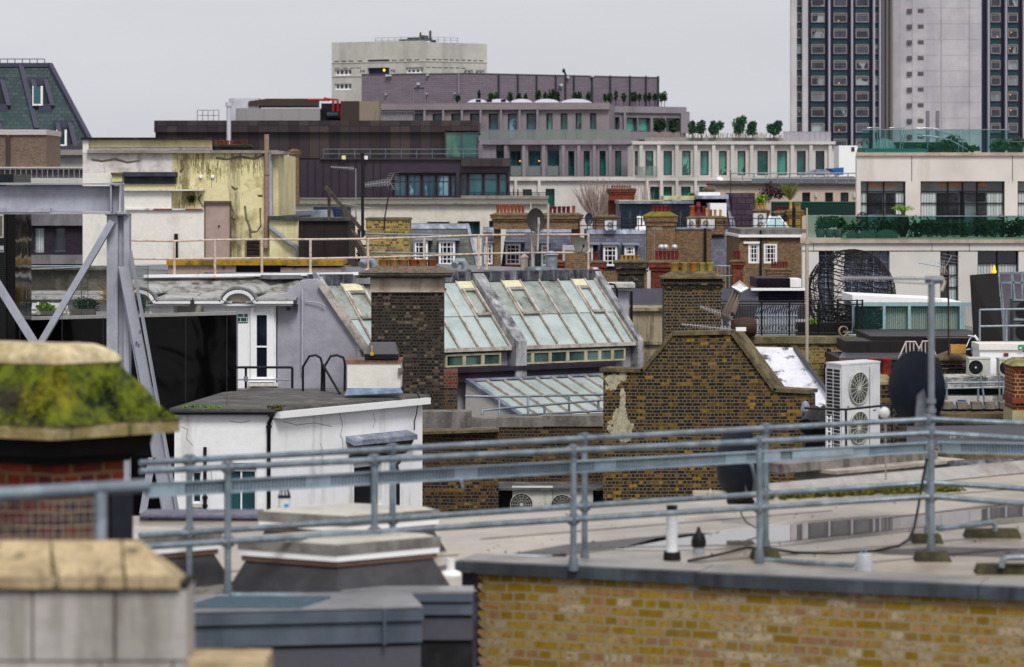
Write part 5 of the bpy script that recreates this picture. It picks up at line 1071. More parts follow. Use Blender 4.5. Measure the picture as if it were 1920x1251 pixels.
def dormer(T, x0, x1, y0, y1, Y, nx=3, ny=4, roof=True, side=8):
    w = FW(Y-.15); g = MB(); g.b(w, x0, x1, y0, y1, -1.8, 0); d = g.make('dormer', LEAD, T)
    window(d, w, x0+1, x1-1, y0+1, y1-1, WCLEAN, DARKG, nx, ny, .1, .01, .06, split=False, bw=.035)
    if roof: MB().b(w, x0-2, x1+side, y0-3, y0, -1.9, .2).make('dormer_roof', mat('dormer_lead', '#8d92a0', .6, bump=0), d)
T = mansard('mossy slate mansard with two white sash dormers beyond the yellow chimney', 760, 876, 421, 506, 140, SLATEG, 897)
dormer(T, 776, 803, 451, 497, 140, 3, 4); dormer(T, 822, 854, 451, 498, 140, 4, 4)
T = mansard('narrow slate mansard slice with one dormer left of the tall brick pier', 905, 926, 428, 506, 142); dormer(T, 907, 925, 456, 497, 142, 2, 4, side=1)
T = mansard('slate mansard directly behind the dark mesh dish with two dormers', 950, 1078, 428, 507, 143, SLATE, 1078, xl=938); dormer(T, 947, 977, 456, 498, 143, 3, 4); dormer(T, 1014, 1030, 458, 500, 143, 2, 4, side=3)
T = mansard('wide slate mansard with a tall and a small dormer left of the big brick chimney', 1100, 1213, 431, 508, 143); dormer(T, 1104, 1112, 459, 500, 143, 1, 4, side=12); dormer(T, 1130, 1158, 459, 500, 143, 3, 4, side=4); dormer(T, 1170, 1191, 460, 480, 143, 3, 2)
T = mansard('plain slate roof slope right of the brick flank wall', 1333, 1384, 431, 500, 145, SLATE, 1417, 11)
R5 = 'red clay pots'
def row(x0, x1, y, n, m, st=1): 
    s_ = (x1-x0)/n; return [(x0+s_*(k+.5), y, s_*.9, m, st) for k in range(n)]
stack('chimney', 'long brown chimney wall with a row of orange pots left of the mesh dish', 925, 1018, 405, 430, 141, 1, BRKB, CAPM, row(930, 984, 384, 8, TERRA), corb=(.15, .12), caph=.1)
stack('chimney', 'brown chimney wall with dark pots right of the mesh dish', 1018.5, 1088, 405, 430, 141.2, 1, BRKB, CAPM, row(1028, 1070, 387, 5, TERRAR)+[(1076, 386, 7, TERRA)], corb=(.15, .12), caph=.1)
g = MB(); g.b(FW(141.5), 926, 939, 426, None, -1.5, 0); g.b(FW(141.5), 1072, 1088, 428, None, -1.5, 0); one('party_wall', g, BRKB, 'tall brown brick piers between the slate mansards', 'wall')
stack('chimney', 'big brown brick chimney with mossy yellow cap and five dark red pots', 1213, 1266, 407, 500, 138, 1.2, BRKB, mat('moss_cap', '#7a6f2c', .9, c2='#5c5a2a', sc_=2, fine=.2), row(1222, 1260, 385, 5, TERRAR, 0), corb=(.12, .2), caph=.2)
g = MB(); g.b(FW(138.5), 1266.3, 1334, 430, None, -1.2, 0); g.m = 1; g.b(FW(138.5), 1266.3, 1335, 427, 430, -1.3, .06); one('flank_wall', g, [BRKB, LEAD], 'brown brick flank wall with lead capping and black downpipe', 'wall')
g = MB(); g.tube([P(1322.5, 428, 138.3), P(1322.5, 496, 138.3)], .06, 6); one('downpipe', g, BLACKP, 'black downpipe on the brown brick flank wall', 'pipe')
stack('chimney', 'red chimney with six dark red pots below the big brown one', 1222, 1276, 494, 560, 118, 1, BRKR, CAPM, row(1229, 1274, 470, 6, TERRAR), corb=(.14, .14), caph=.08)
for x, lb in ((1240, 'leftmost'), (1248, 'middle'), (1265, 'rightmost')):
    g = MB(); g.lathe(P(x, 470, 117), [(.05, 0), (.05, .1)], 8); g.lathe(P(x, 464, 117), [(.02, -.13), (.1, -.08), (.14, 0), (.1, .1), (.02, .13)], 12); one('flue_cowl', g, mat('steel_cowl', '#b5b5b8', .3, .4, bump=0), lb+' of three round white cowls above the dark red pots', 'cowl')
stack('chimney', 'slender red chimney with two narrow pots before the slate slope', 1374, 1393, 492, 560, 120, .6, BRKR, CAPM, row(1376, 1390, 470, 2, TERRAR), corb=(.1, .1), caph=.06)
stack('chimney', 'red chimney with two dark red pots at the end of the cream railing', 1098, 1131, 494, 560, 116, .9, BRKR, CAPM, [(1104, 473, 9, TERRAR), (1117, 473, 12, TERRAR)], corb=(.14, .14), caph=.06)
stack('chimney', 'brown chimney with flat buff pots beside the red one', 1160, 1208, 493, 560, 114, 1, BRKD, CAPM, row(1163, 1202, 479, 5, BUFF), corb=(.14, .2), caph=.08)
stack('chimney', 'small red chimney with an orange pot behind the cream railing posts', 1041, 1060, 493, 530, 112, .8, BRKR, CAPM, row(1042, 1056, 478, 2, TERRA), corb=(.1, .1), caph=.05)
stack('chimney', 'low parapet chimney with a row of dark red pots below the left dormer', 944, 982, 508, 540, 110, .6, BRKR, CAPM, row(946, 980, 497, 5, TERRAR), caph=.04)
stack('chimney', 'low wall of small dark red pots beside the tall brick pier', 905, 925, 508, 540, 110, .6, BRKR, CAPM, row(907, 924, 497, 3, TERRAR), caph=.04)
g = MB(); g.b(FW(112), 1055, 1078, 461, 540, -1, 0); one('rendered_wall', g, mat('lilac_wall', '#a8a7b2', .8, bump=0), 'small lilac white rendered wall below the grey dish', 'wall')
g = MB(); g.b(FW(110), 1060, 1100, 470, 540, -1, 0); g.b(FW(116), 900, 1110, 510, None, -2, 0); one('roof_wall', g, BRKB, 'brown brick backyard wall behind the mansard ridge', 'wall')
T = thing('brick_house', 'brown brick house with white sash windows and white cornice', 'house', P(1450, 1200, 132))
w = FW(130); oo = [(1403, 1424, 457, 494), (1432, 1457, 457, 494)]
g = MB(); g.facade(w, 1386, 1512, 445, None, oo, .12); g.b(w, 1387, 1511, 445.5, None, -8, -.13); g.make('wall', BRKB, T)
MB().b(w, 1384, 1514, 440, 445, -8, .2).make('cornice', WCLEAN, T); MB().b(w, 1389, 1512, 430, 440, -8, .0).make('parapet', mat('grey_parapet', '#74716e', .9, c2='#5b5957', sc_=2, fine=.2), T)
for r_ in oo: window(T, w, *r_, WCLEAN, DARKG, 4, 4, .09, -.1, .12, bw=.03)
MB().b(w, 1428, 1460, 453, 457, 0, .03).make('brick_arch', BRKYL, T); MB().b(w, 1394, 1426, 453, 457, 0, .1).make('lintel', WCLEAN, T)
MB().tube([w.pt(1426, 432, .1), w.pt(1426, 520, .1)], .05, 6).make('downpipe', BLACKP, T)
stack('chimney', 'low chimney with a row of leaning red pots below the sash window', 1441, 1482, 508, 560, 126, .8, BRKB, CAPM, row(1447, 1479, 491, 6, TERRAR), corb=(.06, .1), caph=.06)
# roofs above the mansards
T = thing('louvred_plant_box', 'grey blue louvred plant enclosure with a pale mossy roof edge', 'plant enclosure', P(1228, 430, 152)); w = FW(150)
MB().b(w, 1161, 1297, 382, 440, -5, -.05).make('body', mat('blue_grey_louvre_frame', '#4d5a66', .6, bump=0), T)
for k in range(7):
    a = 1164+19*k; g = MB()
    for j in range(10): y = 385+4.6*j; g.prism([w.pt(a, y, .08), w.pt(a+16, y, .08), w.pt(a+16, y+2.6, -.03), w.pt(a, y+2.6, -.03)], (0, .02, 0))
    g.make('louvre', mat('louvre_blade', '#6a7a87', .5, bump=0), T)
MB().b(w, 1159, 1300, 377, 382, -5.2, .3).make('roof_edge', LEAD, T); MB().b(w, 1161, 1240, 375.5, 377, -5.2, .1).make('moss_strip', mat('pale_moss', '#b7b48f', .9, c2='#8f8f60', sc_=2), T)
T = thing('slate_roof', 'purple slate roof with a tile hung side wall and white dormer', 'roof', P(1350, 440, 152)); w = FW(151)
g = MB(); g.prism([P(1290, 440, 149), P(1376, 440, 149), P(1363, 368, 153), P(1290, 368, 153)], (0, 3, 0)); g.make('slope', SLATEP, T)
MB().b(w, 1371, 1414, 362, 440, -4, .5).make('side_wall', SLATEP, T)
g = MB(); g.bar(P(1376, 440, 148.9), P(1363, 368, 152.9), .25); g.b(w, 1305, 1366, 367, 373, -3, .2); g.make('lead_edge', LEAD, T)
MB().b(w, 1246, 1306, 367.5, 375.5, -4, -1).make('pale_roof', mat('pale_moss', ''), T); MB().b(w, 1312, 1353, 360.5, 367, -4, -1).make('roof_box', WCLEAN, T)
MB().b(w, 1327, 1357, 381, 408, -1, 2).make('dormer', WCLEAN, T)
stack('chimney', 'chimney of mixed red, buff and small pots before the white dormer', 1292, 1360, 410, 440, 146, .9, BRKB, CAPM, [(1299, 386, 11, TERRA, 0), (1310.5, 379, 10, TERRAR, 2), (1320, 387, 7, TERRAR, 0), (1326, 390, 6, BUFF), (1334, 393, 6, TERRA), (1342, 393, 6, BUFF), (1352, 393, 6, BUFF)], corb=(.1, .1), caph=.08)
stack('chimney', 'low chimney with three buff pots beside the purple slate wall', 1416, 1440, 397, 410, 147, .8, CAPM, CAPM, row(1416, 1438, 381, 3, BUFF), corb=(.1, .1), caph=.1)
stack('chimney', 'low chimney with three short red rimmed pots before the green fence', 1453, 1477, 401, 416, 147, .8, CAPM, CAPM, row(1456, 1476, 387, 3, TERRAR), corb=(.1, .1), caph=.12)
stack('chimney', 'yellow rendered chimney with a tall buff pot and black pipe', 1479, 1504, 398, 440, 146, .8, mat('ochre_render', '#94763a', .9, c2='#7a6234', sc_=2, fine=.15), CAPM, [(1484, 377, 7, BUFF, 0), (1497, 381, 14, BUFF, 1)], corb=(.1, .1), caph=.12)
g = MB(); g.tube([P(1488.5, 390, 145), P(1488.5, 432, 145)], .09, 8); one('flue_pipe', g, BLACKP, 'black flue standing before the yellow rendered chimney', 'flue')
stack('chimney', 'red chimney with ribbed terracotta top behind the bare tree', 1142, 1190, 356, 376, 165, 1, BRKR, CAPM, row(1146, 1184, 350.5, 8, TERRA), corb=(.1, .12), caph=.05)
g = MB(); g.b(FW(166), 1141, 1161, 376, 440, -1, 0); one('brick_wall', g, BRKR, 'plain red brick wall below the ribbed red chimney', 'wall')
stack('chimney', 'small stub chimney with a red cowl before the white hotel', 1318, 1340, 357, 375, 170, .8, CAPM, CAPM, [(1330, 341, 7, TERRA, 2)], caph=.15)
stack('chimney', 'plain brown chimney block beside the blue dish', 1114, 1156, 408, 440, 146, .8, BRKB, CAPM, (), corb=(.1, .1), caph=.08)
dish('blue grey satellite dish left of the plain brown chimney block', P(1104, 411, 144.5), .32, mat('blue_dish', '#2f3a4c', .5, fine=.05, bump=0), (.2, -1, .1), (P(1107, 432, 144.6), P(1107, 412, 144.6)), GALV, sx=.65)
ac_unit('small white air conditioner on the plain brown chimney block', 1134, 1156, 414, 432, 144, .4, [(1144, 422, 6)], ACW, FANM)
ac_unit('white air conditioner, left of two under the mixed pots chimney', 1289, 1304, 411, 428, 144, .4, [(1296, 419, 5)], ACW, FANM)
ac_unit('white air conditioner with a blue badge, right of two under the mixed pots', 1315, 1340, 411, 428, 144, .4, [(1323, 419, 6)], ACW, FANM)
ac_unit('tall white air conditioner with two fans beside the purple slate wall', 1413, 1437, 400, 432, 144, .4, [(1426, 407, 6), (1426, 421, 6)], ACW, FANM)
for x, lb in ((1198, 'left'), (1207.5, 'right')):
    g = MB(); g.lathe(P(x, 432, 141), [(.19, 0), (.19, .12), (.09, .2), (.09, .62)], 10); g.lathe(P(x, 409, 141), [(.12, 0), (.1, .1)], 10); one('vent_pipe', g, WCLEAN, lb+' of two white conical vents left of the big brown chimney', 'vent', 'white conical vents')
T = thing('roof_lantern', 'glazed roof lantern with pale glass on the grey parapet', 'rooflight', P(1456, 432, 140))
g = MB(); q = [(1434, 0), (1478, 0), (1478, -1.6), (1434, -1.6)]; q2 = [(1447, -.6), (1463, -.6), (1463, -1), (1447, -1)]; w = FW(140)
g.hexa([w.pt(x, 427, o) for x, o in q]+[w.pt(x, 406, o) for x, o in q2]); g.make('glazing', glass('lantern_glass', '#9fb4bc', '#7f98a0', vary=0), T)
g = MB(); g.b(w, 1432, 1480, 427, 440, -1.7, .05)
for (a, b_) in ((0, 0), (1, 1), (2, 2), (3, 3)): g.bar(w.pt(q[a][0], 427, q[a][1]), w.pt(q2[a][0], 406, q2[a][1]), .06)
g.make('frame', WCLEAN, T)
thin_rail('long black railing crossing the roofs behind the brown chimneys', FW(139), 1085, 1502, 410, 432, 0, 26, BLACKP, .022, (.6,))
thin_rail('grey scaffold rail frame below the slate slope', FW(122), 1345, 1375, 499, 540, 0, 4, GALV, .03, (.45,))
# flat purple roofs
g = MB()
for x0, x1, y0, y1, Y in ((1180, 1244, 541, 572, 100), (1352, 1422, 541, 572, 100)): g.prism([P(x0, y1, Y-3), P(x1, y1, Y-3), P(x1, y0, Y+5), P(x0, y0, Y+5)], (0, 0, -.1))
one('standing_seam_roof', g, mat('purple_metal_roof', '#252236', .6, c2='#2f2b42', sc_=1, fine=.08), 'dark purple seamed metal roof behind the sooty corbelled chimney', 'roof')
T = thing('louvred_plant_box', 'two tier dark purple louvred plant enclosure on the flat roof', 'plant enclosure', P(1460, 570, 102)); w = FW(102)
PL = mat('purple_louvre_body', '#241e2c', .6, bump=0); MB().b(w, 1419, 1482, 522, 540, -3, -.1).make('body', PL, T); MB().b(w, 1420, 1506, 544, 574, -1, .5).make('body', PL, T)
for x0, x1, y0, n, o in [(1420+21*k, 1440+21*k, 523, 4, -.06) for k in range(3)]+[(1421+17.5*k, 1437.5+17.5*k, 545.5, 5, .54) for k in range(5)]:
    g = MB()
    for j in range(n): y = y0+4.3*j; g.prism([w.pt(x0, y, o+.05), w.pt(x1, y, o+.05), w.pt(x1, y+2.4, o-.02), w.pt(x0, y+2.4, o-.02)], (0, .01, 0))
    g.make('louvre', mat('purple_louvre', '#453b52', .5, vary=.3, bump=0), T)
g = MB(); g.b(w, 1405, 1508, 539.5, 543.5, .4, .9); g.b(w, 1481, 1505, 524, 539.5, -2, -.5); g.make('white_edge', WCLEAN, T)
g = MB(); g.b(FW(95), 1100, 1520, 574, None, -3, 0)
one('flat_roof_building', g, mat('grimy_parapet', '#3c3b3e', .8, c2='#4a494b', sc_=1, fine=.15), 'dark flat roofed block behind the black terrace railing', 'building')
g = MB(); w = FW(92); g.b(w, 1184, 1250, 583, None, -2, 0); g.b(w, 1182, 1250, 577, 583, -2, .15); g.b(w, 1184, 1250, 640, 646, 0, .12); g.m = 1
for k in range(7): x = 1187+9*k; g.b(w, x, x+3.4, 583, 592+R(2, 9), 0, .06) if 0 else None
one('stained_wall', g, mat('streaked_beige_stone', '#9a8f76', .9, c2='#857a62', sc_=1, c3='#4b4733', sk_=3.5, sth=(.5, .66), fine=.15), 'beige stone wall streaked with dark green stains', 'wall')
T = thing('white_pilaster', 'lilac white pilaster with a moulded cap right of the sloping glass', 'pillar', P(1165, 900, 83)); w = FW(83)
g = MB(); g.b(w, 1142, 1179, 545, 700, -1, 0); g.make('shaft', mat('lilac_wall', ''), T); g = MB(); g.b(w, 1136, 1190, 531, 539, -1.2, .3); g.b(w, 1139, 1184, 539.3, 545, -1.1, .15); g.make('cap', WEATH, T)
g = MB(); g.tube([P(1184, 546, 82.5), P(1184, 640, 82.5)], .04, 8); one('downpipe', g, BLACKP, 'black downpipe beside the lilac white pilaster', 'pipe')
g = MB(); g.tube([P(1142, 532, 82.4), P(1152, 534, 82.4), P(1157, 545, 82.4), P(1157, 556, 82.4), P(1151, 568, 82.4)], .035, 6); one('cable', g, BLACKP, 'thick black cable curling over the pilaster cap', 'cable')
# bare tree
T = thing('bare_tree', 'leafless pollarded tree before the white hotel wall', 'tree', P(1118, 440, 175))
g = MB(); g.tube([P(1122, 470, 175), P(1120, 425, 175), P(1118, 405, 175)], [.4, .3, .22], 8); g.tube([P(1120, 415, 175), P(1134, 402, 175)], [.2, .14], 6); g.tube([P(1120, 415, 175), P(1106, 406, 175)], [.18, .12], 6); g.make('trunk', BARK, T)
g = MB(); random.seed(11)
for k in range(140):
    bx = R(1106, 1136); b_ = P(bx, 404+R(-3, 6), 175+R(-1, 1)); dx = (bx-1120)/20+R(-.6, .6); h = R(1, 2.3); p = b_+V((dx*.6, R(-.3, .3), h*.5)); q = p+V((dx*.35+R(-.2, .2), R(-.3, .3), h*.5)); g.tube([b_, p, q], [.03, .02, .012], 4, False)
    if k % 2: e = p+V((R(-.5, .5), 0, R(.4, .9))); g.tube([p, e], [.015, .008], 4, False)
for k in range(60):
    b_ = P(R(1160, 1225), 392, 176); h = R(.8, 2.); g.tube([b_, b_+V((R(-.3, .3), 0, h))], [.015, .008], 4, False)
g.make('twigs', mat('twigs', '#9a867f', .9, bump=0), T)
# beige building
T = thing('beige_building', 'beige rendered building with three dark windows and railed flat roof', 'building', P(1480, 900, 190)); w = FW(190)
bo = [(1504, 1519, 361, 382), (1547, 1562, 361, 382), (1576, 1591, 361, 382)]
g = MB(); g.facade(w, 1341, 1625, 347, None, bo, .3); g.b(w, 1342, 1624, 347.5, None, -8, -.32); g.make('wall', mat('beige_render', '#b5a696', .85, c2='#a99a8a', sc_=.4, fine=.05, bump=0), T)
MB().b(w, 1339, 1626, 343.5, 347, -8, .3).make('roof_edge', mat('dark_roof_edge', ''), T)
for r_ in bo: window(T, w, *r_, BLACKP, DARKG, 2, 1, .07, -.28, .1)
for x in (1530, 1602): MB().b(w, x-2, x+2, 362, 370, 0, .15).make('wall_lamp', WEATH, T)
g = MB(); g.prism([w.pt(1412, 343, -2), w.pt(1425, 333, -6), w.pt(1620, 330, -6), w.pt(1620, 343, -2)], (0, -.5, 0)); g.make('solar_roof', mat('navy_roof', '#1e1d2c', .4, bump=0), T)
thin_rail('galvanised railing on the beige building roof', w, 1370, 1612, 325, 345, 0, 11, GALV, .04, (.5,))
g = MB(); g.b(FW(260), 1573, 1608, 273, None, -4, 0); g.m = 1; g.b(FW(260), 1596, 1602, 276, 284, 0, .05); one('white_stair_box', g, [WCLEAN, DGREY], 'tall white plain roof box beside the stone building', 'roof box')
g = MB(); g.prism([P(1505, 327, 250), P(1530, 318, 250), P(1562, 318, 250), P(1580, 327, 250)], (0, 4, 0)); one('tent_roof', g, LEAD, 'low grey canopy roof behind the galvanised rail', 'canopy')
g = MB(); g.prism([P(1554, 316, 240), P(1582, 314, 240), P(1582, 328, 240), P(1574, 328, 240)], (0, 3, 0)); one('tarpaulin', g, mat('blue_tarp', '#1f5fa0', .6, fine=.1, bump=0), 'bright blue tarpaulin beside the white roof box', 'tarpaulin')
g = MB(); g.b(FW(175), 1446, 1615, 379, 404, -.1, 0); g.m = 1; g.b(FW(175), 1446, 1615, 378, 380, -.15, .05); one('green_fence', g, [mat('dark_green_screen', '#16352f', .3, fine=.1, bump=0), mat('green_rail', '#1f6a58', .4, bump=0)], 'dark green terrace screen behind the yellow chimney', 'fence')
c = P(1453, 366, 182); g = MB()
for k in range(9): g.leaves(c+V((R(-.75, .75), R(-.4, .4), R(-.35, .35))), .5, .4, .35, 90, .12, .05)
g.leaves(c+V((-.4, 0, .6)), .3, .3, .4, 80, .12, .05); one('shrub', g, mat('maroon_leaves', '#3a2228', .7, c2='#55303a', sc_=2, fine=.3), 'maroon leaved shrub before the beige building', 'shrub')
g = MB(); c = P(1481, 376, 181)
for k in range(120): g.bar(c, c+V((R(-.6, .6), R(-.3, .3), R(.4, 1.2))), .02)
one('spiky_plant', g, mat('spiky_leaves', '#6f7640', .8), 'tall spiky grass plant right of the maroon shrub', 'plant')
plant('shrub', 'bright green leafy shrub left of the maroon one', P(1428, 376, 180), .5, .3, .45, LEAFB, 160, .14, cat='shrub')
plant('shrub', 'bright green bush on the pale mossy roof', P(1300, 366, 178), .45, .3, .25, LEAFB, 140, .14, cat='shrub')
yagi('small red tinged aerial on a thin mast before the beige building', P(1358, 319, 150), P(1370, 321, 150), AL, 5, .07, (P(1370, 362, 150), P(1370, 319, 150)), RUST, False)
yagi('pale grid aerial high on the big brown chimney face', P(1222, 428, 137), P(1242, 428, 137), AL, 8, .08, (P(1227, 480, 137), P(1227, 428, 137)), GALV, False)
dish('small white dish lying on the beige roof corner', P(1350, 335, 189), .22, WCLEAN, (.3, -.6, 1), None, GALV, arm=False)
# ---------------- stone building on the right ----------------
T = thing('stone_building', 'pale stone apartment building with black framed windows and roof terraces', 'building', P(1750, 1500, 110))
w = FW(112); ST = mat('stone_slabs', '#c9c4be', .8, c2='#beb8b2', sc_=.5, c3='#b2a8a1', sk_=.9, sth=(.58, .8), fine=.05, fs=4, bump=.1)
STW = mat('warm_stone_cornice', '#b0a294', .85, c2='#9c8e80', sc_=1.5, fine=.1)
BF = mat('black_window_frame', '#131318', .4, bump=0); BGL = glass('blue_grey_window', '#3b4052', '#5d6478', sc_=.8); LG = glass('lounge_glass', '#6f7b7e', '#4a5154', sc_=.6, vary=.2); NG = glass('night_glass', '#14151f', '#262838', sc_=.4)
ops = [(1614, 1698, 340, 450), (1726, 1884, 340, 450), (1908, 2300, 340, 450)]
g = MB(); g.facade(w, 1606, 2400, 292, 452, ops, .35); g.tb(w, 1606.5, 2399, 292.5, 452, -9, -.37); g.make('upper_wall', ST, T)
MB().tb(w, 1604, 2400, 286, 292, -9, .1).make('cornice', STW, T)
for x in (1709, 1898): MB().b(w, x, x+1, 292, 340, 0, .012).make('joint', BLACKP, T)
def bigwin(x0, x1, xs, y0=340, y1=450, cur=()):
    g = MB(); g.b(w, x0, x1, y0, y1, -.33, -.3); pn = g.make('window', LG, T)
    f = MB(); edges = [x0+1]+list(xs)+[x1-1]
    for x in edges: f.b(w, x-1, x+1, y0, y1, -.3, -.2)
    for y in (341, 359, 381): f.b(w, x0, x1, y-.8, y+.8, -.3, -.21)
    f.make('frame', BF, pn)
    for a, b_, m_, yy0, yy1 in cur: MB().b(w, a, b_, yy0, yy1, -.298, -.285).make('curtain_or_glow', m_, pn)
OR = mat('painted_ceiling_glow', '#a8694a', .7, bump=0); DKR = mat('dark_room', '#1c1b22', .3, c2='#3a3a42', sc_=1.5, fine=.2, bump=0)  # orange panels paint the glow of lamplit ceilings as plain colour
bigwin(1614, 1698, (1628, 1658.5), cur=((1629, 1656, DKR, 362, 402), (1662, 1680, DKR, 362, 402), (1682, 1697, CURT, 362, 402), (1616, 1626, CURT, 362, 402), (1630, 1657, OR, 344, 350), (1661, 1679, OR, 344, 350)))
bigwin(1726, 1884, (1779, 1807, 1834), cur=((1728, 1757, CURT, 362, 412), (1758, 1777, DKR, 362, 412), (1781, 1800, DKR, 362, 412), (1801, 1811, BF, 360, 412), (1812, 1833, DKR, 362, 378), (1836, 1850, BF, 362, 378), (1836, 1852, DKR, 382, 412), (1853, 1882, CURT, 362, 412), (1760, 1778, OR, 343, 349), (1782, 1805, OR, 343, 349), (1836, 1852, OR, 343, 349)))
bigwin(1908, 1990, (), cur=((1910, 1960, CURT, 362, 412),))
w = FW(105)
lo = [(1535, 1564, 470, 650), (1583, 1668, 470, 650), (1763, 1797, 470, 650), (1833, 1910, 470, 650)]
g = MB(); g.facade(w, 1504, 2400, 456, None, lo, .35); g.tb(w, 1504.5, 2399, 456.5, None, -14, -.37); g.make('lower_wall', ST, T)
MB().tb(w, 1500, 2400, 447.5, 456, -14, .1).make('cornice', STW, T)
MB().b(w, 1504, 2000, 470, 471.2, 0, .015).make('shadow_joint', BLACKP, T)
for x in (1525, 1747, 1817): MB().b(w, x, x+.8, 456, 470, 0, .012).make('joint', BLACKP, T)
for x0, x1, n, cu in ((1535, 1564, 2, ()), (1583, 1668, 6, ()), (1763, 1797, 2, ((1782, 1795, CURT, 497, 600), (1764, 1779, mat('brown_blind', '#5c4233', .7, bump=0), 495, 530))), (1833, 1910, 2, ((1835, 1870, CURT, 494, 650), (1874, 1908, CURT, 494, 650)))):
    g = MB(); g.b(w, x0, x1, 470, 650, -.33, -.3); pn = g.make('window', NG if x0 > 1700 else BGL, T); f = MB()
    for k in range(n+1): x = x0+1+(x1-x0-2)*k/n; f.b(w, x-.9, x+.9, 470, 650, -.3, -.2)
    for y in ((480, 492, 504, 516, 528, 540) if x0 < 1700 else (494, 516, 539) if n == 2 and x0 < 1800 else (494,)): f.b(w, x0, x1, y-.7, y+.7, -.3, -.21)
    f.make('frame', mat('blue_grey_frame', '#7a8092', .4, bump=0) if x0 < 1700 else BF, pn)
    for a, b_, m_, yy0, yy1 in cu: MB().b(w, a, b_, yy0, yy1, -.298, -.285).make('curtain_or_glow', m_, pn)
MB().lathe(w.pt(1866, 509, -.2), [(.05, -.12), (.08, -.02), (.01, .22)], 8).make('wall_lamp', emis('amber_lamp', '#ff9a20', 1.5), T)
glass_run('lower left pane of the stone building terrace balustrade with potted plants behind', w, 1514, 1575, 405, 446, -.1, 1, GTEAL, group='green glass terrace balustrades')
GDK = glass('dark_green_balustrade_glass', '#1c3b33', r=.05, vary=0, alpha=(.08, '#aecfc6'))
glass_run('dark green glass balustrade in front of the hedge', w, 1576, 2300, 406, 447, .1, 4, GDK, group='green glass terrace balustrades')
w2 = FW(108)
g = MB()
for k in range(75): x = R(1692, 2300); g.leaves(w2.pt(x, 429+R(-7, 8), -.2), .4, .3, .4, 80, .09, .05)
one('hedge', g, mat('hedge_leaves', '#1d331a', .7, c2='#35552a', sc_=2, fine=.35), 'long dense dark hedge behind the terrace glass', 'hedge', kind='stuff')
g = MB()
for k in range(14): x = R(1580, 1690); g.leaves(w2.pt(x, 424+R(-6, 6), -.2), .35, .3, .3, 60, .09, .05)
one('low_hedge', g, mat('hedge_leaves', ''), 'lower looser hedge behind the left terrace glass', 'hedge')
for x, lb in ((1534, 'potted shrub at the left corner of the stone terrace'), (1551, 'potted leafy plant, middle one at the stone terrace corner'), (1567, 'potted green plant, right one at the stone terrace corner')):
    T2 = thing('potted_plant', lb, 'plant', w2.pt(x, 448, .8), 'potted plants at the terrace corner'); MB().lathe(w2.pt(x, 447, .8), [(.13, 0), (.22, .35), (.2, .35)], 12).make('pot', mat('slate_pot', '#3a4644', .6, bump=0), T2)
    g = MB()
    for k in range(4): g.leaves(w2.pt(x+R(-4, 4), 417+R(-4, 6), .8), .2, .2, .25, 90, .1, .05)
    g.make('foliage', LEAF, T2)
T2 = thing('potted_palm', 'small bright palm in a round dark pot before the stone pier', 'palm', w2.pt(1700, 447, -1)); MB().lathe(w2.pt(1700, 415, -1), [(.1, -.6), (.24, -.3), (.25, 0), (.18, .22)], 14).make('pot', BLACKP, T2)
g = MB(); c = w2.pt(1700, 404, -1)
for k in range(26):
    a = R(0, 6.28); L_ = R(.3, .5); m_ = c+V((math.cos(a)*L_*.5, math.sin(a)*L_*.5, L_*.8)); e = c+V((math.cos(a)*L_, math.sin(a)*L_, L_*.55))
    for j in range(5):
        q = c+(m_-c)*(j/4); q2 = m_+(e-m_)*(j/4); s_ = V((-math.sin(a), math.cos(a), -.4))*.06; g.add([q-s_, q+V((0, 0, .03)), q+s_], [[0, 1, 2]]); g.add([q2-s_, q2+V((0, 0, .02)), q2+s_], [[0, 1, 2]])
    g.bar(c, m_, .02); g.bar(m_, e, .015)
g.make('fronds', LEAFB, T2)
g = MB(); g.leaves(w2.pt(1623, 407, -1), .24, .24, .2, 300, .05, .5); one('topiary_ball', g, LEAFD, 'round clipped box ball before the left terrace window', 'topiary')
for x0, x1, y0, lb in ((1594, 1612, 432, 'left grey cushion behind the terrace glass'), (1613, 1648, 433, 'middle wide grey cushion behind the terrace glass'), (1650, 1688, 431, 'right grey cushion behind the terrace glass')):
    g = MB(); g.prism([w.pt(x0+(x1-x0)*k/8, 446-(446-y0)*math.sin(math.pi*(.15+.7*k/8)), -.7) for k in range(9)]+[w.pt(x1, 447, -.7), w.pt(x0, 447, -.7)], (0, .4, 0)); one('cushion', g, mat('grey_cushion', '#6b7472', .9, bump=0), lb, 'cushion', 'grey cushions on the terrace')
# its roof
w = FW(112)
glass_run('green tinted glass balustrade around the roof pool', w, 1616, 1893, 244, 284, .05, 6, GTEAL, group='green glass terrace balustrades')
glass_run('lower glass balustrade at the right end of the stone roof', w, 1893.5, 2300, 266, 285, .05, 2, GTEAL, group='green glass terrace balustrades')
g = MB(); g.b(w, 1624, 1740, 278.5, 285, -3, -.3); one('pool', g, mat('turquoise_pool', '#1c8a86', .1, fine=0, bump=0), 'turquoise pool edge behind the roof glass', 'pool')
g = MB(); g.b(w, 1700, 1840, 264, 286, -5, -3.4); one('planter_box', g, mat('dark_planter', '#23302c', .7, bump=0), 'long dark planter behind the roof pool', 'planter')
for x, y, rx, rz, lb in ((1742, 275, .5, .2, 'low shrub at the left of the roof planters'), (1785, 270, .6, .42, 'largest leafy shrub on the stone roof'), (1828, 278, .5, .18, 'flat shrub right of the largest one on the stone roof'), (1888, 273, .55, .3, 'bushy hedge clump near the right edge of the stone roof'), (1912, 271, .5, .35, 'bushy hedge clump at the right frame edge of the stone roof')):
    plant('roof_shrub', lb, w.pt(x, y, -1), rx, .4, rz, LEAF, 420, .1, 'shrubs on the stone roof', 'shrub')
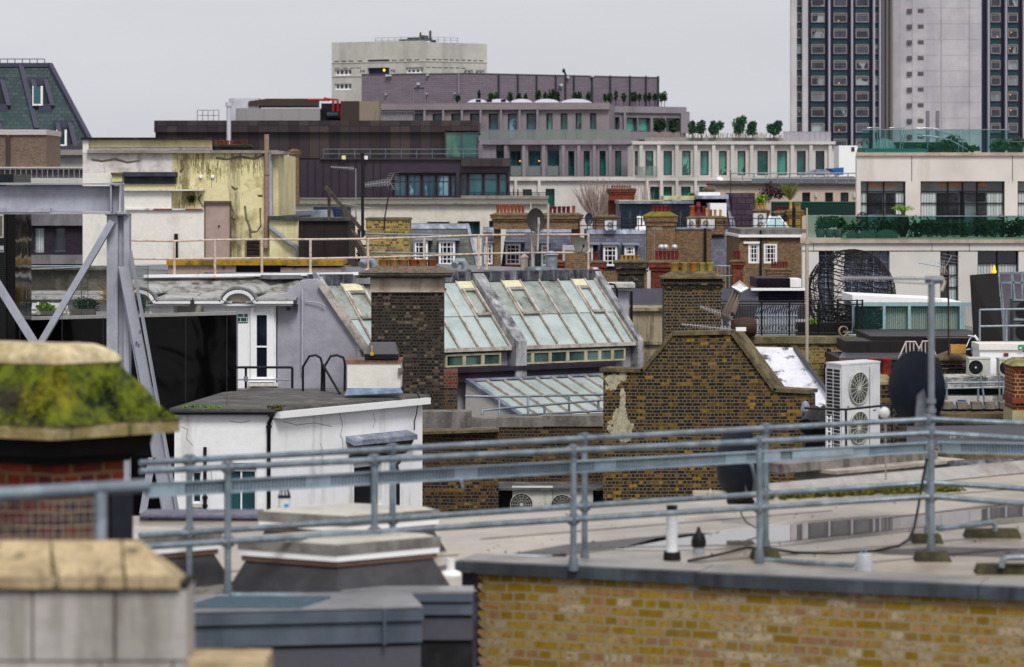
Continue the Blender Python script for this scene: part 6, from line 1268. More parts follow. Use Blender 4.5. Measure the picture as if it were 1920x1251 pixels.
T2 = thing('pool_handrail', 'curved stainless handrails over the roof pool steps', 'handrail', w.pt(1740, 284, -1)); SS = mat('stainless', '#b3b8bb', .25, .8, fine=0, bump=0)
for o in (-.5, -1.2):
    for pts in (((1632, 239), (1652, 239), (1652, 284)), ((1675, 239), (1703, 239), (1694, 284)), ((1736+o*8, 239), (1760, 241), (1785, 250), (1816, 264)), ((1738+o*8, 254), (1762, 256), (1785, 262), (1818, 280))): MB().tube([w.pt(a, b_, o) for a, b_ in pts], .022, 6).make('rail', SS, T2)
for x in (1663, 1692, 1743, 1801, 1809): MB().tube([w.pt(x, 244 if x < 1760 else 258, -.5), w.pt(x, 284, -.5)], .02, 6).make('post', SS, T2)
for x, lb in ((1740, 'left'), (1758.5, 'right')):
    g = MB(); g.b(FW(125), x-3, x+3, 208, 290, -.2, 0); one('flue_pipe', g, mat('grey_flue', '#77747a', .5, bump=0), lb+' of two grey flues before the blank tower shaft', 'flue', 'pair of grey flues before the tower')
g = MB(); g.lathe(w.pt(1680, 284, -3.5), [(.5, 0), (.48, .25), (.3, .5), (.05, .58)], 18); one('pool_cover', g, glass('plastic_dome', '#b5d2ca', vary=0, alpha=(.25, '#f0faf7')), 'pale translucent domed cover behind the pool glass', 'cover')

# ---------------- terrace with wire globe and glass pavilion ----------------
w = FW(80)
T = thing('wire_globe', 'big black scrolled wire globe standing on the terrace', 'wire globe', w.pt(1596, 634, 0)); C_ = w.pt(1595, 552, 0); Rg = 84*80/F
tilt = math.radians(14)
def gp(th, ph, r=Rg):
    v = V((r*math.cos(ph)*math.cos(th), r*math.cos(ph)*math.sin(th), r*math.sin(ph))); c, s_ = math.cos(tilt), math.sin(tilt); return C_+V((v.x*c+v.z*s_, v.y, -v.x*s_+v.z*c))
for k in range(25):
    ph = -1.25+2.5*k/24; MB().tube([gp(2*math.pi*j/36, ph+.04*math.sin(3*j*math.pi/18+k)) for j in range(37)], .012, 5, False).make('hoop', BLACKP, T)
for k in range(3):
    a = math.pi*k/3+.3; MB().tube([gp(a, 2*math.pi*j/40) for j in range(41)], .024 if k == 0 else .01, 4, False).make('meridian', BLACKP, T)
random.seed(5); g = MB()
for k in range(330):
    th, ph = R(0, 6.28), R(-1.15, 1.15); r0 = R(.03, .06); s_ = random.choice((-1, 1)); pts = []
    for j in range(9): a = s_*j*.85; rr = r0*(1-j*.08); pts.append(gp(th+rr*math.cos(a)/Rg/max(.3, math.cos(ph)), ph+rr*math.sin(a)/Rg))
    g.tube(pts, .010, 3, False)
for k in range(60):
    th = R(0, 6.28); g.tube([gp(th+.1*j, -1.15+.2*j+R(-.02, .02)) for j in range(12)], .010, 3, False)
for k in range(130):
    a = [C_+V((R(-1, 1)*Rg*.8, R(-.5, .5)*Rg, -Rg*R(.2, .95))) for _ in range(3)]; g.tube(a, .009, 3, False)
g.make('scrollwork', BLACKP, T)
g = MB(); g.lathe(w.pt(1597, 634, 0), [(.9, 0), (.9, .1), (.5, .16)], 20); g.make('base', BLACKP, T)
T = thing('black_railing', 'ornate black iron railing along the terrace edge', 'railing', P(1480, 633, 74.5)); w = FW(74.5)
for y in (563.5, 571, 625): MB().tube([w.pt(1340, y+(2 if y < 570 else 0)), w.pt(1617, y)], .018, 6).make('rail', BLACKP, T)
for x in (1376, 1428, 1480, 1535, 1571, 1607, 1617): MB().tube([w.pt(x, 562), w.pt(x, 633)], .025, 6).make('post', BLACKP, T)
g = MB()
for k in range(52): x = 1345+5.2*k; g.tube([w.pt(x, 571), w.pt(x, 625)], .009, 5, False)
for k in range(44): x = 1348+6.1*k; g.tube([w.pt(x+2.6*math.cos(a), 615+7*math.sin(a)) for a in [j*.7 for j in range(10)]], .007, 4, False)
g.make('balusters', BLACKP, T)
g = MB(); g.b(FW(76), 1380, 1900, 636, 640, -12, 1.5); struct('terrace_floor', g, mat('terrace_paving', ''))
g = MB(); g.b(FW(77), 1495, 1605, 605, 636, -.5, 0); one('planter_box', g, BLACKP, 'black planter behind the ornate railing below the wire globe', 'planter')
plant('terrace_plant', 'green sprig of plants behind the ornate railing by the stone corner', P(1522, 602, 77), .22, .15, .09, LEAFB, 120, .05)
T = thing('barrel', 'rusty brown drum lying behind the corbelled chimney', 'barrel', P(1395, 633, 72.6))
g = MB(); g.lathe(P(1372, 615, 72.8), [(.22, 0), (.24, .04), (.25, .3), (.24, .55), (.2, .6)], 18); 
g2 = MB(); c = P(1374, 614, 72.8)
g2.tube([c, c+V((.08, 0, 0)), c+V((.35, 0, 0)), c+V((.55, 0, 0)), c+V((.6, 0, 0))], [.2, .24, .26, .24, .16], 18); g2.make('drum', mat('rust_drum', '#4a3229', .7, c2='#3a2824', sc_=4, fine=.15), T)
# stacked slatted loungers behind the railing
for k, lb in ((0, 'front stack'), (1, 'rear stack')):
    T = thing('slatted_lounger', lb+' of pale curved slatted loungers behind the black railing', 'lounger', P(1450, 634, 77+k), 'pale slatted loungers behind the railing')
    g = MB(); w = FW(77+k)
    for j in range(17):
        x = 1418+4.4*j+k*6; g.tube([w.pt(x+4, 577-k*6), w.pt(x-1, 590-k*4), w.pt(x+2, 605), w.pt(x-1, 622), w.pt(x+3, 634)], .012, 4, False)
    g.make('slats', mat('pale_lounger_slat', '#8f98a6', .5, bump=0), T); g = MB(); g.tube([w.pt(1416, 592), w.pt(1496, 592)], .02, 5); g.tube([w.pt(1416, 620), w.pt(1496, 620)], .02, 5); g.make('frame', GALV, T)
# glass pavilion
T = thing('glass_pavilion', 'low glass pavilion with pale green panes and curtains', 'pavilion', P(1710, 630, 77)); w = FW(75); w3 = Wall(1801, 75, 1824, 76.2)
PF = mat('pale_teal_frame', '#8fa9ad', .4, bump=0); PG = glass('pavilion_glass', '#2f8078', r=.08, vary=0, alpha=(.07, '#e8faf7')); CU = brick('pleated_curtain', ['#c6d2c8', '#d2dcd2', '#afbdb3'], '#7b9188', None, bw=.05, bh=9, ms=.012, squash=1, off=0, fine=.1)
cols = [1598, 1657, 1704, 1743, 1801]
MB().b(w, 1660, 1800, 574, 622, -.16, -.12).make('curtain_or_glow', CU, T); MB().b(w3, 1803, 1823, 574, 622, -.3, -.26).make('curtain_or_glow', CU, T)
for a, b_ in zip(cols, cols[1:]):
    f = MB(); f.b(w, a, a+3, 567, 627, -.06, .06); f.b(w, b_-2, b_, 567, 627, -.06, .06); f.b(w, a+3, b_-2, 567, 574, -.06, .05); f.b(w, a+3, b_-2, 622, 627, -.06, .05); pn = f.make('window', PF, T); MB().b(w, a+3, b_-2, 574, 622, -.02, 0).make('pane', PG, pn)
f = MB(); f.b(w3, 1801.5, 1806, 567, 627, -.06, .06); f.b(w3, 1806, 1824, 567, 573, -.06, .05); f.b(w3, 1806, 1824, 623, 627, -.06, .05); pn = f.make('window', PF, T); MB().b(w3, 1806, 1824, 573, 623, -.02, 0).make('pane', PG, pn)
g = MB(); g.prism([w.pt(1598, 553.5, .05), w.pt(1766, 561.5, .05), w.pt(1766, 566.8, .05), w.pt(1598, 566.8, .05)], (0, 2.5, 0)); g.b(w, 1766.2, 1801, 565.5, 566.8, -2.5, .05); g.make('roof', WCLEAN, T)
MB().b(w, 1598, 1805, 627.2, 631, -2.5, .1).make('plinth', WCLEAN, T)
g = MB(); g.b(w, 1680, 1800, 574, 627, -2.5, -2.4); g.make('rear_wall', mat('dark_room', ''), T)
g = MB()
for k in range(9): x = 1614+5*k; g.bar(w.pt(x, 622, -1), w.pt(x+18, 575, -1), .02)
g.tube([w.pt(1660, 617, -.3), w.pt(1700, 576, -.3)], .03, 6); one('frame_stack', g, WD, 'dark slanted timber bars leaning inside the glass pavilion', 'timber')
# yellow brick wall below
T = thing('yard_wall', 'yellow stock brick wall with mossy coping under the black railing', 'wall', P(1480, 1200, 73)); w = FW(73)
MB().b(w, 1380, 1587, 644, None, -.5, 0).make('wall', BRKYL, T); MB().b(w, 1330, 1637, 632, 644, -.8, .08).make('coping', mat('mossy_coping', '#6f684c', .95, c2='#4d4a35', sc_=2, c3='#8a8365', fine=.25), T)
g = MB(); g.tube([P(1554, 655, 72.6), P(1554, 664, 72.6), P(1552, 676, 72.6), P(1549, 690, 72.6), P(1549, 720, 72.6)], .06, 8); g.b(FW(72.6), 1547, 1563, 660, 670, -.1, .12); one('drain_hopper', g, BLACKP, 'black rainwater hopper and pipe on the yellow brick wall', 'pipe')
g = MB(); g.tube([P(1513, 456, 72), P(1513, 700, 72)], .045, 10); g.tube([P(1513, 390, 72), P(1513, 455, 72)], .022, 8); g.lathe(P(1513, 458, 72), [(.07, 0), (.07, .06)], 10)
one('flag_pole', g, mat('cream_pole', '#a99f90', .5, bump=0), 'tall cream pole before the stone building corner', 'pole')
T = thing('rope_coil', 'coil of pale rope hanging on the terrace railing end', 'rope', P(1580, 630, 73.5)); g = MB()
for k in range(5): g.tube([P(1580+8*math.cos(a)+k*.5, 621+9*math.sin(a), 73.4-k*.02) for a in [j*.55 for j in range(12)]], .012, 5, False)
g.make('coil', mat('pale_rope', '#a58d6f', .9), T)
g = MB(); g.tube([P(1605, 628, 73.4), P(1615, 624, 73.4), P(1622, 629, 73.4)], .03, 6); g.m = 1; g.tube([P(1618, 630, 73.3), P(1628, 624, 73.3), P(1638, 626, 73.3), P(1630, 631, 73.3)], .02, 5)
one('hose', g, [mat('orange_plastic', '#b0402a', .6, bump=0), mat('pale_rope', '')], 'tangle of orange and pale hose on the mossy coping', 'hose')
# dark roof boxes
DB = mat('dark_brown_panel', '#1f1b1d', .5, c2='#2a2527', sc_=1, fine=.1, bump=0); w = FW(70)
T = thing('dark_clad_building', 'low building clad in near black panels under the glass pavilion', 'building', P(1700, 1200, 71))
MB().b(w, 1586, 1742, 640, 662, -2, 0).make('cladding', DB, T); MB().b(w, 1737, 1852, 633, None, -2, .3).make('cladding', DB, T); MB().b(w, 1637, 1860, 632, 640, -4, -.3).make('cladding', DB, T)
for x in (1627, 1668): MB().b(w, x, x+.8, 640, 662, 0, .01).make('joint', BLACKP, T)
for x in (1773, 1817): MB().b(w, x, x+.7, 636, 700, .3, .31).make('joint', BLACKP, T)
g = MB(); g.prism([w.pt(1565, 667, .9), w.pt(1700, 667, .9), w.pt(1710, 661, -.1), w.pt(1580, 661, -.1)], (0, 0, -.05)); g.make('roof', mat('grey_glass_roof', '#55595e', .3, bump=0), T)
MB().b(w, 1565, 1740, 668, None, -2, .6).make('wall', DB, T)
for x0, x1 in ((1572, 1593), (1602, 1645), (1650, 1690)): window(T, w, x0, x1, 671, 684, DGREY, glass('green_tint_glass', '#56757a', '#7f9b98', sc_=.8, vary=.1), 1, 1, .04, .62, .04)
T = thing('roof_ladder', 'pale metal ladder with two angular hoops rising over the parapet', 'ladder', P(1725, 712, 67)); PK = mat('pinkish_metal', '#b7aaa8', .5, bump=0)
for pts in (((1678, 702), (1685, 672), (1699, 641), (1716, 641), (1724, 657)), ((1719, 665), (1730, 640), (1742, 640), (1748, 652), (1776, 709))): MB().tube([P(a, b_, 67) for a, b_ in pts], .022, 6).make('hoop', PK, T)
for x, y0 in ((1699, 643), (1706, 643), (1713, 643), (1728, 645), (1735, 642), (1742, 643)): MB().tube([P(x, y0, 67), P(x, y0+22, 67)], .018, 6).make('baluster', PK, T)
stack('chimney', 'sooty stub chimney with two square buff pots right of the big dish', 1770, 1814, 676, None, 66, .7, BRKD, CAPM, (), corb=(.1, .09), caph=.14)
for x in (1789, 1803):
    g = MB(); c = P(x, 662, 65.7); g.box(c.x-.085, c.x+.085, c.y-.09, c.y+.09, c.z, c.z+.2); g.m = 1; g.box(c.x-.06, c.x+.06, c.y-.06, c.y+.06, c.z+.2, c.z+.203); one('square_pot', g, [BUFF, BLACKP], ('left' if x < 1800 else 'right')+' of two square buff pots on the sooty stub chimney', 'chimney pot', 'square buff pots')
yagi('large aerial with fanned reflector on a tall rusty mast', P(1722, 493, 66), P(1772, 502, 66), AL, 16, .13, (P(1779, 712, 66), P(1778, 500, 66)), RUST, True, .009)
g = MB(); g.tube([P(1812, 650, 65), P(1818, 636, 65), P(1824, 630, 65)], .012, 5); g.bar(P(1815, 629, 65), P(1828, 631, 65), .1, .02); g.bar(P(1827, 629, 65), P(1834, 638, 65), .05)
one('small_aerial', g, WCLEAN, 'small tilted white panel aerial beside the buff pots', 'aerial')
dish('slim grey dish seen edge on against the dark cladding', P(1834, 659, 64), .2, GALVD, (1, -.25, .1), (P(1812, 656, 64), P(1832, 653, 64)), GALV)
T = thing('leaning_panel', 'large near black sheet leaning against a metal frame', 'panel', P(1850, 640, 68))
g = MB(); g.ext([(1819, 516, 68), (1871, 512, 68.4), (1881, 640, 68), (1826, 640, 68)], .06); g.make('sheet', mat('dark_sheet', '#211e1d', .7, c2='#272322', sc_=1, fine=.05, bump=.05), T)
g = MB()
for p, q in (((1873, 517), (1884, 638)), ((1876, 530), (1888, 640)), ((1871, 512), (1960, 510)), ((1876, 530), (1960, 530)), ((1898, 512), (1903, 560)), ((1915, 512), (1918, 570))): g.bar(P(*p, 68.6), P(*q, 68.6), .04)
g.make('frame', GALV, T)
g = MB(); w = FW(70)
for k in range(4): g.b(w, 1876+22*k, 1896+22*k, 513, 640, -.1, 0)
one('corrugated_screen', g, mat('lilac_metal_sheet', '#5f5a66', .5, c2='#6e6974', sc_=2, c3='#4d4953', sk_=4, fine=.1), 'lilac grey metal sheets behind the leaning panel', 'screen')
T = thing('stacked_condenser', 'tall grey double condenser cut by the right frame edge', 'air conditioner', P(1925, 640, 68.2)); w = FW(68.2)
MB().b(w, 1900, 2300, 561, 640, -.5, 0).make('casing', mat('grey_casing', '#4a4a4d', .5, c2='#5a5a5c', sc_=2, bump=0), T)
g = MB(); g.b(w, 1900, 2300, 561, 564, 0, .03); g.b(w, 1900, 2300, 597, 601, 0, .03); g.make('trim', GALV, T)
for y in (582, 620): MB().lathe(w.pt(1920, y, .01), [(.2, 0), (.2, .02)], 20, 'y').make('fan', BLACKP, T)
railing('galvanised_railing', 'galvanised guard rail over the white box at right', 'railing', GALV, [[P(1837, 581, 64), P(2300, 573, 64)], [P(1837, 612, 64), P(2300, 605, 64)]], [(P(1837, 670, 64), P(1837, 581, 64)), (P(1887, 670, 64), P(1887, 579, 64)), (P(1882, 640, 65), P(1880, 560, 65))], .024)
T = thing('plant_box', 'white boxed roof plant housing with an arrow sign', 'roof box', P(1880, 680, 63)); w = FW(63)
MB().b(w, 1835, 2300, 645, 656, -1, .05).make('lid', WR, T); MB().b(w, 1837, 2300, 656, 700, -1, 0).make('body', WHITE, T)
g = MB(); g.b(w, 1882, 1890, 662, 668, 0, .06); g.make('red_switch', mat('red_switch', '#7a2f2c', .5, bump=0), T)
T = thing('exit_sign', 'green square sign with a white diagonal arrow', 'sign', P(1913, 656, 62.9)); MB().b(w, 1908.5, 1919, 646.5, 655.5, .06, .08).make('plate', mat('sign_green', '#0f8a5c', .4, fine=0, bump=0), T)
g = MB(); g.bar(w.pt(1916.5, 648.5, .085), w.pt(1912.5, 652.5, .085), .018, .004); g.prism([w.pt(1910.8, 649.5, .082), w.pt(1910.8, 654, .082), w.pt(1915.6, 654, .082)], (0, -.004, 0)); g.make('arrow', mat('sign_white', '#e8efe9', .5, fine=0, bump=0), T)
ac_unit('cream air conditioner with a white hub left of its twin', 1817, 1857, 671, 708, 61, .4, [(1829, 689, 14)], ACM, BLACKP, guard=False)
ac_unit('cream air conditioner next to the red brick chimney at right', 1874, 1915, 672, 709, 61, .4, [(1887, 690, 14)], ACM, BLACKP, guard=False)
g = MB(); w = FW(60)
for x, y in ((1758, 700), (1800, 716), (1870, 732)): pass
T = thing('scaffold_rail', 'jumble of galvanised tubes and pipes below the cream air conditioners', 'scaffold', P(1840, 760, 59))
for pts in (((1766, 718), (2300, 712)), ((1766, 729), (1880, 726), (2300, 723)), ((1775, 707), (1775, 750)), ((1805, 716), (1805, 729)), ((1874, 700), (1874, 752)), ((1881, 712), (1881, 750)), ((1838, 705), (1846, 752)), ((1834, 727), (1834, 752))): MB().tube([P(a, b_, 58.5) for a, b_ in pts], .022, 6).make('tube', GALV, T)
g = MB(); random.seed(9)
for k in range(46): x, y = R(1815, 1905), R(706, 724); g.tube([P(x, y, 59), P(x+R(-14, 14), y+R(-5, 5), 59+R(-.3, .3))], .01, 4)
g.make('loose_pipes', AL, T)
g = MB(); w = FW(61.5); g.b(w, 1766, 2300, 707, 727, -1, .3); g.m = 1; g.b(w, 1766, 2300, 727.2, 741, -1, -.3); g.m = 0; g.b(w, 1766, 2300, 741, None, -1, .4)
one('white_parapet', g, [mat('dirty_white_parapet', '#aaa9a5', .85, c2='#6a6963', sc_=2.5, th=(.5, .62), c3='#55544e', sk_=4, sth=(.56, .7), fine=.15), BLACKP], 'dirty white parapet walls with a black gap below the pipes', 'wall')
g = MB(); g.b(FW(58), 1798, 1811, 751, 756, -.2, 0); one('blue_crate', g, mat('blue_plastic', '#1e3f80', .5, bump=0), 'small blue box on the parapet blocks', 'box')
T = thing('brick_parapet', 'sooty brick parapet with a row of stone blocks along its top', 'wall', P(1830, 1200, 56)); w = FW(56)
MB().b(w, 1650, 2300, 774, None, -.4, 0).make('wall', BRKD, T); g = MB(); g.prism([w.pt(1762, 776, .1), w.pt(2300, 774, .1), w.pt(2300, 767, -.4), w.pt(1762, 768, -.4)], (0, 0, -.08)); g.make('coping', CAPM, T)
for x in (1770, 1797, 1824, 1849, 1876): MB().b(w, x, x+19, 755+R(-1, 1), 768, -.35, -.08).make('stone_block', mat('old_stone_block', '#7d766a', .95, c2='#4f4b44', sc_=4, fine=.3, bump=.5), T)
for x in (1763, 1790, 1817, 1844, 1869): MB().b(w, x, x+6, 760, 767, -.3, -.12).make('slate_packer', LEAD, T)
w = FW(56.5); T = thing('chimney', 'red brick chimney with mossy cap and terracotta pot at the right edge', 'chimney', P(1930, 1200, 54)); w = FW(54)
MB().b(w, 1901, 1990, 693, 770, -1, 0).make('stack', brick('fine_red_brick', ['#6a2a1c', '#7d3422', '#5a241b', '#8a4028'], '#9a8058', '#2b1b16', (.5, .68), .8, sooty=.4), T)
g = MB(); g.b(w, 1897, 1990, 746, 756, -1, .08); g.b(w, 1899, 1990, 686, 693, -1.05, .06); g.make('band', BRKR, T); g = MB(); g.hexa([w.pt(1895, 686, .12), w.pt(1990, 686, .12), w.pt(1990, 686, -1.1), w.pt(1895, 686, -1.1), w.pt(1912, 674, -.3), w.pt(1980, 674, -.3), w.pt(1980, 674, -.8), w.pt(1912, 674, -.8)]); g.make('mossy_cap', mat('mossy_coping2', '#74703c', .95, c2='#8d8a68', sc_=3, fine=.3), T)
MB().b(w, 1898, 1990, 770, None, -1, .02).make('rendered_base', mat('cream_base', '#a8a07c', .85, c2='#968e6c', sc_=2, fine=.08), T); pot_mb(P(1927, 680, 54.4), .1, .32, 2).make('pot', TERRA, T)

# ---------------- shaped brick gable ----------------
YG = 63
T = thing('brick_gable', 'dark brick gable wall with shaped stone coping and pale patches', 'wall', P(1340, 1200, YG))
GB = brick('gable_brick', ['#2c231c', '#463421', '#211d1b', '#6a4b1e', '#372a1e', '#94701f', '#2a2320', '#523c20', '#322720', '#7a5b20', '#3c2d20', '#241f1d'], '#6a5f49', '#1a1614', (.45, .6), .45, sooty=.8, fine=.45, patch='#a39a80', pth=(.72, .76), psc=.45)
o_l = [(1131, None), (1131, 698), (1205, 700), (1262, 631), (1368, 629), (1452, 736), (1514, 740), (1514, 850), (1556, 850), (1556, None)]
pts = [P(x, y if y else HZ+EYE*F/YG, YG) for x, y in o_l]; g = MB(); vec = (.22, .42, 0); g.prism(pts, vec); g.make('wall', GB, T)
COP = mat('pebbled_coping', '#6a5f46', .95, c2='#4b4434', sc_=3, c3='#857a5c', sk_=4, fine=.4, fs=30, bump=.7, bs=45)
top = [(1124, 697), (1205, 699), (1262, 629.5), (1370, 627), (1450, 735), (1516, 739)]
g = MB()
for (a, b_) in zip(top, top[1:]):
    p, q = P(*a, YG-.06), P(*b_, YG-.06); n = V((-(q-p).z, 0, (q-p).x)).normalized()*.085; v_ = V((.26, .54, 0)); g.prism([p, q, q+n, p+n], v_)
g.make('coping', COP, T)
g = MB(); random.seed(21)
def blotch(cx, cy, rx, ry, n):
    for k in range(n):
        a, q = R(0, 6.28), math.sqrt(R(0, 1)); x, y = cx+rx*q*math.cos(a), cy+ry*q*math.sin(a); c = P(x, y, YG-.004-R(0, .004)); r_ = R(.012, .04)
        g.poly([c+V((r_*math.cos(t), 0, r_*math.sin(t)*R(.6, 1.1))) for t in (0, 1.1, 2.1, 3.2, 4.2, 5.3)])
RR = mat('pale_render_remnant', '#aaa38c', .95, c2='#8c8571', sc_=6, fine=.2)
for bl in ([(1150, 712, 14, 10, 150), (1146, 725, 10, 6, 50), (1168, 706, 6, 9, 50)], [(1168, 745, 4, 16, 90), (1167, 765, 5, 12, 60), (1163, 790, 14, 24, 300), (1160, 800, 22, 16, 200), (1172, 815, 12, 14, 90), (1178, 800, 9, 9, 60)]):
    g = MB()
    for b5 in bl: blotch(*b5)
    g.make('render_remnant', RR, T)['kind'] = 'stuff'
g = MB(); g.lathe(P(1510, 770, 62.5), [(.11, 0), (.1, .03), (.06, .06), (.02, .07)], 16, 'y', 2); g.tube([P(1510, 764, 62.3), P(1560, 766, 60)], .015, 5); one('alarm_box', g, mat('lilac_plastic', '#7f8290', .5, bump=0), 'rounded lilac grey box fixed on the gable right end', 'box')
T = thing('sheet_roof', 'white sheeted roof slope with dark scuffs behind the gable', 'roof', P(1490, 1200, 67))
g = MB(); g.prism([P(1395, 765, 65.2), P(1556, 765, 65.2), P(1554, 745, 65.5), P(1488, 652, 68), P(1408, 650, 68)], (0, .05, -.15)); g.make('sheet', mat('scuffed_white_sheet', '#cdcdd4', .6, c2='#b9b9c2', sc_=1.5, c3='#4f4e55', sk_=3.2, sth=(.54, .64), fine=.06, bump=.25, bs=10), T)
g = MB(); g.bar(P(1490, 652, 67.9), P(1556, 742, 65.4), .08, .06); g.make('verge', DGREY, T); MB().box(P(1420, 700, 66).x, P(1556, 700, 66).x, 65.6, 67.6, 0, P(1500, 764, 65.6).z).make('wall', BRKD, T)
# corbelled chimney behind
T = thing('chimney', 'sooty corbelled chimney with five yellow pots behind the gable', 'chimney', P(1300, 900, 72)); w = FW(71)
MB().b(w, 1246, 1353, 540, None, -1.1, 0).make('stack', brick('soot_mixed_brick', ['#23201d', '#2b2622', '#1f1d1c', '#35291c', '#5f4522', '#26221e'], '#726650', '#191817', (.46, .62), .7, sooty=.5, fine=.4, patch='#8a6a34', pth=(.64, .7), psc=.9), T)
for i, (y0, y1, o) in enumerate(((534, 540, .04), (528, 534, .08), (522.6, 528, .02))): MB().b(w, 1246-o*75, 1353+o*75, y0, y1-.1, -1.1-o, o).make('corbel', BRKD, T)
MB().b(w, 1240, 1359, 519.5, 522.5, -1.2, .14).make('ledge', COP, T)
g = MB(); g.hexa([w.pt(x, 519.4, o) for x, o in ((1245, .03), (1353, .03), (1353, -1.13), (1245, -1.13))]+[w.pt(x, 509.5, o) for x, o in ((1262, -.25), (1338, -.25), (1338, -.8), (1262, -.8))]); g.make('flaunching', COP, T)
for x, wd_, m_ in ((1267, 17, '#a8823c'), (1285, 15, '#9d8a45'), (1302.5, 17, '#a86f2c'), (1319, 13, '#a3934b'), (1333.5, 15, '#a39549')): pot_mb(w.pt(x, 511, -.45), wd_*71/F/2, .235, 1).make('pot', mat('clay_'+m_[1:], m_, .85, c2='#7d7440', sc_=5, fine=.15), T)
# folded aerial bundle
T = thing('folded_parasol', 'leaning bundle of pale rods topped by a white square plate', 'folded frame', P(1362, 630, 66))
g = MB(); g.prism([P(1371, 537, 65), P(1387, 525.5, 65), P(1404, 539.5, 65.2), P(1389, 547.5, 65)], (0, .04, -.03)); g.make('plate', WCLEAN, T)
for k in range(9): MB().tube([P(1378+k*1.6, 542, 65.1+.03*(k % 3)), P(1355+k*3, 585, 65.1+.05*(k % 3)), P(1362+k*.8, 603, 65.2)], .016, 5).make('rod', mat('pinkish_rod', '#8f8279', .6, vary=.15, bump=0), T)
MB().prism([P(1354, 590, 65), P(1370, 598, 65), P(1356, 615, 65)], (0, .1, 0)).make('sleeve', DGREY, T)
yagi('upper of two long thin aerials crossing the corbelled chimney', P(1312, 575, 66), P(1352, 588, 66), AL, 14, .06, (P(1366, 625, 66), P(1362, 600, 66), P(1352, 588, 66)), DGREY, False)
yagi('lower long thin aerial lying over the gable top', P(1278, 608, 63.8), P(1372, 618, 63.8), AL, 20, .05, None, None, False)
g = MB(); g.b(FW(62.9), 1380, 1399, 614, 621, -.1, .0); one('small_box', g, WCLEAN, 'small white box sitting on the gable coping', 'box')
g = MB(); g.tube([P(1374, 625, 64), P(1374, 600, 64)], .03, 6); g.tube([P(1370, 590, 64), P(1376, 588, 64)], .05, 6); one('aerial_mast', g, RUST, 'short rusty mast foot beside the bundle of rods', 'mast')
# ---------------- the flat roof in front ----------------
ZD = 3.1
def Dk(x, y, up=0): Y = ZD*F/(y-HZ); p = P(x, y, Y); p.z += up; return p
ROOF = mat('wet_roof_membrane', '#a89d8e', .33, c2='#8b8175', sc_=.7, th=(.42, .64), c3=None, fine=.12, fs=5, bump=.12, bs=6, spec=.5)
def PY(x, Y): return V(((x-960)*Y/F, Y, EYE-ZD))
g = MB(); pts = [PY(-400, 21.0), PY(700, 21.0), PY(705, 21.62), PY(866, 21.62), PY(866, 23.65), PY(1920, 22.2), PY(2300, 21.7), Dk(2300, 866), Dk(1920, 884), Dk(1560, 925), Dk(1130, 950), Dk(790, 963), Dk(200, 968), Dk(-400, 975)]
g.prism(pts, (0, 0, -.35)); struct('roof', g, ROOF)
def sheet(name, pxs, up, m, **k):
    g = MB(); ps_ = [Dk(x, y, up) for x, y in pxs]; g.poly(ps_); o = g.make(name, m); o['kind'] = 'structure'; return o
sheet('felt_strip', [(790, 1068), (1060, 1022), (1290, 1000), (1440, 1003), (1300, 1012), (1080, 1036), (880, 1075)], .004, mat('dark_felt_strip', '#4b4848', .5, c2='#5d5855', sc_=2, fine=.15))
sheet('felt_strip', [(1630, 1034), (1760, 1026), (2100, 1034), (2100, 1048), (1760, 1042), (1660, 1040)], .004, mat('dark_felt_strip', ''))
random.seed(77)
for k, (xa, ya, xb, yb) in enumerate(((900, 1010, 1560, 957), (1000, 1046, 1960, 938), (1290, 1055, 2050, 990), (880, 980, 1330, 952), (1560, 1060, 2060, 1015), (240, 1085, 860, 1040), (1480, 950, 1960, 912))):
    sheet('felt_lap', [(xa, ya), (xb, yb), (xb, yb+1.5), (xa, ya+2.2)], .004, mat('felt_lap', '#7d746a', .6, c2='#8f857a', sc_=3, fine=.2))
PUD = bpy.data.materials.new('rain_puddle'); PUD.use_nodes = True; b_ = PUD.node_tree.nodes['Principled BSDF']; b_.inputs['Base Color'].default_value = (.16, .145, .13, 1); b_.inputs['Roughness'].default_value = .015; b_.inputs['IOR'].default_value = 1.6; b_.inputs['Specular IOR Level'].default_value = 1
up_ = [(1185, 1027), (1250, 1014), (1320, 1004), (1400, 997), (1480, 986), (1580, 977), (1700, 971), (1800, 962), (1860, 953), (1930, 950), (2050, 945), (2050, 962), (1935, 968), (1870, 972), (1800, 984), (1700, 992), (1600, 1003), (1480, 1016), (1400, 1023), (1300, 1024), (1240, 1026)]
wet = [(1150, 1032), (1230, 1010), (1330, 998), (1470, 980), (1600, 970), (1720, 964), (1850, 946), (2060, 938), (2060, 970), (1930, 978), (1820, 990), (1700, 998), (1600, 1009), (1490, 1022), (1340, 1031), (1230, 1033)]
sheet('wet_margin', wet, .004, mat('wet_silt', '#7f766b', .12, c2='#958b7e', sc_=2.5, th=(.4, .6), fine=.15, bump=.05))
o = sheet('puddle', up_, .008, PUD)
g = MB(); random.seed(31)
for k in range(260):
    x = R(1440, 1800); y = 932-(x-1440)*.045+R(-3, 6); p = Dk(x, y, R(.0, .03)); g.leaves(p, .07, .05, .02, 5, .05, 0)
one('moss_strip', g, mat('olive_moss', ''), 'ragged olive moss along the far edge of the wet roof', 'moss', kind='stuff')
g = MB(); ps_ = [Dk(1440, 934), Dk(1920, 888), Dk(2200, 872)]
for a, b_ in zip(ps_, ps_[1:]): g.prism([a+V((0, 0, .01)), b_+V((0, 0, .01)), b_+V((0, .25, .12)), a+V((0, .25, .12))], (0, .2, -.1))
one('roof_kerb', g, mat('pale_kerb', '#9b9793', .7, c2='#857f79', sc_=1.5, fine=.15), 'pale raised kerb along the far right edge of the wet roof', 'kerb')

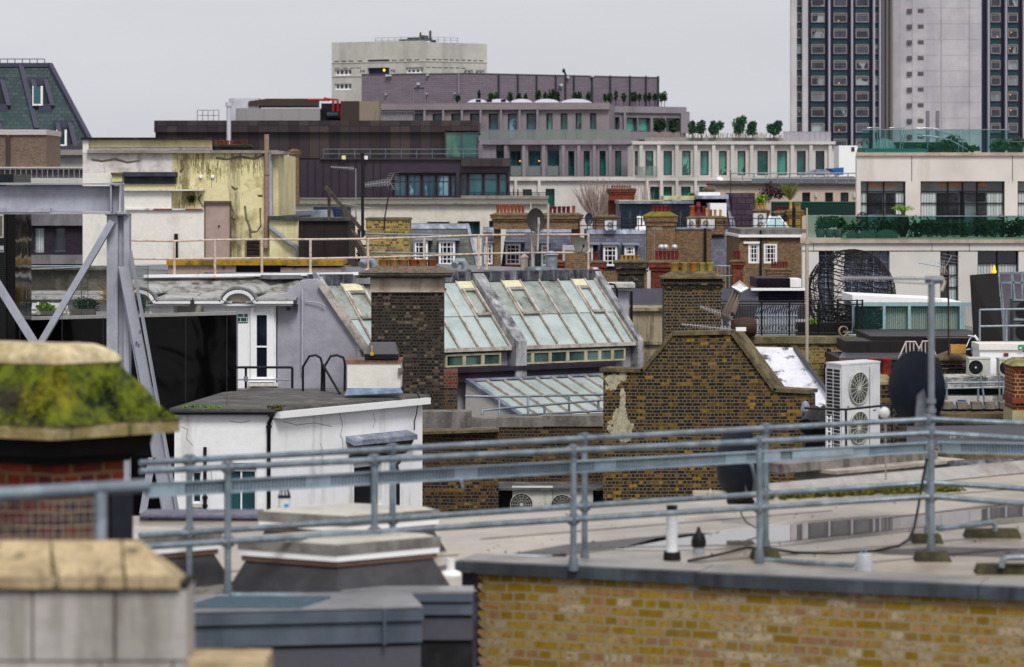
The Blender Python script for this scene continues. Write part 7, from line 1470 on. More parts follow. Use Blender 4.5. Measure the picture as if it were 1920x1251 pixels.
g = MB(); random.seed(51)
for k in range(130):
    x, y = R(900, 1910), R(925, 1045); p = Dk(x, y, .006); g.leaves(p, .02, .02, .003, 2, R(.006, .02), 0)
one('roof_debris', g, mat('leaf_litter', '#4a4136', .9, c2='#6e6452', sc_=5), 'scattered grit and dead leaves over the wet roof', 'debris', kind='stuff')
# ---------------- yellow brick wall with grey coping in front ----------------
W1 = Wall(860, 23.3, 1920, 21.8)
BFR = brick('pale_yellow_brick', ['#8e7240', '#97804a', '#90704a', '#998360', '#937840', '#7f6832', '#987652', '#a3937a', '#8a7022', '#8b6850', '#978870', '#82661c', '#937734', '#7d621a'], '#8c7f62', None, bw=.222, bh=.0755, ms=.010, fine=.2, core='#80600c', bump=.35, squash=.5)
T = thing('front_brick_wall', 'pale yellow brick wall with grey metal coping across the bottom right', 'wall', W1.uz(2.5, 16, -.2))
zc = EYE-3.02; u9 = W1.u(912)
MB().wbox(W1, u9, 12, 12, zc-.1, -.35, 0).make('wall', BFR, T)
g = MB(); zz = zc-.1; k = 0
while zz > EYE-5.2:
    g.prism([W1.uz(u9, zz-.003, 0), W1.uz(u9, zz-.073, 0), W1.uz(u9-.02-.035*((k*7) % 5)/5, zz-.073, 0), W1.uz(u9-.075, zz-.03, 0), W1.uz(u9-.07, zz-.003, 0)], (0, .1, 0)); zz -= .0755; k += 1
g.make('toothed_edge', BFR, T)
CPM = mat('blue_grey_coping', '#454b52', .4, .2, c2='#565d64', sc_=2, c3='#34393f', sk_=4, fine=.1, bump=.05)
for u0, u1, dz, o in ((W1.u(858), W1.u(1311), 0, .05), (W1.u(1308), W1.u(1836), .012, .062), (W1.u(1838), 12, .012, .062)):
    g = MB(); g.wbox(W1, u0, u1, zc-.095-dz, zc-dz*.5, -.02, o); g.make('coping', CPM, T); MB().wbox(W1, u0, u1, zc-.02+.003, zc+.004-dz*.5, -.45, -.021).make('coping_top', mat('wet_coping_top', '#8e8982', .35, c2='#77736e', sc_=1.2, fine=.12), T)
MB().wbox(W1, W1.u(862), u9+.01, 12, zc-.1, -.3, -.04).make('lead_flashing', mat('purple_lead', '#4a4658', .6, c2='#5d5a70', sc_=5, fine=.15), T)

# ---------------- grey clad fascia at bottom centre ----------------
W2 = Wall(300, 20.3, 790, 20.6); FG = mat('slate_blue_fascia', '#59626e', .45, .2, c2='#656e79', sc_=2, c3='#4a525d', sk_=3, fine=.06, bump=.03); CG_ = mat('lilac_grey_cladding', '#57565d', .55, c2='#4e4d54', sc_=1, fine=.05, bump=.02)
T = thing('clad_fascia', 'blue grey gutter fascia over lilac grey cladding boards at bottom centre', 'fascia', W2.pt(600, 1300))
R_ = 355
for y0, y1, o, m_, nm in ((1150, 1172, .06, FG, 'gutter'), (1176, 1214, .03, FG, 'board'), (1221, 1290, 0, CG_, 'cladding')): MB().b(W2, 300, 789+o*60, y0, y1, -.3, o, ref=R_).make(nm, m_, T)
MB().b(W2, 300, 780, 1172, 1300, -.6, -.03, ref=R_).make('backing', BLACKP, T)
g = MB(); z = EYE-(1150-HZ)*20.3/F; g.prism([W2.uz(W2.u(300), z+.003, .06), W2.uz(W2.u(790), z+.003, .06), W2.uz(W2.u(790), z+.003, -.75), W2.uz(W2.u(300), z+.003, -.75)], (0, 0, .015)); g.make('top_sheet', mat('wet_grey_sheet', '#8b8a8b', .3, c2='#76777b', sc_=1.5, fine=.1), T)
MB().b(W2, 716, 722, 1148, 1216, -.1, .075, ref=R_).make('joint_cover', FG, T)
W3 = FW(21.45)
T = thing('clad_fascia', 'darker stepped fascia boards between the lilac cladding and the brick wall', 'fascia', W3.pt(840, 1300))
for y0, y1, o, m_, nm in ((1112, 1127, .05, FG, 'gutter'), (1131, 1152, .03, FG, 'board'), (1158, 1200, 0, CG_, 'cladding'), (1208, 1300, -.02, mat('black_felt', '#1c1c1e', .8, c2='#2b2b2e', sc_=4), 'lower_board')): MB().b(W3, 640, 886, y0, y1, -.2, o).make(nm, m_, T)
MB().b(W3, 640, 885, 1127, 1300, -.5, -.04).make('backing', BLACKP, T)
g = MB(); z = EYE-(1112-HZ)*21.45/F; g.box(P(640, 0, 21.45).x, P(888, 0, 21.45).x, 21.41, 21.7, z+.002, z+.02); g.make('top_sheet', mat('wet_grey_sheet', ''), T)
T = thing('roof_grating', 'blue grey walkway grating lying beside the first guard rail post', 'grating', Dk(460, 1140, .02))
g = MB()
for k in range(26): a = P(345+8.5*k, 1139, 20.42); g.bar(a, a+V((.2, .5, 0)), .012, .025)
for k in range(4): a = P(345, 1139, 20.42)+V((.06*k, .15*k, .004)); g.bar(a, a+V((.84, 0, 0)), .012, .025)
g.make('bars', mat('blue_grating', '#566a78', .5, bump=0), T)

# ---------------- skylights on the left ----------------
def kerb_rooflight(label):
    A, B, C = [V((P(x, 0, Y).x, Y, 0)) for x, Y in ((448, 21.9), (632, 21.5), (824, 22.05))]; D_ = A+C-B; Q = [A, B, C, D_]; ce = (A+C)/2
    T = thing('rooflight', label, 'rooflight', V((ce.x, ce.y, EYE-3.05)), 'kerbed flat rooflights')
    def ring(gr, z): return [V((p.x, p.y, z))+(V((p.x, p.y, 0))-ce).normalized()*gr for p in Q]
    def lay(nm, g0, z0, g1, z1, m_): g = MB(); g.hexa(ring(g0, EYE+z0)+ring(g1, EYE+z1)); return g.make(nm, m_, T)
    lay('kerb', .1, -3.08, -.05, -2.84, mat('dark_upstand_felt', '#3d3c40', .75, c2='#4a494c', sc_=2, fine=.15)); lay('timber_edge', -.02, -2.838, -.02, -2.80, mat('brown_edge', '#6b5347', .7, bump=0))
    lay('white_trim', 0, -2.797, 0, -2.752, WCLEAN); lay('frame', .01, -2.75, .01, -2.672, mat('weathered_grey_frame', '#84807b', .7, c2='#6d6a66', sc_=5, c3='#5b5854', sk_=5, fine=.15))
    lay('dome', -.03, -2.67, -.12, -2.645, mat('cream_dome', '#b3aea2', .35, c2='#99958b', sc_=1.5, fine=.06)); lay('apron', .3, -3.096, .24, -3.07, mat('curled_felt', '#8b857c', .8, c2='#3c3a39', sc_=3, fine=.2)); return T
K = kerb_rooflight('nearest rooflight on a dark felt kerb behind the second guard rail post')
dup(K, V(K.location)+V((-.07, 2.5, -.07)), 'rooflight directly behind the nearest one, before the white house door')
dup(K, V(K.location)+V((-1.72, .25, .0)), 'left rooflight partly hidden by the stone parapet')
g = MB(); g.b(FW(26.8), 262, 486, 966, 990, -.5, 0); g.prism([P(262, 966, 26.75), P(486, 968, 26.75), P(486, 964, 27.3), P(262, 962, 27.3)], (0, 0, -.02)); g.m = 1; 
for x in (282, 438): g.b(FW(26.8), x, x+2, 965, 990, 0, .01)
one('felt_upstand', g, [mat('lilac_felt', '#5d5a6b', .6, c2='#6b687a', sc_=4, c3='#7f7c8c', sk_=6, fine=.12), BLACKP], 'low lilac felt covered upstand behind the left rooflight', 'upstand')
g = MB()
for x0, y0, x1, y1 in ((520, 0, 0, 0),): pass
W5 = FW(25.5)
g.b(W5, 770, 800, 1010, 1050, -.5, 0) if 0 else None

# ---------------- galvanised guard rails ----------------
def rl(x, tab):
    for (a, va), (b, vb) in zip(tab, tab[1:]):
        if x <= b: return va+(vb-va)*(x-a)/(b-a)
    return tab[-1][1]
Y2 = [(262, 21.0), (1748, 24.5), (2600, 21.8)]; T2_ = [(262, 884), (1748, 812), (2600, 867)]; M2 = [(262, 1026), (1748, 931), (2600, 1000)]
Y1 = [(262, 21.6), (1745, 25.7), (2600, 23.35)]; T1 = [(262, 868), (1745, 786), (2600, 826)]; M1 = [(262, 1005), (1745, 905), (2600, 962)]
GR = mat('guard_rail_steel', '#76828b', .4, .35, c2='#8c98a0', sc_=7, c3='#5f6a73', sk_=5, fine=.12, bump=.05)
def guard(label, YT_, TT, MT, posts, r=.0245):
    T = thing('guard_rail', label, 'guard rail', P(posts[0][0], posts[0][1], rl(posts[0][0], YT_)), 'galvanised guard rails')
    for tab in (TT, MT): MB().tube([P(x, rl(x, tab), rl(x, YT_)) for x in (262, 600, 1000, 1400, tab[1][0], 2200, 2600)], r, 12).make('rail', GR, T)
    for x, yb in posts:
        Y = rl(x, YT_); g = MB(); g.tube([P(x, yb, Y), P(x, rl(x, TT), Y)], r*1.05, 12)
        po = g.make('post', GR, T)
        for tab in (TT, MT): g = MB(); c = P(x, rl(x, tab), Y); g.lathe(c-V((0, 0, .045)), [(r*1.35, 0), (r*1.5, .01), (r*1.5, .08), (r*1.35, .09)], 12); g.tube([c-V((.05, .0, 0)), c+V((.05, 0, 0))], r*1.4, 12); g.make('clamp', GALVD, po)
        MB().lathe(P(x, yb, Y), [(r*1.7, 0), (r*1.7, .05), (r*1.3, .12)], 12).make('foot', GALVD, po)
guard('nearer galvanised guard rail with its corner above the big dark dish bracket', Y2, T2_, M2, [(427, 1126), (702, 1116), (1075, 1070), (1424, 1056), (1746, 1036), (2090, 1065)])
guard('farther galvanised guard rail running just behind the nearer one', Y1, T1, M1, [(355, 1118), (736, 1087), (1096, 1060), (1436, 1038), (1740, 1010), (2120, 1038)])
# perforated tray
T = thing('cable_tray', 'perforated galvanised cable tray running along the guard rail', 'cable tray', P(700, 905, 22.3))
TRY = mat('tray_steel', '#96a6b0', .5, .2, c2='#8897a1', sc_=6, fine=.1, bump=0)
for (xa, ya, yb, Ya), (xb, yc, yd, Yb_) in (((277, 908, 932, 21.1), (1738, 830, 848, 25)), ((1758, 829, 848, 25), (2600, 843, 871, 22.6))):
    wt = Wall(xa, Ya, xb, Yb_); ua, ub = wt.u(xa), wt.u(xb); za, zb = EYE-(ya-HZ)*Ya/F, EYE-(yb-HZ)*Ya/F; zc_, zd_ = EYE-(yc-HZ)*Yb_/F, EYE-(yd-HZ)*Yb_/F
    L_ = lambda u, top: (za+(zc_-za)*(u-ua)/(ub-ua)) if top else (zb+(zd_-zb)*(u-ua)/(ub-ua))
    g = MB(); g.hexa([wt.uz(ua, L_(ua, 0), -.02), wt.uz(ub, L_(ub, 0), -.02), wt.uz(ub, L_(ub, 0), -.03), wt.uz(ua, L_(ua, 0), -.03), wt.uz(ua, L_(ua, 1), -.02), wt.uz(ub, L_(ub, 1), -.02), wt.uz(ub, L_(ub, 1), -.03), wt.uz(ua, L_(ua, 1), -.03)]); g.make('base_plate', mat('tray_shadow_steel', '#4c565e', .6, .2, bump=0), T)  # tray steel again, darkened in colour to shade the slots
    g = MB()
    for top in (0, 1): g.bar(wt.uz(ua, L_(ua, top), -.005), wt.uz(ub, L_(ub, top), -.005), .03, .012)
    u = ua; k = 0
    while u < ub-.03:
        if k % 44 in (0, 1, 2, 3, 4, 5, 6) and k: w_ = .03
        else: w_ = .016
        g.hexa([wt.uz(u, L_(u, 0)+.006, -.018), wt.uz(u+w_, L_(u, 0)+.006, -.018), wt.uz(u+w_, L_(u, 0)+.006, -.02), wt.uz(u, L_(u, 0)+.006, -.02), wt.uz(u, L_(u, 1)-.006, -.008), wt.uz(u+w_, L_(u, 1)-.006, -.008), wt.uz(u+w_, L_(u, 1)-.006, -.02), wt.uz(u, L_(u, 1)-.006, -.02)]); u += .03; k += 1
    g.make('slotted_web', TRY, T)
g = MB()
for x in (1485, 1520): pass
for x0, x1 in ((277, 345), (1485, 1600), (1432, 1462)):
    g = MB(); wt = Wall(277, 21.1, 1738, 25); f = (x0-277)/1461; g.b(wt, x0, x1, 908-f*78, 932-f*84+(x1-x0)*-.05, -.005, .004); g.make('splice_plate', TRY, T)
g = MB(); g.tube([P(862, 893, 22.8), P(866, 905, 22.75), P(869, 918, 22.7)], .012, 6); g.bar(P(859, 880, 22.8), P(869, 893, 22.8), .03)
one('loose_bracket', g, GR, 'small loose bracket hanging below the cable tray', 'bracket')
# feet, blocks and pipes on the roof
BLK = mat('mossy_foot_block', '#3c382c', .95, c2='#5b5840', sc_=6, c3='#221f19', fine=.35, bump=.6)
for x0, x1, y, lb in ((712, 776, 1104, 'mossy block under the second far guard rail post'), (1408, 1466, 1050, 'mossy block behind the fourth near guard rail post'), (1717, 1785, 1054, 'mossy block at the foot of the corner guard rail post'), (1712, 1770, 1020, 'mossy block just behind the corner post'), (1811, 1916, 1010, 'long mossy block under the short tube end'), (1832, 1990, 1078, 'long mossy block at the right frame edge by the coping')):
    g = MB(); a, b_ = Dk(x0, y), Dk(x1, y); h = .075; i_ = .025; d = .2
    g.hexa([a, b_, b_+V((0, d, 0)), a+V((0, d, 0)), a+V((i_, i_, h)), b_+V((-i_, i_, h)), b_+V((-i_, d-i_, h)), a+V((i_, d-i_, h))]); one('foot_block', g, BLK, lb, 'block', 'mossy foot blocks on the roof')
g = MB(); g.tube([P(432, 1118, 20.9), P(570, 1117, 21.2), P(580, 1120, 21.2), P(584, 1128, 21.2), P(584, 1140, 21.2)], .027, 10); one('floor_tube', g, GR, 'low galvanised tube with an elbow beside the rooflight', 'tube')
g = MB(); g.tube([P(1430, 1050, 23.9), P(1600, 1060, 23.3)], .022, 10); one('floor_tube', g, GR, 'low galvanised tube leading to the white junction stub', 'tube')
g = MB(); g.tube([P(1758, 992, 24.6), P(1858, 980, 25.2), P(1865, 983, 25.2), P(1866, 996, 25.2)], .024, 10); one('floor_tube', g, GR, 'short galvanised tube end standing on the long mossy block', 'tube')
g = MB(); g.tube([P(1990, 1043, 23), P(1890, 1046, 23), P(1880, 1050, 23), P(1878, 1064, 23)], .026, 10); one('floor_tube', g, GR, 'galvanised elbow tube at the right frame edge', 'tube')
g = MB(); g.tube([P(925, 1042, 24.2), P(1040, 1046, 24.2)], .022, 10); g.m = 1; g.tube([P(1036, 1046, 24.2), P(1062, 1044, 24.2)], .028, 10); one('floor_tube', g, [mat('pale_conduit', '#a3a9ae', .4, .3, bump=0), BLACKP], 'pale conduit with black ends lying behind the brick coping', 'tube')
T = thing('junction_stub', 'white ribbed pipe stub with clamps beside the brick coping', 'pipe stub', Dk(1620, 1068)); c = Dk(1620, 1072)
MB().lathe(c, [(.075, 0), (.075, .03), (.068, .05), (.068, .09), (.062, .1), (.06, .14), (.05, .15)], 16).make('collar', mat('pale_grey_plastic', '#9ba0a6', .45, bump=0), T); g = MB(); g.tube([c+V((-.02, 0, .15)), c+V((-.03, 0, .19)), c+V((.0, 0, .2)), c+V((.02, 0, .15))], .009, 6); g.make('clip', GALV, T)
T = thing('flue_post', 'white vent post with a black slatted top beside the black cowl', 'vent', Dk(1260, 1052)); c = Dk(1260, 1050)
MB().lathe(c, [(.062, 0), (.058, .06), (.048, .07), (.05, .38)], 16).make('post', mat('white_plastic_post', '#c3c5c9', .5, c2='#aeb0b4', sc_=4, bump=0), T); MB().lathe(c, [(.075, 0), (.07, .07)], 16).make('base', mat('black_felt', ''), T); g = MB(); g.lathe(c+V((0, 0, .38)), [(.045, 0), (.045, .07), (.05, .08)], 14); g.make('slatted_top', BLACKP, T)
T = thing('vent_cowl', 'squat black domed vent cowl on a pale stub in the wet roof', 'vent', Dk(1310, 1042)); c = Dk(1310, 1038)
MB().lathe(c, [(.05, 0), (.05, .08)], 14).make('stub', mat('pale_grey_plastic', ''), T); MB().lathe(c+V((0, 0, .06)), [(.062, 0), (.065, .05), (.05, .1), (.02, .13), (.01, .17)], 16).make('cowl', BLACKP, T)
T = thing('flue_post', 'short white vent post with cage top and blue square before the white house', 'vent', P(533, 965, 27)); c = P(533, 966, 27)
MB().lathe(c, [(.058, 0), (.058, .16), (.056, .17)], 16).make('post', mat('white_plastic_post', ''), T); g = MB(); g.lathe(c+V((0, 0, .165)), [(.062, 0), (.062, .02)], 16)
for k in range(9): a = 2*math.pi*k/9; g.bar(c+V((.055*math.cos(a), .055*math.sin(a), .18)), c+V((.03*math.cos(a), .03*math.sin(a), .27)), .008)
g.lathe(c+V((0, 0, .265)), [(.035, 0), (.02, .015)], 10); g.make('cage', BLACKP, T); g = MB(); g.box(c.x+.005, c.x+.045, c.y-.062, c.y-.054, c.z+.06, c.z+.11); g.make('blue_label', mat('cyan_label', '#1f86c9', .4, fine=0, bump=0), T)
g = MB(); c = Dk(845, 1078); g.lathe(c, [(.035, 0), (.033, .13)], 10); g.lathe(c, [(.09, 0), (.08, .025), (.04, .04)], 12, sy=.7); one('pipe_boot', g, WCLEAN, 'small white pipe boot beside the left end of the brick coping', 'pipe')
g = MB(); pts = [P(1738, 860, 25.4), P(1730, 900, 25.4), P(1722, 950, 25.3), P(1714, 990, 25.1), P(1704, 1012, 24.9), P(1685, 1024, 24.7), P(1640, 1033, 24.4), P(1560, 1038, 24.2), P(1490, 1036, 24.3), P(1440, 1028, 24.6), P(1400, 1027, 24.6), P(1340, 1042, 24), P(1290, 1052, 23.7)]
g.tube(pts, .012, 8); one('black_cable', g, BLACKP, 'black cable dropping from the corner post and snaking over the wet roof', 'cable')
g = MB(); g.tube([P(1389, 950, 26), P(1390, 965, 26), P(1400, 980, 25.9), P(1418, 990, 25.8)], .007, 6); one('black_cable', g, BLACKP, 'thin black cable looping under the smaller dark dish', 'cable')
# dishes
NAVY = mat('navy_dish', '#131b2a', .55, c2='#1a2333', sc_=3, fine=.08, bump=.03, spec=.2)
T = dish('big dark navy satellite dish seen from behind on the corner mast', P(1719, 728, 26.4), .345, NAVY, (.76, .65, .0), None, GALVD, arm=False)
g = MB(); qd = V((.76, .65, .0)).normalized().to_track_quat('Z', 'Y'); cD = P(1719, 728, 26.4)
g.tube([cD+qd @ V((.345*math.cos(a*math.pi/16), .345*math.sin(a*math.pi/16), .0)) for a in range(33)], .008, 6, False); g.make('rim', NAVY, T)
g = MB(); g.prism([P(1720, 742, 26.1), P(1733, 730, 26.1), P(1744, 770, 26), P(1746, 800, 26), P(1716, 800, 26)], (0, .06, 0)); g.make('bracket', mat('teal_grey_bracket', '#4d5358', .5, .2, c2='#60666b', sc_=8, bump=0), T)
g = MB(); g.tube([P(1746, 1000, 26), P(1746.5, 524, 26)], .031, 12); 
for y in (722+30, 770, 782): g.lathe(P(1746, y, 26), [(.045, -.02), (.045, .02)], 10)
one('mast', g, mat('grey_mast', '#7b8189', .45, .2, bump=0), 'tall grey mast rising from the guard rail corner', 'mast')
T = thing('television_aerial', 'pale blurred television aerial at the very top of the tall grey mast', 'aerial', P(1750, 525, 26))
g = MB(); g.tube([P(1752, 523, 26), P(1575, 521, 25.2)], .011, 8); g.tube([P(1752, 533, 26), P(1675, 529, 25.6)], .008, 6); g.make('boom', mat('hazy_alloy', '#9d9ba0', .4, .3, bump=0), T); g = MB()
for k in range(22): c = P(1580+6.5*k, 522, 25.2+.035*k); g.bar(c-V((0, .09, .015)), c+V((0, .09, .015)), .006)
g.make('elements', mat('hazy_alloy', ''), T); g = MB(); g.tube([P(1735, 525, 26), P(1768, 525, 26)], .035, 8); g.make('clamp', GALVD, T); g = MB(); g.tube([P(1764, 518, 26), P(1770, 530, 26), P(1765, 545, 26)], .018, 8); g.make('balun', mat('cream_plastic', '#b5ab9a', .5, bump=0), T)
T = dish('smaller dark navy satellite dish half hidden by the guard rail tray', P(1386, 872, 26.6), .37, NAVY, (.86, .5, .0), (P(1426, 960, 26.6), P(1424, 860, 26.6)), GALVD, arm=False)
g = MB(); g.tube([P(1398, 862, 26.4), P(1410, 872, 26.3), P(1416, 900, 26.3), P(1414, 930, 26.3)], .02, 8); g.b(FW(26.4), 1397, 1412, 870, 930, -.03, 0); g.make('bracket', mat('teal_grey_bracket', ''), T)
g = MB(); g.b(FW(26.5), 1365, 1415, 938, 946, -.2, 0); g.b(FW(26.5), 1380, 1408, 930, 938, -.1, .05); one('dish_ballast', g, BLACKP, 'black ballast block under the smaller navy dish', 'block')
T = thing('camera_dome', 'small white ball camera on a thin post left of the big dish', 'camera', P(1660, 860, 27)); MB().lathe(P(1658, 774, 27), [(.005, -.055), (.04, -.04), (.052, 0), (.04, .04), (.005, .055)], 14).make('ball', WCLEAN, T); g = MB(); g.tube([P(1652, 784, 27), P(1655, 770, 27.05)], .03, 8); g.make('housing', BLACKP, T); g = MB(); g.tube([P(1660, 785, 27), P(1661, 900, 27)], .008, 6); g.b(FW(27), 1655, 1682, 785, 790, -.05, .0); g.make('post', mat('pale_pole', ''), T)
g = MB(); g.lathe(P(1332, 925, 26.7), [(.005, -.04), (.035, 0), (.005, .04)], 12); g.b(FW(26.7), 1300, 1365, 922, 930, -.1, 0); one('camera_dome', g, mat('cream_plastic', ''), 'small pale camera ball on a cream bar beside the smaller dish', 'camera')

# ---------------- big white condenser and what stands round it ----------------
wA = Wall(1578, 46, 1650, 46.78); wB = Wall(1549, 46.5, 1578, 46)
T = thing('air_conditioner', 'large white twin fan condenser with a louvred side', 'air conditioner', wA.pt(1600, 905, -.2))
u0, u1, z0, z1 = wA.u(1578), wA.u(1650), wA.z(1578, 900), wA.z(1578, 686)
uB = wB.u(1549); g = MB(); back = wB.uz(uB, 0, -0.01)
p0, p1, p2 = wA.uz(u0, 0), wA.uz(u1, 0), wB.uz(uB, 0); p3 = p1+(p2-p0)
for a, b_, gr in ((z0, z1, 0), (z1+.002, z1+.03, .012)):
    ce = (p0+p3)/2; q = [p+(p-ce).normalized()*gr for p in (p0, p1, p3, p2)]; g.hexa([V((p.x, p.y, a)) for p in q]+[V((p.x, p.y, b_)) for p in q])
g.make('casing', ACW, T)
for cy, ry in ((728, 30), (802, 30)):
    c = wA.pt(1609, cy, .004); r = ry*46.3/F; qn = wA.n.to_track_quat('Z', 'Y'); n = 32
    ring = lambda a, h, k: c+qn @ V((a*math.cos(2*math.pi*k/n), a*math.sin(2*math.pi*k/n), h))
    g = MB(); g.add([c]+[ring(r, 0, k) for k in range(n)], [[0, k+1, (k+1) % n+1] for k in range(n)]); fo = g.make('fan', FANM, T)
    g = MB(); g.tube([ring(r, .02, k) for k in range(n+1)], .012, 5, False)
    for a in (r*.3, r*.5, r*.7, r*.86): g.tube([ring(a, .025, k) for k in range(n+1)], .0028, 4, False)
    for k in range(0, n, 2): g.bar(ring(r*.14, .03, k), ring(r, .02, k), .008)
    g.lathe(c, [(r*.16, .03), (r*.15, .045)], 14, 'y'); g.make('fan_guard', ACM, fo)
MB().wbox(wB, uB+.03, wB.u(1578)-.03, z0+.1, z1-.06, .002, .004).make('coil', BLACKP, T)
g = MB()
for k in range(30): z = z0+.1+(z1-z0-.17)*k/29; g.wbox(wB, uB+.01, wB.u(1578)-.01, z, z+.012, .005, .012)
for q in (0.03, .5, .96): u = uB+(wB.u(1578)-uB)*q; g.wbox(wB, u-.006, u+.006, z0+.1, z1-.06, .006, .018)
g.make('side_grille', ACW, T)
g = MB(); g.b(wA, 1630, 1630.8, 690, 895, 0, .004, ref=1600); g.b(wA, 1588, 1592, 761, 763, 0, .006, ref=1600); g.b(wA, 1637, 1642, 772, 774, 0, .006, ref=1600); g.b(wA, 1588, 1591, 838, 840, 0, .006, ref=1600); g.make('panel_seam', mat('dark_seam', '#57585a', .6, bump=0), T)
railing('black_railing', 'thin black handrail passing in front of the white condenser', 'railing', BLACKP, [[P(1508, 765, 44), P(1585, 768, 44), P(1672, 759, 44), P(1700, 756, 44)]], [(P(1587, 900, 44), P(1586, 768, 44)), (P(1673, 900, 44), P(1672, 760, 44))], .018)
g = MB(); g.tube([P(1512, 800, 47.5), P(1530, 775, 48)], .14, 14); g.tube([P(1530, 800, 47.5), P(1548, 772, 48)], .12, 14); g.b(FW(48), 1510, 1556, 775, 900, -.5, 0); one('water_tank', g, BLACKP, 'black tank and boxes in the gap beside the white condenser', 'tank')
g = MB(); g.tube([P(1551, 780, 45), P(1551, 880, 45)], .012, 5); g.tube([P(1558, 780, 45), P(1558, 880, 45)], .012, 5)
for k in range(8): g.tube([P(1551, 785+12*k, 45), P(1558, 785+12*k, 45)], .008, 4)
one('ladder', g, WCLEAN, 'narrow white ladder beside the condenser side grille', 'ladder')
RDP = mat('big_red_pot', '#8a3526', .8, c2='#6d2c24', sc_=4, fine=.15)
T = stack('chimney', 'brick chimney with four large red pots behind the white condenser', 1575, 1678, 722, None, 52, .8, BRKY, mat('pale_haunch', '#8f8264', .95, c2='#75694d', sc_=3, fine=.2), [(1589, 677, 23, RDP, 1), (1616, 677, 23, RDP, 1), (1642, 674, 23, RDP, 1), (1667, 674, 22, RDP, 1)], corb=(.02, .09), caph=.12)
g = MB(); g.b(FW(54), 1640, 1790, 790, None, -.4, 0); one('low_brick_wall', g, BRKD, 'sooty low brick wall behind the big dish foot', 'wall')
g = MB(); g.prism([P(1700, 845, 40), P(2300, 835, 40), P(2300, 790, 46), P(1700, 800, 46)], (0, 0, -.1)); g.prism([P(1700, 846, 40.05), P(2300, 836, 40.05), P(2300, 792, 45.9), P(1700, 802, 45.9)], (0, 0, -14)); one('slate_roof', g, brick('dark_old_slate', ['#34333a', '#3d3c42', '#2f2e33'], '#222126', '#4d4b44', (.55, .7), .8, bw=.3, bh=.2, ms=.01, squash=1, rough=.5), 'dark old slate roof slope left of the cream chimney base', 'roof')
g = MB(); random.seed(17); c = P(1793, 823, 40.8)
vs = []
for k in range(7):
    for j in range(5): vs.append(c+V(((k-3)*.025+R(-.01, .01), (j-2)*.04, .06-.012*abs(k-3)+R(-.03, .03))))
g.add(vs, [[k*5+j, (k+1)*5+j, (k+1)*5+j+1, k*5+j+1] for k in range(6) for j in range(4)], True); one('plastic_bag', g, WCLEAN, 'crumpled white plastic bag lying on the dark slate slope', 'bag')
T = thing('stone_cornice', 'stained pale stone parapet with moulded cornice behind the wet roof', 'parapet', P(1670, 960, 34)); w = Wall(1555, 33.5, 1790, 35); SCN = mat('stained_cornice_stone', '#a9a196', .9, c2='#8a8278', sc_=1.6, c3='#36332e', sk_=3.5, sth=(.58, .7), fine=.15, bump=.3)
MB().b(w, 1575, 1788, 880, 960, -.6, 0, ref=1670).make('wall', SCN, T); g = MB(); g.b(w, 1552, 1792, 871, 877, -.7, .14, ref=1670); g.b(w, 1560, 1790, 877.2, 884, -.6, .08, ref=1670); g.b(w, 1560, 1600, 884, 903, -.6, .06, ref=1670); g.b(w, 1575, 1790, 900, 904, -.6, .03, ref=1670); g.make('cornice', SCN, T)
MB().b(w, 1480, 1770, 855, 871, -1.2, -.1, ref=1670).make('blocking_course', mat('grey_weathered_block', '#86807a', .9, c2='#5d5853', sc_=3, c3='#3c3934', sk_=4, fine=.2, bump=.4), T)
g = MB(); ps_ = [P(1786, 893, 34), P(2300, 878, 36)]; g.prism([ps_[0], ps_[1], ps_[1]+V((0, .3, .16)), ps_[0]+V((0, .3, .16))], (0, .3, -.1)); g.tube([P(1786, 868, 34.6), P(2300, 855, 36.6)], .03, 8); g.b(Wall(1786, 34, 2300, 36), 1786, 2300, 893, 897, -.4, .02, ref=1786)
one('lead_gutter', g, mat('scuffed_lead', '#5b5b68', .6, c2='#2d2d33', sc_=5, th=(.45, .6), c3='#8d8d98', sk_=7, fine=.25, bump=.4), 'scuffed lead covered parapet gutter behind the far right kerb', 'gutter')
g = MB(); g.b(FW(37), 1775, 2300, 852, 868, -1, 0); one('mossy_ledge', g, mat('mossy_stone_ledge', '#7a6c4e', .95, c2='#4a4a22', sc_=3, th=(.5, .6), c3='#2c2a22', fine=.3), 'mossy stone ledge above the lead gutter', 'ledge')

# ---------------- mossy chimney, near left ----------------
C0 = P(99, 826, 17.8); C1 = P(337, 810, 18.43); tr = V((C1.x-C0.x, C1.y-C0.y, 0)); Lr = tr.length; tr.normalize(); tl = V((-.9, .43, 0)).normalized()
LL = 1.5
def quad(ins):
    return [V((C0.x, C0.y, 0))+tr*a+tl*b for a, b in ((ins, ins), (Lr-ins, ins), (Lr-ins, LL-ins), (ins, LL-ins))]
T = thing('mossy_chimney', 'red brick chimney with a big moss covered cap, near left', 'chimney', V((C0.x, C0.y+.4, EYE-4)))
def layer(nm, i0, z0, i1, z1, m_): g = MB(); g.hexa([V((p.x, p.y, EYE+z0)) for p in quad(i0)]+[V((p.x, p.y, EYE+z1)) for p in quad(i1)]); return g.make(nm, m_, T)
MOSS = bpy.data.materials.new('moss_cap_growth'); MOSS.use_nodes = True; N = NT(MOSS)
cl = N.mix(N.rng(N.noise(8, 7, rough=.75), .42, .6), lin('#7d8a12'), lin('#22330a')); cl = N.mix(N.rng(N.noise(3, 5, sc3=(1, 1, .6)), .52, .66), cl, lin('#a09a22')); cl = N.mix(N.rng(N.noise(2.2, 6, rough=.7), .55, .66), cl, lin('#3b3224'))
N.l(cl, N.b.inputs['Base Color']); N.b.inputs['Roughness'].default_value = .95; N.bump(N.noise(60, 6, rough=.8), 1., .03)
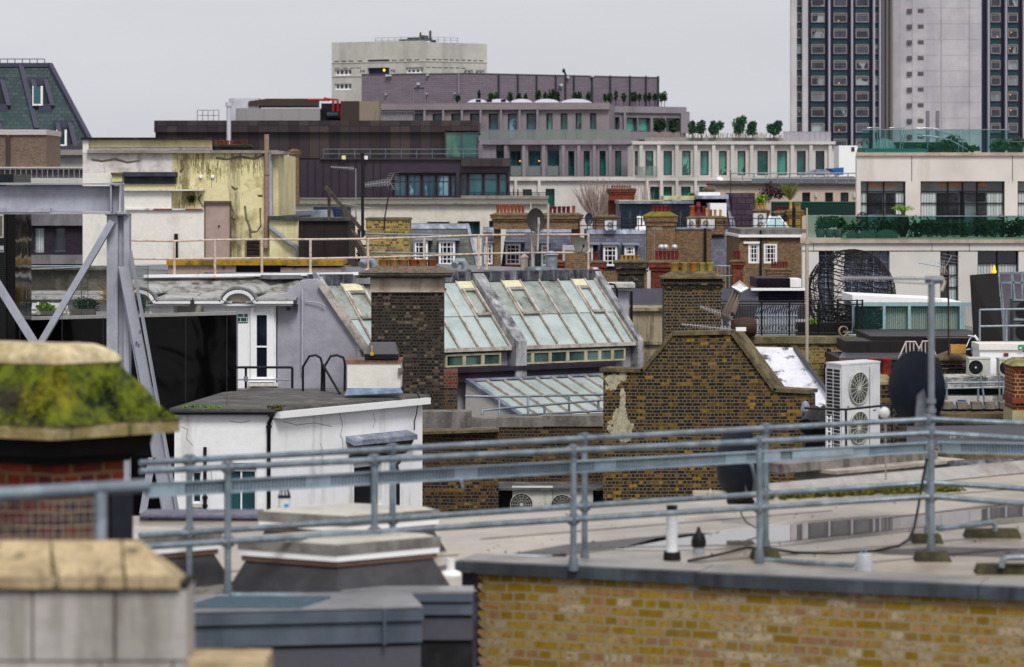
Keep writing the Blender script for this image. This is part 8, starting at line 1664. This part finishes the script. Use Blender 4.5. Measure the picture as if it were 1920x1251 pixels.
CMT = mat('cream_mortar_cap', '#a08f6c', .9, c2='#c3b596', sc_=3, th=(.4, .6), c3='#6d6148', fine=.2, fs=12, bump=.4)
layer('ledge', .0, -1.555, .0, -1.472, mat('lichened_ledge', '#8f7f56', .9, c2='#a5997a', sc_=5, c3='#3a381c', sk_=8, sth=(.55, .68), fine=.25, fs=14, bump=.5))
from mathutils import noise as mn
def lump(nm, i0, z0, i1, z1, m_, n=40, rows=10, am=.012, cap=False, pw=1., rc=.0):
    g = MB(); rings = []
    for r_ in range(rows+1):
        t = r_/rows; ins = i0+(i1-i0)*t**pw; z = z0+(z1-z0)*t; q = quad(ins); ce = sum(q, V((0, 0, 0)))/4; rr = []
        for e in range(4):
            a, b = q[e], q[(e+1) % 4]
            for k in range(n):
                p = a+(b-a)*k/n; p = V((p.x, p.y, EYE+z)); d = mn.noise(p*4)*.6+mn.noise(p*11)*.4; o = (V((p.x, p.y, 0))-ce).normalized(); rr.append(p+o*d*am*2+V((0, 0, mn.noise(p*5+V((9, 0, 0)))*am*(1 if 0 < r_ else .3))))
        rings.append(rr)
    m = 4*n; vs = [p for rr in rings for p in rr]; g.add(vs, [[i*m+k, i*m+(k+1) % m, (i+1)*m+(k+1) % m, (i+1)*m+k] for i in range(rows) for k in range(m)], True); g.add(rings[-1], [list(range(m))]); return g.make(nm, m_, T)
lump('moss', -.012, -1.47, .235, -1.075, MOSS, am=.014, pw=.72, n=60, rows=16)
lump('cap_top', .215, -1.095, .33, -.975, CMT, am=.012, rows=8, pw=2.2, n=60)
g = MB()
for x, y in ((117, 700), (178, 692), (161, 705), (70, 753), (152, 733), (167, 769), (129, 713)): 
    c = P(x, y, 17.98+(780-y)*.0022-.02+max(0, x-110)*.0022); g.leaves(c, .012, .012, .012, 5, .012, 0)
g.make('lichen_spot', mat('pale_lichen', '#c9cfa6', .9, bump=0), T)['kind'] = 'stuff'
layer('corbel', .12, -1.68, .10, -1.556, mat('painted_shade_stone', '#12110f', .95, c2='#1d1a16', sc_=5, fine=.3)); layer('corbel', .19, -1.735, .17, -1.681, mat('painted_shade_stone', ''))  # near black colour stands in for the shade below the cap ledge
RB = brick('dark_red_brick', ['#6e2414', '#5a1f16', '#7d2c18', '#4b1b16', '#66281a', '#3e1c19'], '#6b563c', '#2a1714', (.5, .68), 1.2, sooty=.6, bw=.24, bh=.082, fine=.3, squash=.5)
layer('stack', .215, -6, .215, -1.736, RB)
g = MB(); random.seed(41)      # raised tufts on the moss
for k in range(2600):
    e = random.choice((0, 3)); t = R(0, 1); q = quad(-.012+.247*t**.72); a, b_ = (q[0], q[1]) if e == 0 else (q[3], q[0]); p = a+(b_-a)*R(0, 1); p = V((p.x, p.y, EYE-1.47+.395*t))
    if mn.noise(p*5) < -.12: continue
    g.leaves(p, .012, .012, .009, 3, .016, 0)
g.make('moss_tufts', MOSS, T)['kind'] = 'stuff'
w = Wall(99, 17.85+.18, 337, 18.43+.18)
MB().b(w, 205, 245, 925, 1030, -.1, -.02 if 0 else .03).make('lead_cover', mat('navy_lead', '#20242f', .6, bump=0), T)

# ---------------- stone parapet and mesh guard, nearest left ----------------
T = thing('stone_parapet', 'pale stone block parapet with moulded coping in the near left corner', 'parapet', P(150, 1300, 12.6)); w = FW(12.5)
SB = mat('pale_stone_block', '#aaa5a0', .9, c2='#9c9691', sc_=3, c3='#7a746c', sk_=8, sth=(.45, .75), fine=.08, fs=10, bump=.25, bs=40); SC = mat('buff_coping_stone', '#b5a281', .9, c2='#9c8b6e', sc_=5, c3='#4c4636', sk_=10, sth=(.55, .72), fine=.2, fs=16, bump=.5, bs=50)
MJ = mat('mossy_joint', '#2b2e14', .95, c2='#15160c', sc_=12, fine=.3)
for x0, x1 in ((-60, 59), (63, 212.5), (217, 350)): MB().b(w, x0, x1, 1107, 1238, -.3, 0).make('block', SB, T)
for x0, x1 in ((-60, 186), (190, 322), (326, 350)): MB().b(w, x0, x1, 1242, 1400, -.3, .004).make('block', SB, T)
MB().b(w, -60, 349, 1095, 1400, -.28, -.012).make('joint_moss', MJ, T)
g = MB(); random.seed(4)
for k in range(420): x = R(-10, 335); g.leaves(w.pt(x, 1106+R(-3, 2), .004), .012, .006, .008, 3, .009, 0)
for k in range(120):
    a = random.choice((97, 231)); t = R(0, 1); g.leaves(w.pt(a+t*8, 1030+t*75, .03), .006, .01, .01, 3, .008, 0)
g.make('moss_fringe', mat('joint_moss_green', '#3c4a16', .9, c2='#1d2410', sc_=20), T)['kind'] = 'stuff'
pr = [(0.03, 1104), (.035, 1080), (-.02, 1062), (-.06, 1052), (-.14, 1035), (-.2, 1013), (-.34, 1013)]
for xb0, xb1, xt0, xt1 in ((-60, 108, -60, 93), (112, 234, 97, 226), (238, 337, 230, 262)):
    g = MB(); a = []; b_ = []
    for i, (o, y) in enumerate(pr):
        t = min(1, i/5); xa = xb0+(xt0-xb0)*t; xc = xb1+(xt1-xb1)*t; Y = 12.5-o; a.append(P(xa, y, Y)); b_.append(P(xc, y, Y))
    a += [V((a[0].x, 12.84, a[0].z))]; b_ += [V((b_[0].x, 12.84, b_[0].z))]; n = len(a)
    g.add(a+b_, [list(range(n)), list(range(n, 2*n))]+[[i, (i+1) % n, n+(i+1) % n, n+i] for i in range(n)]); g.make('coping', SC, T)
MB().b(w, 350.5, 500, 1238, 1400, -.3, .02).make('lower_ledge', SC, T)
T = thing('mesh_guard', 'wire mesh guard under a thick galvanised tube in front of the mossy chimney', 'guard', P(100, 1015, 13.2))
MB().tube([P(-40, 929, 13.1), P(278, 911, 13.5)], .033, 14).make('rail', GR, T)
g = MB(); g.tube([P(189, 1040, 13.25), P(189, 924, 13.3)], .029, 14); g.make('post', GR, T)
g = MB()
for k in range(14): x = -10+14*k; g.tube([P(x, 935, 13.25), P(x, 1030, 13.25)], .003, 4, False)
for k in range(6): y = 945+15*k; g.tube([P(-10, y, 13.25), P(182, y-3, 13.25)], .003, 3, False)
g.make('wire_mesh', mat('mesh_wire', '#8f8c88', .5, .2, bump=0), T)
